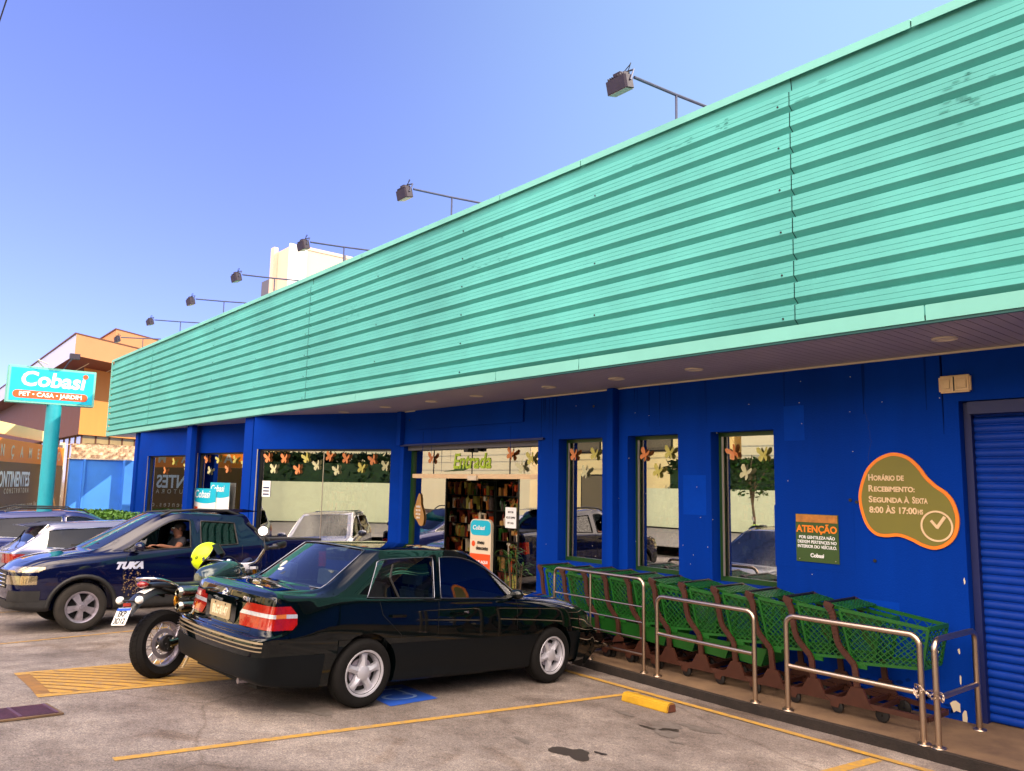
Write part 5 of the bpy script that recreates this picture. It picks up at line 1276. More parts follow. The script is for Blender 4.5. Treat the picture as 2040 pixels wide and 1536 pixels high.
# ---------------------------------------------------------------- dark sedan
def sedan():
    t = thing('sedan', 'glossy black-green older sedan parked nose-in beside the motorcycle, seen from its rear right corner', 'car')
    W = [(-1.02, .70), (-.85, .79), (-.4, .825), (.5, .845), (2.2, .845), (2.8, .82), (3.1, .76), (3.28, .62)]
    S = []
    def st(x, zf, zb, rest, lx=None, bz=None):
        """rest = rows 5..9 as (x,y,z); lx = how far the bumper stands proud"""
        w_ = interp(W, x); d = lx or 0; m = bz or .50
        S.append([(x+d, 0, zf), (x+d, w_*.86, zf), (x+d, w_*.965+abs(d)*.3, zf+.10), (x+d, w_+abs(d)*.35, m), (x, w_*.985, zb)]+rest)
    st(-.98, .31, .655, [(-.935, .69, .91), (-.925, .66, .96), (-.92, .61, .978), (-.915, .52, .986), (-.91, 0, .998)], -.07, .625)
    st(-.84, .24, .665, [(-.84, .745, .94), (-.84, .705, .978), (-.84, .64, .994), (-.84, .52, 1.002), (-.84, 0, 1.013)], -.02, .625)
    st(-.42, .20, .84, [(-.42, .775, .955), (-.42, .73, .985), (-.42, .68, 1.00), (-.40, .60, 1.012), (-.50, 0, 1.03)])
    st(.0, .20, .86, [(-.02, .785, .950), (.12, .677, 1.255), (.11, .637, 1.322), (.06, .55, 1.355), (-.03, 0, 1.380)])
    st(.24, .19, .86, [(.12, .788, .945), (.27, .678, 1.290), (.27, .63, 1.348), (.24, .52, 1.376), (.20, 0, 1.394)])
    st(.75, .18, .855, [(.75, .795, .935), (.77, .682, 1.315), (.77, .63, 1.368), (.77, .50, 1.396), (.77, 0, 1.412)])
    st(.83, .18, .855, [(.84, .795, .933), (.86, .682, 1.314), (.86, .63, 1.367), (.86, .50, 1.395), (.86, 0, 1.411)])
    st(1.50, .18, .85, [(1.48, .792, .920), (1.36, .672, 1.272), (1.35, .618, 1.335), (1.34, .52, 1.365), (1.30, 0, 1.386)])
    st(1.98, .18, .84, [(1.98, .775, .905), (1.98, .75, .922), (2.00, .72, .932), (2.03, .64, .942), (2.16, 0, .955)])
    st(2.38, .19, .82, [(2.35, .755, .880), (2.36, .71, .898), (2.38, .65, .908), (2.42, .54, .916), (2.50, 0, .934)])
    st(2.88, .20, .74, [(2.87, .735, .815), (2.88, .68, .835), (2.90, .62, .845), (2.92, .50, .855), (2.98, 0, .880)])
    st(3.16, .22, .62, [(3.14, .69, .735), (3.15, .63, .752), (3.16, .56, .762), (3.18, .45, .770), (3.24, 0, .79)], .04, .54)
    st(3.26, .25, .60, [(3.25, .60, .66), (3.255, .55, .675), (3.26, .48, .685), (3.27, .38, .69), (3.31, 0, .70)], .07, .52)
    cage, tg = car_shell(S, None, (.06, .07))
    glass = {(2, 8), (4, 5), (6, 5), (3, 5), (7, 5), (7, 8)}
    rowset = {j: {(round(s_[j][0], 4), round(abs(s_[j][1]), 4), round(s_[j][2], 4)) for s_ in S} for j in (4, 5, 7)}
    kk = lambda v: (round(v.x, 4), round(abs(v.y), 4), round(v.z, 4))
    row = lambda a, c, j: kk(a) in rowset[j] and kk(c) in rowset[j]
    def cr(a, c):
        m = (a+c)/2
        if abs(a.x-c.x) > .1 and m.z < .30: return .3
        if row(a, c, 5): return .55
        if row(a, c, 7): return .35
        if abs(a.x-c.x) < .12 and m.x > -.6 and m.x < -.3 and m.z > .9: return .25
        if a.z > .93 and c.z > .93 and m.x < -.8 and abs(a.x-c.x) < .03: return .35
        return 0
    b = skin(cage, tg, glass, cr, [(0, .60, .30, .345), (2.465, .60, .30, .345)])
    tree_ = BVHTree.FromBMesh(b)
    G_ = [f for f in b.faces if f.material_index == 1]
    side = [f for f in G_ if f.normal.y**2 > .35]; rearg = [f for f in G_ if f not in side and f.calc_center_median().x < .7]; frontg = [f for f in G_ if f not in side and f.calc_center_median().x > .9]
    boundary_trim(rearg, .0045, 'rear_glass_trim', 'trim_dull', t, push=.004, only=lambda p: abs(p.y) > .45 or p.z > 1.2)
    for sd_ in (1, -1):
        s_ = [f for f in side if f.is_valid and f.calc_center_median().y*sd_ > 0]
        boundary_trim(s_, .004, 'window_trim', 'trim_dull', t, push=.004)
        take(b, s_, 'side_window', 'car_glass', t, push=-.006)
    take(b, rearg, 'rear_window', 'car_glass', t, push=-.006); take(b, frontg, 'windscreen', 'car_glass', t, push=-.004)
    b.faces.ensure_lookup_table(); b.normal_update()
    pt = lambda f: f.material_index == 0
    # tail lamps wrap round the corner, one third on the boot lid
    for sd_ in (1, -1):
        P = [((-.70, 0, 0), (1, 0, 0)), ((0, .34*sd_, 0), (0, -sd_, 0)), ((0, 0, .695), (0, 0, -1)), ((0, 0, .885), (0, 0, 1)), ((0, .36*sd_, .82), (.0, -sd_*1, .75)), ((0, .36*sd_, .74), (0, -sd_, -.5)), ((-.72, 0, .84), (1, 0, .9)), ((-.70, 0, .74), (1, 0, -.9))]
        F = region(b, P, pt); lampm = take(b, F, 'tail_lamp', 'lamp_red', t, push=.006, thick=0)
        bb = bmesh.new(); bb.from_mesh(lampm.data); bb.normal_update()
        for z0, z1, x0, x1, nm, m in ((.790, .822, -2, -.90, 'reversing_lens', 'lamp_clear'), (.790, .822, -.90, -.80, 'amber_lens', 'lamp_amber'), (.790, .822, -.80, -.3, 'indicator_lens', 'lamp_clear')):
            pl = [((0, 0, z0), (0, 0, -1)), ((0, 0, z1), (0, 0, 1)), ((x1, 0, 0), (1, 0, 0)), ((x0, 0, 0), (-1, 0, 0))]
            FF = region(bb, pl, None); take(bb, FF, nm, m, lampm, push=.002, remove=False)
        bb.free(); b.normal_update()
    # head lamps
    for sd_ in (1, -1):
        P = [((2.93, 0, 0), (-1, 0, 0)), ((0, .30*sd_, 0), (0, -sd_, 0)), ((0, 0, .56), (0, 0, -1)), ((0, 0, .70), (0, 0, 1)), ((2.93, 0, .62), (-1, 0, -1.2))]
        take(b, region(b, P, pt), 'headlamp', 'lamp_dark', t, push=.004, thick=0)
    take(b, region(b, box_planes(x0=3.2, y0=-.28, y1=.28, z0=.58, z1=.66), pt), 'grille', 'plastic_black', t, push=.004)
    b.normal_update()
    # bumpers: slightly proud skins; moulding lines coloured gold to stand for warm reflections
    Fr = region(b, box_planes(x1=-.52, z1=.65), pt); rb_ = take(b, Fr, 'rear_bumper', 'car_black_green', t, push=.006, remove=False)
    Ff = region(b, box_planes(x0=2.93, z1=.52), pt); take(b, Ff, 'front_bumper', 'car_black_green', t, push=.015, remove=False, thick=-.015)
    for z, w_ in ((.603, .013), (.572, .012), (.540, .010)):
        F = region(b, box_planes(x1=-.6, z0=z-w_/2, z1=z+w_/2), lambda f: f.material_index == 0 and f.normal.x < -.35); take(b, F, 'bumper_moulding', 'gold_reflection_trim', rb_, push=.012, remove=False); b.normal_update()
    b.normal_update()
    take(b, region(b, box_planes(x1=-.42, z1=.49), lambda f: f.material_index == 0 and abs(f.normal.z) < .93), 'rear_valance', 'matte_black_skin', t, push=.008, remove=False)
    b.normal_update()
    F = region(b, box_planes(x0=-.3, x1=2.95, z1=.545), lambda f: f.material_index == 0 and abs(f.normal.y) > .4)  # matte skin added along the sides to keep ground reflections off
    for sd_ in (1, -1): take(b, [f for f in F if f.is_valid and f.calc_center_median().y*sd_ > 0], 'lower_side_matte_skin', 'matte_black_skin', t, push=.004, remove=False)
    b.normal_update()
    F = region(b, box_planes(x0=-.3, x1=2.95, z0=.545, z1=.595), lambda f: f.material_index == 0 and abs(f.normal.y) > .5)
    for sd_ in (1, -1): take(b, [f for f in F if f.is_valid and f.calc_center_median().y*sd_ > 0], 'side_moulding', 'car_black_green', t, push=.008, remove=False)
    # seams
    seam_lines(tree_, [[(.10, 0, .93), (.14, 0, .80), (.36, 0, .62), (.42, 0, .30), (.45, 0, .24)], [(.79, 0, .925), (.80, 0, .24)], [(1.86, 0, .90), (1.88, 0, .5), (1.86, 0, .24)], [(.45, 0, .235), (1.86, 0, .235)]], t, 'y', name='door_seam')
    seam_lines(tree_, [[(-3, .60, .955), (-3, .58, .87), (-3, .56, .66), (-3, 0, .665)]], t, 'x', name='boot_seam')
    seam_lines(tree_, [[(-.95, .60, 0), (-.50, .66, 0)], [(2.2, .70, 0), (3.2, .56, 0)]], t, 'z', name='lid_seam')
    seam_lines(tree_, [[(.62, 0, .965), (.62, 0, .965)]], t, 'y')
    # quarter light divider and window pillars
    b2 = MB()
    for sd_ in (1, -1): b2 = MB(); b2.tube([(.33, sd_*.793, .945), (.245, sd_*.74, 1.12), (.30, sd_*.683, 1.24)], .011, 6); b2.build('quarter_divider', 'plastic_black', t)
    for sd_ in (1, -1):
        for x, hx in ((.92, .78), (1.0, 1.0)):
            pass
        for x in (.22, .95):
            q = MB(); q.box(x, x+.17, sd_*.845 if sd_ > 0 else -.868, sd_*.868 if sd_ > 0 else -.845, .775, .80); q.build('door_handle', 'car_black_green', t, bevel=.006)
        q = MB(); q.cyl((1.15, sd_*.84, .80), (1.15, sd_*.860, .80), .012, 10); q.build('door_lock', 'chrome', t)
        # mirror
        q = MB(); q.ball((1.76, sd_*.92, .975), (.055, .085, .052), 14, 8); q.bar((1.78, sd_*.78, .93), (1.76, sd_*.88, .96), .06, .04); q.build('mirror', 'car_black_green', t, smooth=60)
    # number plate recess, plate, boot details
    h = tree_.ray_cast(Vector((-3, 0, .78)), Vector((1, 0, 0)))[0].x
    nx = frame((h-.006, 0, .775), (0, -1, 0), (0, 0, 1))
    M_ = nx
    q = MB(); q.prism(rrect(.60, .20, .04), 0, .006, M_); q.build('plate_recess', 'car_black_green', t)
    q = MB(); 
    for yy in (.118,): q.prism(rrect(.62, .034, .015, 3, 0, yy), .0, .028, M_)
    q.build('plate_garnish', 'car_black_green', t, smooth=40)
    q = MB(); q.prism(rrect(.40, .135, .012), .007, .012, M_); pl_ = q.build('number_plate', 'plate', t)
    me = text_mesh('BLG·8147', .105, depth=.003, bold=.002, sx=.72); me.materials.clear(); me.materials.append(MATS['offwhite']); link('plate_text', me, pl_, M_ @ Matrix.Translation((0, -.01, .0135)))
    q = MB()
    for xx in (-.10, .10): q.cyl(M_ @ Vector((xx, .052, .011)), M_ @ Vector((xx, .052, .016)), .008, 8)
    q.build('plate_bolt', 'black', pl_)
    hz = tree_.ray_cast(Vector((-3, 0, .925)), Vector((1, 0, 0)))[0].x
    ME = frame((hz-.004, 0, .925), (0, -1, 0), (.25, 0, 1))
    q = MB(); q.tube([ME @ Vector((.042*math.cos(a*.3927), .030*math.sin(a*.3927), .004)) for a in range(16)], .0045, 6, close=True); q.tube([ME @ Vector((.016*math.cos(a*.3927), .028*math.sin(a*.3927), .004)) for a in range(16)], .0035, 6, close=True); q.tube([ME @ Vector((.032*math.cos(a*.3927), .010+.010*math.sin(a*.3927), .004)) for a in range(16)], .0035, 6, close=True)
    q.build('emblem', 'chrome', t)
    me = text_mesh('COROLLA', .055, depth=.004, bold=.002); me.materials.clear(); me.materials.append(MATS['chrome']); h2 = tree_.ray_cast(Vector((-3, -.38, .905)), Vector((1, 0, 0)))[0].x
    link('boot_lettering', me, t, frame((h2-.008, -.36, .905), (-.12, -1, 0), (.2, 0, 1)))
    # exhaust, wipers, interior
    q = MB(); q.cyl((-1.0, -.45, .25), (-.8, -.45, .25), .024, 12); q.build('tailpipe', 'rim_grey', t)
    seats(t, [(-.05, True), (.95, False)], 0, .36)
    q = MB(); q.prism([(1.55, .55), (2.05, .55), (2.1, .90), (1.85, .93), (1.6, .86)], -.70, .70, frame((0, 0, 0), (1, 0, 0), (0, 0, 1))); q.build('dashboard', 'seat_dark', t)
    q = MB(); q.box(-.62, -.10, -.62, .62, .90, .925); q.build('parcel_shelf', 'seat_dark', t)
    q = MB(); q.tube([Vector((1.50, .36, .86))+Vector((math.cos(a*.3927)*.06, math.sin(a*.3927)*.17, math.cos(a*.3927)*.16)) for a in range(16)], .013, 6, close=True); q.build('steering_wheel', 'seat_dark', t)
    q = MB(); q.box(-.9, 3.0, -.60, .60, .20, .30); q.build('underbody', 'arch_black', t)
    q = MB(); q.sheet(lambda u, v: (.16+.56*u, -.725+.055*v-.008*math.sin(40*v), 1.10+.03*math.sin(5*u)+(.10+.09*u)*v*1.0+.08*u*(1-v)), 14, 10); mat('window_sheet_green', lin((6, 62, 48)), .8, var=.4, vscale=10); q.build('green_window_sheet', 'window_sheet_green', t)  # dark green sheet just inside the right rear side window
    finish(b, 'body', t, 'car_black_green', 'car_glass')
    me = text_mesh('438', .055, depth=.001, bold=.001, shear=.2); me.materials.clear(); me.materials.append(MATS['white']); link('glass_sticker', me, t, frame((-.392, .18, 1.115), (0, -1, 0), (.72, 0, .50)))
    for x, sty in ((0, 'five'), (2.465, 'five')):
        for sd_ in (1, -1): wheel(t, x, sd_*.745, .30, .19, .195, sty, sd_, turn=.3 if x == 0 else .9)
    return t
car = sedan(); place(car, -7.143, 3.588, -.069)

# ---------------------------------------------------------------- pickup, dark blue double cab
def pickup():
    t = thing('pickup_truck', 'dark navy double-cab pickup with roof rails, muddy sides and a driver at its open window', 'pickup truck')
    # x forward, rear axle at 0, wheelbase 2.74
    W = [(-.92, .78), (-.7, .83), (0, .865), (2.5, .865), (3.0, .85), (3.35, .78), (3.55, .60)]
    S = []
    def st(x, zf, zm, zb, rest):
        w_ = interp(W, x); S.append([(x, 0, zf), (x, w_*.88, zf), (x, w_*.97, zf+.12), (x, w_, zm), (x, w_*.985, zb)]+rest)
    st(-.90, .36, .70, 1.06, [(-.90, .76, 1.15), (-.90, .72, 1.18), (-.90, .62, 1.19), (-.90, .4, 1.19), (-.90, 0, 1.19)])
    st(-.72, .33, .70, 1.07, [(-.72, .80, 1.17), (-.72, .77, 1.20), (-.72, .66, 1.205), (-.72, .4, 1.205), (-.72, 0, 1.205)])
    st(.0, .32, .70, 1.07, [(0, .82, 1.175), (0, .785, 1.205), (0, .67, 1.21), (0, .4, 1.21), (0, 0, 1.21)])
    st(.20, .30, .70, 1.06, [(.20, .82, 1.17), (.20, .79, 1.205), (.20, .67, 1.21), (.20, .4, 1.21), (.20, 0, 1.21)])
    st(.32, .30, .70, 1.05, [(.32, .82, 1.165), (.40, .71, 1.40), (.42, .66, 1.53), (.42, .56, 1.585), (.40, 0, 1.61)])
    st(.60, .29, .70, 1.04, [(.62, .825, 1.15), (.66, .705, 1.475), (.66, .655, 1.57), (.66, .55, 1.61), (.64, 0, 1.635)])
    st(1.18, .28, .70, 1.01, [(1.18, .83, 1.12), (1.18, .705, 1.50), (1.18, .65, 1.588), (1.18, .55, 1.628), (1.18, 0, 1.65)])
    st(1.34, .28, .70, 1.00, [(1.34, .83, 1.11), (1.34, .705, 1.50), (1.34, .65, 1.588), (1.34, .55, 1.628), (1.34, 0, 1.65)])
    st(1.80, .28, .69, .98, [(1.80, .825, 1.085), (1.66, .70, 1.475), (1.70, .64, 1.560), (1.74, .55, 1.60), (1.80, 0, 1.625)])
    st(2.42, .28, .68, .97, [(2.20, .815, 1.055), (2.26, .79, 1.075), (2.42, .75, 1.085), (2.60, .66, 1.09), (2.74, 0, 1.115)])
    st(3.05, .29, .66, .92, [(3.02, .77, .975), (3.02, .73, 1.00), (3.04, .66, 1.015), (3.06, .50, 1.025), (3.12, 0, 1.045)])
    st(3.36, .30, .62, .84, [(3.36, .70, .89), (3.37, .66, .915), (3.38, .60, .93), (3.40, .45, .94), (3.45, 0, .955)])
    st(3.54, .33, .55, .74, [(3.54, .58, .80), (3.545, .54, .82), (3.55, .48, .83), (3.555, .36, .84), (3.57, 0, .85)])
    cage, tg = car_shell(S, None, (.02, .06))
    glass = {(5, 5), (7, 5), (8, 5), (8, 8)}
    rowset = {j: {(round(s_[j][0], 4), round(abs(s_[j][1]), 4), round(s_[j][2], 4)) for s_ in S} for j in (2, 4, 5, 7)}
    kk = lambda v: (round(v.x, 4), round(abs(v.y), 4), round(v.z, 4))
    row = lambda a, c, j: kk(a) in rowset[j] and kk(c) in rowset[j]
    def crp(a, c):
        if a.z < .38 and c.z < .38: return .3
        if row(a, c, 5) or row(a, c, 2): return .6
        if row(a, c, 7): return .4
        return 0
    b = skin(cage, tg, glass, crp, [(0, .62, .32, .40), (2.74, .62, .32, .40)])
    tree_ = BVHTree.FromBMesh(b)
    G_ = [f for f in b.faces if f.material_index == 1]; side = [f for f in G_ if f.normal.y**2 > .3]; fr = [f for f in G_ if f not in side]
    for sd_ in (1, -1):
        for lo, hi in ((.3, 1.26), (1.26, 3)):
            s_ = [f for f in side if f.is_valid and f.calc_center_median().y*sd_ > 0 and lo < f.calc_center_median().x < hi]
            if sd_ == 1 and lo > 1:      # open driver's window: a strip of glass stays at the bottom
                boundary_trim(s_, .012, 'window_seal', 'plastic_black', t, push=.0)
                keep = [f for f in s_ if f.calc_center_median().x > 1.98]
                take(b, keep, 'side_window', 'car_glass_dark', t, push=-.008); take(b, [f for f in s_ if f.is_valid], 'x', 'seam', None) if False else None
                rest_ = [f for f in s_ if f.is_valid]; bmesh.ops.delete(b, geom=rest_, context='FACES_ONLY')
            else:
                boundary_trim(s_, .012, 'window_seal', 'plastic_black', t, push=.0); take(b, s_, 'side_window', 'car_glass_dark', t, push=-.008)
    take(b, fr, 'windscreen', 'car_glass', t, push=-.004)
    b.normal_update(); pt = lambda f: f.material_index == 0
    for sd_ in (1, -1):
        take(b, region(b, [((3.22, 0, 0), (-1, 0, 0)), ((0, .36*sd_, 0), (0, -sd_, 0)), ((0, 0, .80), (0, 0, -1)), ((0, 0, .87), (0, 0, 1)), ((3.22, 0, .84), (-.5, 0, -.9))], pt), 'daytime_lamp', 'lamp_bronze', t, push=.006, thick=0)
        take(b, region(b, [((3.30, 0, 0), (-1, 0, 0)), ((0, .34*sd_, 0), (0, -sd_, 0)), ((0, 0, .64), (0, 0, -1)), ((0, 0, .755), (0, 0, 1))], pt), 'headlamp', 'lamp_bronze', t, push=.006, thick=0)
        take(b, region(b, [((3.25, 0, 0), (-1, 0, 0)), ((0, .40*sd_, 0), (0, -sd_, 0)), ((0, 0, .42), (0, 0, -1)), ((0, 0, .56), (0, 0, 1)), ((0, .44*sd_, .5), (0, -sd_, .4))], pt), 'fog_lamp_panel', 'plastic_black', t, push=.006)
        b.normal_update()
    take(b, region(b, box_planes(x0=3.3, y0=-.33, y1=.33, z0=.58, z1=.80), pt), 'grille', 'plastic_black', t, push=.006)
    q = MB()
    for i in range(4): z = .61+.05*i; h = tree_.ray_cast(Vector((6, 0, z)), Vector((-1, 0, 0)))[0].x; q.tube([(tree_.ray_cast(Vector((6, y, z)), Vector((-1, 0, 0)))[0].x+.012, y, z) for y in (-.32, -.16, 0, .16, .32)], .007, 6)
    q.build('grille_bar', 'chrome', t)
    # lower black cladding and arch flares
    b.normal_update()
    F = region(b, box_planes(x0=3.0, z1=.44), pt); take(b, F, 'front_bumper', 'plastic_black', t, push=.012, remove=False)
    F = region(b, box_planes(x0=.3, x1=2.4, z1=.43), pt); take(b, F, 'sill_cladding', 'plastic_black', t, push=.012, remove=False)
    for x in (0, 2.74):
        for sd_ in (1, -1):
            q = MB(); pts = []
            for i in range(19):
                a = R(-8+196*i/18); px, pz = x+.415*math.cos(a), .32+.415*math.sin(a); hh = tree_.ray_cast(Vector((px, 2*sd_, pz)), Vector((0, -sd_, 0)))[0]
                if hh: pts.append((px, hh.y-.0*sd_, pz))
            q.tube(pts, .036, 8, flat=.8); q.build('arch_flare', 'plastic_black', t, smooth=60)
    seam_lines(tree_, [[(.55, 0, 1.13), (.56, 0, .90), (.46, 0, .66), (.48, 0, .34)], [(1.26, 0, 1.10), (1.27, 0, .34)], [(2.22, 0, 1.03), (2.26, 0, .75), (2.22, 0, .5), (2.22, 0, .34)], [(.5, 0, .345), (2.22, 0, .345)], [(.24, 0, 1.16), (.24, 0, .36)]], t, 'y', w=.007, name='door_seam')
    seam_lines(tree_, [[(2.75, .66, 0), (3.3, .62, 0), (3.45, .4, 0)]], t, 'z', w=.006, name='bonnet_seam')
    for sd_ in (1, -1):
        for x in (.62, 1.36): q = MB(); q.box(x, x+.2, min(sd_*.868, sd_*.895), max(sd_*.868, sd_*.895), .97, 1.0); q.build('door_handle', 'car_navy', t, bevel=.008)
        q = MB(); q.ball((2.10, sd_*.98, 1.13), (.075, .115, .07), 16, 10); q.bar((2.16, sd_*.82, 1.07), (2.12, sd_*.93, 1.09), .07, .04); q.build('mirror', 'car_navy', t, smooth=60)
        q = MB(); q.tube([(1.75, sd_*.62, 1.57), (1.60, sd_*.62, 1.64), (1.20, sd_*.62, 1.675), (.75, sd_*.62, 1.665), (.55, sd_*.62, 1.60)], .020, 8); q.build('roof_rail', 'plastic_black', t, smooth=60)
    q = MB(); q.prism([(.20, 1.665), (.45, 1.70), (.80, 1.69), (.80, 1.64), (.45, 1.645)], -.56, .56, frame((0, 0, 0), (1, 0, 0), (0, 0, 1))); q.build('roof_spoiler', 'car_navy', t, bevel=.01)
    q = MB(); q.tube([(.44, .70, 1.48), (.10, .80, 1.20)], .022, 8); q.tube([(.44, -.70, 1.48), (.10, -.80, 1.20)], .022, 8); q.build('sports_bar', 'plastic_black', t)
    q = MB(); q.box(-.86, .26, -.72, .72, 1.19, 1.235); q.build('bed_cover', 'plastic_black', t, bevel=.012)
    for sd_ in (1, -1): take(b, region(b, [((-.76, 0, 0), (1, 0, 0)), ((0, .62*sd_, 0), (0, -sd_, 0)), ((0, 0, .78), (0, 0, -1)), ((0, 0, 1.02), (0, 0, 1))], pt), 'tail_lamp', 'lamp_red', t, push=.005)
    # door lettering in thick white strokes
    h = tree_.ray_cast(Vector((1.9, 2, .78)), Vector((0, -1, 0)))
    me = text_mesh('TUKA', .125, depth=.003, bold=.009, shear=.35, sx=1.12); me.materials.clear(); me.materials.append(MATS['symbol_white'] if False else MATS['door_letter']); link('door_lettering', me, t, frame((2.19, h[0].y+.004, .865), (-1, 0, 0), (0, -.02, 1)))
    # mud splashes behind the front wheel
    q = MB(); rn = random.Random(3)
    for _ in range(150):
        x = 2.25-abs(rn.gauss(0, .22)); z = .62+rn.gauss(0, .12); hh = tree_.ray_cast(Vector((x, 2, z)), Vector((0, -1, 0)))
        if hh[0] is None or hh[0].y < .7: continue
        s_ = rn.uniform(.003, .011); n = 6; q.add([(x+s_*rn.uniform(.5, 1.6)*math.cos(a*1.047), hh[0].y+.002, z+s_*rn.uniform(.5, 1.6)*math.sin(a*1.047)) for a in range(n)], [tuple(range(n))])
    q.build('mud_splash', 'mud', t, recalc=False)
    # interior
    seats(t, [(.45, True), (1.20, False)], 0, .55, 'seat_dark')
    q = MB(); q.prism([(2.0, .6), (2.5, .6), (2.5, 1.03), (2.3, 1.09), (2.05, 1.03)], -.72, .72, frame((0, 0, 0), (1, 0, 0), (0, 0, 1))); q.build('dashboard', 'seat_dark', t)
    q = MB(); q.tube([Vector((1.93, .37, 1.03))+Vector((math.cos(a*.3927)*.07, math.sin(a*.3927)*.18, math.cos(a*.3927)*.16)) for a in range(16)], .014, 6, close=True); q.build('steering_wheel', 'seat_dark', t)
    q = MB(); q.box(-.8, 3.2, -.6, .6, .30, .40); q.build('underbody', 'arch_black', t)
    q = MB(); q.bar((2.72, -.3, 1.13), (2.52, .45, 1.17), .02, .02); q.build('wiper', 'plastic_black', t)
    finish(b, 'body', t, 'car_navy', 'car_glass_dark')
    for x in (0, 2.74):
        for sd_ in (1, -1): wheel(t, x, sd_*.765, .325, .20, .205, 'fivecap', sd_, tyre='tyre_dusty', rim='rim_grey', turn=.2)
    return t
mat('door_letter', lin((190, 195, 215)), .35)
pk = pickup(); PKX, PKY = -12.98, 5.33; place(pk, PKX, PKY, math.pi, s=1.0)

# ---------------------------------------------------------------- driver, seated at the open window
def figure(name, label, J, E_, rad, skinm, parent=None, M=None, lv=2):
    me = bpy.data.meshes.new(name); me.from_pydata([J[k] for k in J], [], [(list(J).index(a), list(J).index(c)) for a, c in E_])
    o = bpy.data.objects.new(name, me); COL.objects.link(o)
    sk = o.modifiers.new('k', 'SKIN'); sk.use_smooth_shade = True
    for i, k in enumerate(J): r = rad[k]; r = r if isinstance(r, tuple) else (r, r); me.skin_vertices[0].data[i].radius = r; me.skin_vertices[0].data[i].use_root = (i == 0)
    su = o.modifiers.new('s', 'SUBSURF'); su.levels = lv; su.render_levels = lv
    dg = bpy.context.evaluated_depsgraph_get(); m2 = bpy.data.meshes.new_from_object(o.evaluated_get(dg)); bpy.data.objects.remove(o); m2.materials.clear(); m2.materials.append(MATS[skinm]); m2.shade_smooth()
    return link(name, m2, parent, M)
mat('skin', lin((132, 88, 66)), .55, var=.06, vscale=12); mat('shirt_dark', lin((34, 32, 40)), .85, var=.2, vscale=20); mat('hair', (.012, .008, .006), .6, bump=.6, bscale=80); mat('trousers', (.015, .016, .022), .8)
def driver():
    t = link('person', None, None, label='driver in a dark shirt with short dark hair, forearm resting on the pickup window sill', cat='person'); t.matrix_world = pk.matrix_world @ Matrix.Translation((1.40, .37, .68))
    # local: x forward, y left (towards the open window), z up from the seat
    J = dict(pelvis=(.02, 0, .12), belly=(.0, 0, .26), chest=(-.03, .0, .43), neck=(-.02, 0, .575), jaw=(.0, 0, .63), head=(-.005, .0, .70), crown=(-.015, 0, .755),
             shL=(-.03, .17, .52), elL=(.12, .36, .40), wrL=(.34, .42, .455), hdL=(.42, .42, .462), shR=(-.03, -.17, .52), elR=(.10, -.26, .32), wrR=(.34, -.12, .40), hdR=(.42, -.10, .42),
             hipL=(.06, .10, .10), knL=(.46, .13, .16), anL=(.66, .12, -.20), toL=(.80, .12, -.22), hipR=(.06, -.10, .10), knR=(.46, -.13, .16), anR=(.66, -.12, -.20), toR=(.80, -.12, -.22))
    E_ = [('pelvis', 'belly'), ('belly', 'chest'), ('chest', 'neck'), ('neck', 'jaw'), ('jaw', 'head'), ('head', 'crown'), ('chest', 'shL'), ('shL', 'elL'), ('elL', 'wrL'), ('wrL', 'hdL'), ('chest', 'shR'), ('shR', 'elR'), ('elR', 'wrR'), ('wrR', 'hdR'),
          ('pelvis', 'hipL'), ('hipL', 'knL'), ('knL', 'anL'), ('anL', 'toL'), ('pelvis', 'hipR'), ('hipR', 'knR'), ('knR', 'anR'), ('anR', 'toR')]
    rd = dict(pelvis=(.14, .12), belly=(.13, .11), chest=(.16, .12), neck=.055, jaw=(.062, .07), head=(.078, .092), crown=(.06, .072), shL=.065, elL=.045, wrL=.028, hdL=(.036, .018), shR=.065, elR=.045, wrR=.028, hdR=(.036, .018),
              hipL=.09, knL=.062, anL=.04, toL=.035, hipR=.09, knR=.062, anR=.04, toR=.035)
    figure('body', '', J, E_, rd, 'skin', t)
    # shirt as a skin a little larger over trunk and sleeves
    ks = ('belly', 'chest', 'shL', 'shR'); J2 = dict(pelvis=(.02, 0, .14), belly=J['belly'], chest=J['chest'], coll=(-.02, 0, .535), shL=J['shL'], slL=(.05, .28, .455), shR=J['shR'], slR=(.05, -.22, .40))
    figure('shirt', '', J2, [('pelvis', 'belly'), ('belly', 'chest'), ('chest', 'coll'), ('chest', 'shL'), ('shL', 'slL'), ('chest', 'shR'), ('shR', 'slR')], dict(pelvis=(.155, .135), belly=(.145, .125), chest=(.172, .132), coll=.07, shL=.078, slL=.066, shR=.078, slR=.066), 'shirt_dark', t)
    J3 = dict(pelvis=(.03, 0, .10), hipL=(.08, .10, .10), knL=J['knL'], anL=J['anL'], hipR=(.08, -.10, .10), knR=J['knR'], anR=J['anR'])
    figure('trousers', '', J3, [('pelvis', 'hipL'), ('hipL', 'knL'), ('knL', 'anL'), ('pelvis', 'hipR'), ('hipR', 'knR'), ('knR', 'anR')], dict(pelvis=(.15, .13), hipL=.10, knL=.075, anL=.055, hipR=.10, knR=.075, anR=.055), 'trousers', t)
    q = MB(); q.ball((-.028, 0, .725), (.094, .086, .085), 16, 10); q.build('hair', 'hair', t, smooth=60)
    q = MB(); q.ball((.088, 0, .692), (.018, .013, .022), 8, 6); q.build('nose', 'skin', t, smooth=60)
    for s_ in (1, -1): q = MB(); q.ball((.072, s_*.030, .712), (.012, .014, .009), 8, 6); q.build('eye', 'white', t, smooth=60); q = MB(); q.ball((-.005, s_*.083, .695), (.018, .010, .028), 8, 6); q.build('ear', 'skin', t, smooth=60)
    q = MB(); q.box(.074, .084, -.022, .022, .652, .659); q.build('mouth', 'redwood', t)
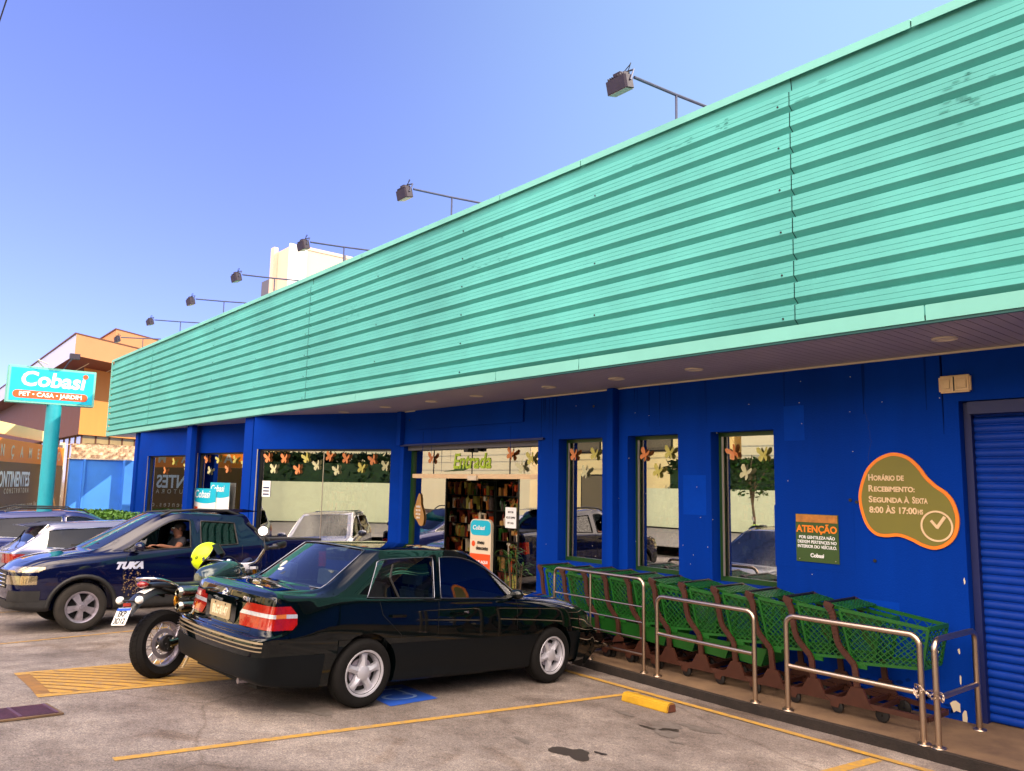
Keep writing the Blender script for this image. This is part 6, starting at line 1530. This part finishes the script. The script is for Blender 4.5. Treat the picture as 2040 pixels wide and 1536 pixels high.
    for sd_, hd in ((1, J['hdL']), (-1, J['hdR'])):
        hd = Vector(hd)
        for k in range(4):
            y = (k-1.5)*.020; L = (.072, .082, .078, .062)[k]; q = MB(); q.tube(smoothpath([hd+Vector((.02, y, .004)), hd+Vector((.055, y, .006)), hd+Vector((.055+L*.5, y, -.004)), hd+Vector((.05+L*.8, y, -.022))], 3), [.009]*4+[.0085]*4+[.007, .005], 7); q.build('finger', 'skin', t, smooth=60)
        q = MB(); q.tube([hd+Vector((-.01, -sd_*.028, .0)), hd+Vector((.025, -sd_*.050, .004)), hd+Vector((.055, -sd_*.052, .0))], [.011, .010, .007], 7); q.build('thumb', 'skin', t, smooth=60)
    return t
driver()

# ---------------------------------------------------------------- two more parked cars, roofs showing
def hatch(name, label, paint, prof, X, Y, s, wid=.86, tall=0):
    t = thing(name, label, 'car'); S = []
    W = [(-.85, .74), (-.6, .83), (0, .87), (2.4, .87), (2.9, .83), (3.3, .70), (3.4, .6)]
    def st(x, zf, zb, rest):
        w_ = interp(W, x)*wid/.86; S.append([(x, 0, zf), (x, w_*.88, zf), (x, w_*.97, zf+.12), (x, w_, .66), (x, w_*.985, zb+tall*.5)]+[(a, y*wid/.86, z+tall*(1 if z > 1.15 else .6)) for a, y, z in rest])
    st(-.84, .34, .92, [(-.84, .70, .98), (-.82, .66, 1.00), (-.80, .60, 1.01), (-.79, .5, 1.015), (-.82, 0, 1.02)])
    st(-.66, .28, .94, [(-.68, .79, 1.02), (-.62, .74, 1.10), (-.58, .68, 1.14), (-.55, .60, 1.15), (-.66, 0, 1.14)])
    st(-.30, .26, .95, [(-.32, .81, 1.05), (-.30, .72, 1.32), (-.28, .655, 1.40), (-.34, .56, 1.43), (-.42, 0, 1.445)])
    st(.05, .25, .95, [(.08, .82, 1.03), (.16, .70, 1.36), (.16, .64, 1.44), (.14, .55, 1.47), (.1, 0, 1.485)])
    st(.85, .24, .95, [(.85, .825, 1.01), (.87, .69, 1.39), (.87, .635, 1.465), (.87, .55, 1.495), (.87, 0, 1.515)])
    st(.93, .24, .95, [(.93, .825, 1.01), (.95, .69, 1.39), (.95, .635, 1.465), (.95, .55, 1.495), (.95, 0, 1.515)])
    st(1.62, .24, .93, [(1.6, .82, .99), (1.45, .68, 1.34), (1.43, .62, 1.42), (1.41, .54, 1.45), (1.38, 0, 1.47)])
    st(2.3, .24, .90, [(2.3, .79, .96), (2.28, .76, .985), (2.3, .72, 1.0), (2.32, .64, 1.01), (2.45, 0, 1.03)])
    st(2.85, .26, .86, [(2.85, .73, .90), (2.85, .69, .92), (2.87, .62, .93), (2.9, .5, .94), (2.95, 0, .955)])
    st(3.28, .30, .74, [(3.28, .60, .78), (3.29, .56, .80), (3.3, .5, .81), (3.31, .36, .82), (3.33, 0, .83)])
    cage, tg = car_shell(S, None, (.05, .06))
    glass = {(2, 5), (3, 5), (5, 5), (6, 5), (6, 8), (1, 8), (1, 7)}
    b = skin(cage, tg, glass, lambda a, c: 0, [(0, .62, .31, .37), (2.55, .62, .31, .37)], levels=2)
    tree_ = BVHTree.FromBMesh(b)
    G_ = [f for f in b.faces if f.material_index == 1]; side = [f for f in G_ if f.normal.y**2 > .35]; ot = [f for f in G_ if f not in side]
    for sd_ in (1, -1):
        s_ = [f for f in side if f.is_valid and f.calc_center_median().y*sd_ > 0]; boundary_trim(s_, .009, 'window_trim', 'chrome', t); take(b, s_, 'side_window', 'car_glass_dark', t, push=-.006)
    take(b, [f for f in ot if f.is_valid and f.calc_center_median().x < .3], 'rear_window', 'car_glass_dark', t, push=-.004); take(b, [f for f in ot if f.is_valid], 'windscreen', 'car_glass_dark', t, push=-.004)
    b.normal_update()
    for sd_ in (1, -1): take(b, region(b, [((-.62, 0, 0), (1, 0, 0)), ((0, .45*sd_, 0), (0, -sd_, 0)), ((0, 0, .82), (0, 0, -1)), ((0, 0, .96), (0, 0, 1))], lambda f: f.material_index == 0), 'tail_lamp', 'lamp_red', t, push=.005)
    q = MB(); q.prism([(-.66, 1.42+tall), (-.30, 1.475+tall), (-.05, 1.48+tall), (-.05, 1.44+tall), (-.60, 1.385+tall)], -.57, .57, frame((0, 0, 0), (1, 0, 0), (0, 0, 1))); q.build('roof_spoiler', paint, t, bevel=.012, smooth=50)
    q = MB(); q.tube([(-.74, -.25, 1.13), (-.60, .0, 1.22), (-.50, .22, 1.32)], .010, 5); q.build('rear_wiper', 'plastic_black', t)
    q = MB(); q.tube([(.2, .0, 1.50+tall), (.02, 0, 1.58+tall)], .006, 5); q.build('aerial', 'plastic_black', t)
    if prof:
        for sd_ in (1, -1): q = MB(); q.tube([(1.35, sd_*.62, 1.46+tall), (1.2, sd_*.62, 1.54+tall), (.2, sd_*.62, 1.55+tall), (-.05, sd_*.62, 1.47+tall)], .017, 6); q.build('roof_rail', 'plastic_black', t)
    for sd_ in (1, -1): q = MB(); q.ball((1.92, sd_*.96, 1.03+tall*.5), (.08, .11, .075), 12, 8); q.build('mirror', paint, t, smooth=60)
    seam_lines(tree_, [[(.89, 0, 1.0), (.89, 0, .35)], [(.05, 0, 1.0), (.15, 0, .5)], [(2.0, 0, .97), (2.0, 0, .35)]], t, 'y', w=.006, name='door_seam')
    seats(t, [(.05, True), (.95, False)], 0, .45, 'seat_dark')
    q = MB(); q.box(-.8, 3.0, -.6, .6, .26, .36); q.build('underbody', 'arch_black', t)
    finish(b, 'body', t, paint, 'car_glass_dark')
    for x in (0, 2.55):
        for sd_ in (1, -1): wheel(t, x, sd_*.76, .31, .19, .20, 'five', sd_)
    place(t, X, Y, 0, s=s); return t
hatch('hatchback', 'silver-lilac hatchback with a roof spoiler parked just behind the dark pickup', 'car_silver', False, -15.45, 2.85, 1.0)
hatch('estate_car', 'blue car with roof rails at the far left edge, beyond the silver hatchback', 'car_blue', True, -18.35, 2.35, 1.03, tall=.06)
# ================================================================ motorcycle and helmet
mat('tank_green', (.02, .045, .05), .15, coat=1, metal=.3); mat('moto_black', (.010, .010, .011), .35, var=.2); mat('gold', lin((190, 130, 40)), .3, metal=.9); mat('muffler', lin((150, 150, 140)), .22, metal=1, var=.1, vscale=20)
mat('helmet_yellow', (.62, .86, .0), .35, var=.05); mat('visor_black', (.01, .01, .012), .3)
def motorcycle():
    t = thing('motorcycle', 'scrambler motorcycle with twin stacked mufflers leaning on its stand between the sedan and the pickup', 'motorcycle')
    Mx = lambda f, y, z: Matrix.Translation((f, y, z)) @ Matrix.Rotation(R(90), 4, 'X')
    def mwheel(f, r, wd, rr, ang=0):
        M = Matrix.Translation((f, 0, r)) @ Matrix.Rotation(ang, 4, 'Z') @ Matrix.Rotation(R(90), 4, 'X'); h = wd/2
        w_ = link('wheel', None, t, M)
        prof = [(rr-.005, -h*.72), (rr+.02, -h*.92), (rr+.06, -h), (r-.035, -h*.90), (r-.014, -h*.66), (r-.003, -h*.33), (r-.001, 0), (r-.003, h*.33), (r-.014, h*.66), (r-.035, h*.90), (rr+.06, h), (rr+.02, h*.92), (rr-.005, h*.72)]
        b = MB(); b.lathe([(a-.007, c) for a, c in prof], 72)
        n = 38                       # tread blocks in two staggered rows and shoulders
        def pr(c):
            c = abs(c); P = [(r-.001, 0), (r-.003, h*.33), (r-.014, h*.66), (r-.035, h*.90), (r-.07, h*1.0)]
            for (r0, c0), (r1, c1) in zip(P, P[1:]):
                if c <= c1: return r0+(r1-r0)*(c-c0)/(c1-c0)
            return P[-1][0]
        for k in range(n):
            for row, (c0, c1) in enumerate(((-.95, -.55), (-.5, -.03), (.03, .5), (.55, .95))):
                a0 = 2*math.pi*(k+(.5 if row % 2 else 0))/n+.04; a1 = a0+2*math.pi/n*.80
                q = []
                for aa, cc in ((a0, c0), (a1, c0+.05*(1 if row < 2 else -1)), (a1, c1), (a0, c1)):
                    rd_ = pr(cc*h); q.append((rd_, aa, cc*h))
                vs = [Vector((rd_*math.cos(aa), rd_*math.sin(aa), cc)) for rd_, aa, cc in q]+[Vector(((rd_-.009)*math.cos(aa), (rd_-.009)*math.sin(aa), cc)) for rd_, aa, cc in q]
                b.add(vs, [(0, 1, 2, 3), (0, 4, 5, 1), (1, 5, 6, 2), (2, 6, 7, 3), (3, 7, 4, 0)])
        b.build('tyre', 'rubber', w_, smooth=30)
        b = MB(); b.lathe([(rr-.005, -h*.70), (rr-.022, -h*.60), (rr-.030, -h*.25), (rr-.018, 0), (rr-.030, h*.25), (rr-.022, h*.60), (rr-.005, h*.70), (rr+.004, h*.62), (rr+.0, 0), (rr+.004, -h*.62)], 64); b.build('rim', 'rim_grey', w_, smooth=40)
        b = MB()
        for k in range(28):
            a = 2*math.pi*k/28; s_ = 1 if k % 2 else -1; a2 = a+(.75 if (k//2) % 2 else -.75)
            b.cyl((.045*math.cos(a2), .045*math.sin(a2), s_*.05), ((rr-.02)*math.cos(a), (rr-.02)*math.sin(a), s_*h*.35), .0032, 5)
        b.build('spokes', 'chrome', w_)
        b = MB(); b.lathe([(0, -.07), (.05, -.07), (.055, -.05), (.035, -.03), (.035, .03), (.055, .05), (.05, .07), (0, .07)], 24); b.build('hub', 'moto_black', w_, smooth=40)
        b = MB(); b.lathe([(.10, h*.6), (.14, h*.6), (.14, h*.6+.006), (.10, h*.6+.006)], 36); b.build('brake_disc', 'rim_grey', w_)
        return w_
    mwheel(0, .322, .165, .222); mwheel(1.50, .335, .12, .243, R(18))
    # shaft drive swingarm on the right with its cast final drive
    b = MB(); b.tube(smoothpath([(0, -.105, .325), (.10, -.125, .345), (.28, -.13, .40), (.52, -.10, .45)], 4), [.052, .05, .047, .043, .04, .038, .036, .035, .035, .035, .034, .034, .034], 12); b.build('swingarm', 'muffler', t, smooth=50)
    b = MB(); b.lathe([(0, -.05), (.055, -.05), (.075, -.03), (.08, 0), (.075, .03), (0, .03)], 24, Mx(0, -.095, .325)); b.build('final_drive', 'moto_black', t, smooth=40)
    b = MB()
    for k in range(6): a = k*1.047; b.cyl((.055*math.cos(a), -.142, .325+.055*math.sin(a)), (.055*math.cos(a), -.150, .325+.055*math.sin(a)), .007, 6)
    b.build('drive_bolts', 'chrome', t)
    b = MB(); b.tube([(.10, -.10, .38), (.22, -.11, .70)], .016, 8)
    for k in range(9): f = .15+.08*k; c = Vector((.10, -.10, .38)).lerp(Vector((.22, -.11, .70)), f); b.tube([c+Vector((.030*math.cos(a*.785), .030*math.sin(a*.785), .004*a*.5)) for a in range(9)], .006, 5)
    b.build('shock_absorber', 'rim_grey', t, smooth=50)
    # frame tubes, seat loop
    b = MB()
    for s_ in (1, -1):
        b.tube(smoothpath([(1.10, s_*.04, .92), (.80, s_*.12, .80), (.45, s_*.13, .78), (.10, s_*.12, .80), (-.10, s_*.10, .845)], 4), .016, 8)
        b.tube(smoothpath([(.45, s_*.13, .78), (.50, s_*.14, .55), (.55, s_*.13, .40)], 4), .016, 8)
    b.build('frame', 'moto_black', t, smooth=50)
    b = MB(); b.tube(smoothpath([(.04, -.145, .86), (-.10, -.15, .91), (-.22, -.12, .935), (-.27, 0, .94), (-.22, .12, .935), (-.10, .15, .91), (.04, .145, .86)], 5), .013, 10); b.build('grab_loop', 'chrome', t, smooth=60)
    # seat
    b = MB(); pr = [(.62, .90, .11, .055), (.45, .885, .135, .05), (.25, .875, .14, .05), (.05, .885, .135, .045), (-.12, .90, .115, .035), (-.20, .90, .08, .02)]
    vs = []; nn = 14
    for f, z, w_, h_ in pr:
        for k in range(nn): a = 2*math.pi*k/nn; vs.append((f, w_*math.copysign(abs(math.cos(a))**.6, math.cos(a)), z+h_*math.copysign(abs(math.sin(a))**.7, math.sin(a))-.03))
    b.add(vs, [(i*nn+k, i*nn+(k+1) % nn, (i+1)*nn+(k+1) % nn, (i+1)*nn+k) for i in range(len(pr)-1) for k in range(nn)]+[tuple(range(nn)), tuple((len(pr)-1)*nn+k for k in range(nn))])
    b.build('seat', 'moto_black', t, smooth=60)
    # tank
    pr = [(.46, .93, .10, .075), (.52, .95, .135, .105), (.64, .975, .165, .125), (.80, .985, .175, .13), (.93, .98, .15, .115), (1.02, .96, .10, .085), (1.06, .94, .06, .05)]
    b = MB(); vs = []; nn = 20
    for f, z, w_, h_ in pr:
        for k in range(nn): a = 2*math.pi*k/nn; vs.append((f, w_*math.copysign(abs(math.cos(a))**.8, math.cos(a)), z+h_*math.copysign(abs(math.sin(a))**.85, math.sin(a))))
    b.add(vs, [(i*nn+k, i*nn+(k+1) % nn, (i+1)*nn+(k+1) % nn, (i+1)*nn+k) for i in range(len(pr)-1) for k in range(nn)]+[tuple(range(nn)), tuple((len(pr)-1)*nn+k for k in range(nn))])
    tk = b.build('tank', 'tank_green', t, smooth=70)
    b = MB(); b.lathe([(0, .012), (.03, .012), (.034, 0)], 20, Matrix.Translation((.84, 0, 1.112))); b.build('filler_cap', 'chrome', tk, smooth=40)
    b = MB(); b.lathe([(.022, 0), (.028, 0), (.028, .004), (.022, .004)], 24, Matrix.Translation((.80, -.178, .99)) @ Matrix.Rotation(R(90), 4, 'X')); b.bar((.80, -.181, 1.01), (.80, -.181, .97), .006, .004); b.bar((.78, -.181, .995), (.82, -.181, .995), .006, .004); b.build('tank_badge', 'chrome', tk)
    # rear mudguard, tail light, indicators, plate
    b = MB(); pts = [(.10, .80), (-.02, .845), (-.16, .84), (-.28, .79), (-.36, .72), (-.43, .65)]
    vs = []
    for f, z in pts:
        for y, dz in ((-.10, -.05), (-.085, -.008), (-.05, .010), (0, .016), (.05, .010), (.085, -.008), (.10, -.05)): vs.append((f, y, z+dz))
    b.add(vs, [(i*7+k, i*7+k+1, (i+1)*7+k+1, (i+1)*7+k) for i in range(len(pts)-1) for k in range(6)]); mg = b.build('rear_mudguard', 'moto_black', t, smooth=60)
    b = MB(); vs = []
    for f, z in pts[1:4]:
        for y, dz in ((-.07, .008), (-.04, .018), (0, .024), (.04, .018), (.07, .008)): vs.append((f, y, z+dz))
    b.add(vs, [(i*5+k, i*5+k+1, (i+1)*5+k+1, (i+1)*5+k) for i in range(2) for k in range(4)]); b.build('mudguard_painted_highlight', 'white', mg, smooth=60)  # white patch painted where light catches the top of the mudguard
    b = MB(); b.ball((-.245, 0, .885), (.055, .062, .034), 18, 10); b.build('tail_light', 'lamp_red', t, smooth=60); b = MB(); b.box(-.24, -.14, -.045, .045, .85, .885); b.build('tail_light_bracket', 'moto_black', t)
    for s_ in (1, -1):
        b = MB(); b.cyl((-.36, 0, .735), (-.38, s_*.13, .745), .009, 8); st_ = b.build('indicator_stalk', 'moto_black', t)
        b = MB(); b.lathe([(0, .03), (.022, .026), (.034, .012), (.036, 0), (.034, -.02), (0, -.025)], 18, Matrix.Translation((-.385, s_*.13, .745)) @ Matrix.Rotation(R(-90), 4, 'Y')); b.build('indicator', 'white', t, smooth=50)
    b = MB(); b.box(-.412, -.398, -.045, .045, .69, .72); b.build('reflector', 'lamp_red', t)
    MP = frame((-.455, 0, .60), (0, -1, 0), (.42, 0, 1))
    b = MB(); b.prism(rrect(.185, .165, .012), 0, .003, MP); p_ = b.build('number_plate', 'white', t)
    b = MB(); b.prism(rrect(.180, .026, .004, 3, 0, .066), .0035, .005, MP); b.build('plate_band', 'symbol_blue', p_)
    for s_, yy in (('EKP', .022), ('3D12', -.045)): me = text_mesh(s_, .072, depth=.002, bold=.002, sx=.9); me.materials.clear(); me.materials.append(MATS['black']); link('plate_text', me, p_, MP @ Matrix.Translation((0, yy, .0055)))
    # exhaust: two stacked mufflers on the right
    for z, dx in ((.80, .0), (.665, .01)):
        b = MB(); M = Matrix.Translation((-.02+dx, -.215, z)) @ Matrix.Rotation(R(90), 4, 'Y') @ Matrix.Rotation(R(2), 4, 'X')
        b.lathe([(.018, .05), (.020, 0), (.030, -.004), (.052, .012), (.060, .03), (.060, .36), (.052, .40), (.030, .46), (.024, .50)], 28, M); mf = b.build('muffler', 'muffler', t, smooth=40)
        b = MB(); b.lathe([(0, .045), (.019, .045)], 16, M); b.build('muffler_bore', 'seam', mf)
        b = MB(); b.lathe([(.0605, .30), (.062, .30), (.062, .33), (.0605, .33)], 24, M); b.build('muffler_band', 'rim_silver', mf)
    b = MB(); b.tube(smoothpath([(.44, -.215, .80), (.56, -.21, .76), (.66, -.18, .62), (.80, -.17, .50), (1.0, -.20, .50)], 4), .022, 10); b.tube(smoothpath([(.46, -.215, .685), (.56, -.21, .66), (.66, -.18, .56), (.80, -.17, .45), (1.0, .20, .48)], 4), .022, 10); b.build('header_pipe', 'muffler', t, smooth=50)
    b = MB(); b.prism([(.34, .62), (.40, .84), (.46, .86), (.50, .80), (.44, .62)], -.285, -.265, frame((0, 0, 0), (1, 0, 0), (0, 0, 1)) @ Matrix.Diagonal((1, 1, -1, 1))); b.build('heat_shield', 'rim_silver', t)
    b = MB(); b.ball((.02, -.16, .72), (.03, .012, .06), 12, 8); b.build('amber_reflector', 'gold', t, smooth=60)
    # flat twin engine
    b = MB(); b.box(.55, .98, -.13, .13, .30, .62); b.build('crankcase', 'moto_black', t, bevel=.03, smooth=40)
    for s_ in (1, -1):
        b = MB()
        for k in range(7): b.box(.70, .92, s_*(.14+.018*k), s_*(.148+.018*k), .36, .54)
        b.box(.74, .88, s_*.13, s_*.27, .39, .51); b.build('cylinder', 'rim_grey', t); b = MB(); b.box(.69, .93, s_*.27, s_*.33, .35, .55); b.build('cylinder_head', 'rim_silver', t, bevel=.02, smooth=40)
        b = MB(); b.cyl((.50, s_*.14, .36), (.50, s_*.27, .36), .014, 10); b.build('footpeg', 'moto_black', t)
    b = MB(); b.tube([(.60, .14, .32), (.56, .30, .02)], .012, 8); b.bar((.54, .31, .012), (.62, .31, .012), .035, .012); b.bar((.56, .30, .02), (.49, .33, .07), .012, .012); b.build('side_stand', 'offwhite', t)
    # steering group turned left
    st = Matrix.Translation((1.10, 0, 0)) @ Matrix.Rotation(R(20), 4, 'Z') @ Matrix.Translation((-1.10, 0, 0))
    S = lambda f, y, z: st @ Vector((f, y, z))
    for s_ in (1, -1):
        b = MB(); b.tube([S(1.10, s_*.095, 1.02), S(1.30, s_*.095, .62)], .024, 12); b.build('fork_tube', 'gold', t, smooth=50); b = MB(); b.tube([S(1.30, s_*.095, .62), S(1.48, s_*.09, .33)], .032, 12); b.build('fork_leg', 'moto_black', t, smooth=50)
    b = MB(); b.bar(S(1.09, -.13, 1.03), S(1.09, .13, 1.03), .06, .03); b.bar(S(1.17, -.13, .88), S(1.17, .13, .88), .06, .03); b.build('fork_yoke', 'rim_silver', t)
    b = MB(); b.tube(smoothpath([S(.80, .42, 1.14), S(.93, .28, 1.13), S(1.03, .13, 1.09), S(1.05, .0, 1.075), S(1.03, -.13, 1.09), S(1.0, -.22, 1.18), S(.97, -.28, 1.235), S(.86, -.42, 1.235)], 5), .013, 12); b.build('handlebar', 'chrome', t, smooth=60)
    b = MB(); b.bar(S(1.05, -.06, 1.04), S(1.05, .06, 1.04), .045, .06); b.build('riser_clamp', 'rim_silver', t, bevel=.008)
    for a, c in ((S(.90, -.37, 1.235), S(.80, -.49, 1.235)), (S(.86, .36, 1.14), S(.76, .47, 1.14))): b = MB(); b.tube([a, c], .019, 12); b.build('grip', 'black', t, smooth=50)
    for s_ in (1, -1):
        zz = 1.235 if s_ < 0 else 1.14
        b = MB(); b.tube([S(.97, s_*.27, zz), S(1.00, s_*.34, zz-.01), S(.90, s_*.47, zz-.015)], [.012, .007, .005], 8); b.build('lever', 'moto_black', t); b = MB(); b.bar(S(.95, s_*.28, zz), S(.91, s_*.33, zz), .045, .05); b.build('switch_block', 'moto_black', t, bevel=.008)
    b = MB(); b.tube(smoothpath([S(.84, -.46, 1.25), S(.94, -.50, 1.27), S(1.05, -.44, 1.26), S(1.03, -.33, 1.25)], 4), .020, 8, flat=1.6); b.build('hand_guard', 'moto_black', t, smooth=50)
    b = MB(); b.cyl(S(.97, -.27, 1.24), S(1.02, -.22, 1.395), .006, 8); b.build('mirror_stem', 'moto_black', t)
    MM = Matrix.Translation(S(1.02, -.215, 1.425)) @ Matrix.Rotation(R(42), 4, 'Z') @ Matrix.Rotation(R(-80), 4, 'Y')
    b = MB(); b.lathe([(0, -.014), (.042, -.010), (.055, 0), (.055, .004), (.050, .004)], 26, MM); mr_ = b.build('mirror', 'moto_black', t, smooth=40); b = MB(); b.lathe([(0, .0045), (.051, .0045)], 26, MM); mat('mirror_glass', (.95, .93, .9), .25, metal=.3); b.build('mirror_glass', 'mirror_glass', mr_)
    b = MB(); b.ball(S(1.27, 0, .94), (.10, .10, .10), 20, 12); b.build('headlamp', 'moto_black', t, smooth=60)
    b = MB(); b.lathe([(0, .0), (.055, .0), (.055, .035), (0, .035)], 24, Matrix.Translation(S(1.14, 0, 1.09)) @ Matrix.Rotation(R(-35), 4, 'Y')); b.build('instrument', 'moto_black', t, bevel=.006, smooth=40)
    b = MB(); b.tube(smoothpath([S(1.0, -.25, 1.20), S(1.14, -.18, 1.16), S(1.18, -.05, 1.0), S(1.14, 0, .86)], 4), .005, 6); b.tube(smoothpath([S(.93, .29, 1.12), S(1.10, .18, 1.16), S(1.18, .06, 1.02)], 4), .005, 6); b.build('cables', 'black', t)
    b = MB(); vs = []
    for i in range(13):
        a = R(20+140*i/12)
        for y in (-.07, -.04, 0, .04, .07): p = S(1.5+.36*math.cos(a), y, .335+(.365-abs(y)*.15)*math.sin(a)); vs.append(p)
    b.add(vs, [(i*5+k, i*5+k+1, (i+1)*5+k+1, (i+1)*5+k) for i in range(12) for k in range(4)]); b.build('front_mudguard', 'moto_black', t, smooth=60)
    return t
mo = motorcycle(); hd_, ln_ = R(-24), R(5)
hv = Vector((math.sin(hd_), math.cos(hd_), 0)); p1 = Vector((-8.12, 2.45, 0)); p2 = p1+hv*1.5
hv = Vector((hv.x, hv.y, (G(p2.x, p2.y)-G(p1.x, p1.y))/1.5)).normalized(); nv = Gn(p1.x, p1.y); lv = nv.cross(hv).normalized(); uv = hv.cross(lv).normalized()
MW = Matrix((hv, lv, uv)).transposed().to_4x4(); MW.translation = Vector((p1.x, p1.y, G(p1.x, p1.y)-.004)); MW = MW @ Matrix.Rotation(-ln_, 4, 'X'); mo.matrix_world = MW
# helmet hung over the left grip
t = thing('helmet', 'fluorescent yellow open-face helmet hung over the left handlebar grip of the motorcycle', 'helmet', M=MW @ Matrix.Translation((.76, .25, 1.165)) @ Matrix.Rotation(R(-48), 4, 'Z') @ Matrix.Rotation(R(-34), 4, 'Y') @ Matrix.Rotation(R(-10), 4, 'X'))
b = MB(); nu, nvv = 40, 22; vs = []; fs = []
def hp_(u, v, s_=1):
    th = 2*math.pi*u; front = max(0, math.cos(th)); lim = 1.90+.25*(-math.cos(th)) if math.cos(th) < .25 else 1.90-.0625-(math.cos(th)-.25)*.78
    ph = lim*v; r_ = .148*s_
    return Vector((r_*1.10*math.sin(ph)*math.cos(th), r_*.92*math.sin(ph)*math.sin(th), r_*1.02*math.cos(ph)))
for i in range(nvv+1):
    for k in range(nu): vs.append(hp_(k/nu, i/nvv))
b.add(vs, [(i*nu+k, (i+1)*nu+k, (i+1)*nu+(k+1) % nu, i*nu+(k+1) % nu) for i in range(nvv) for k in range(nu)])
b.build('shell', 'helmet_yellow', t, smooth=60)
b = MB(); b.add([hp_(k/nu, i/nvv, .93) for i in range(nvv+1) for k in range(nu)], [(i*nu+k, (i+1)*nu+k, (i+1)*nu+(k+1) % nu, i*nu+(k+1) % nu) for i in range(nvv) for k in range(nu)]); b.build('lining', 'visor_black', t, smooth=60)
b = MB(); b.tube([hp_(k/nu, 1, .985) for k in range(nu)], .008, 6, close=True); b.build('rim_seal', 'visor_black', t, smooth=60)
b = MB(); b.sheet(lambda u, v: Vector((.165*math.cos((u-.5)*1.9)+.012, .150*math.sin((u-.5)*1.9), .045-.13*v)), 14, 6); b.build('visor', 'visor_black', t, smooth=60, recalc=False)
b = MB()
for th in (-1.75, 1.75): b.ball((.16*math.cos(th), .137*math.sin(th)*1.0, -.03), (.016, .006, .012), 10, 6)
b.box(-.05, -.02, -.1425, -.139, -.055, -.040); b.box(.0, .03, -.1425, -.139, -.062, -.048); b.build('vents', 'visor_black', t)
me = text_mesh('G2', .035, depth=.002, bold=.001); me.materials.clear(); me.materials.append(MATS['black']); link('helmet_mark', me, t, frame((-.085, -.118, .02), (1, -.5, 0), (0, .1, 1)))
b = MB(); b.tube(smoothpath([(.02, .12, -.08), (.04, .06, -.17), (.03, -.02, -.19), (.03, -.1, -.10)], 4), .007, 6, flat=.5); b.build('chin_strap', 'black', t)
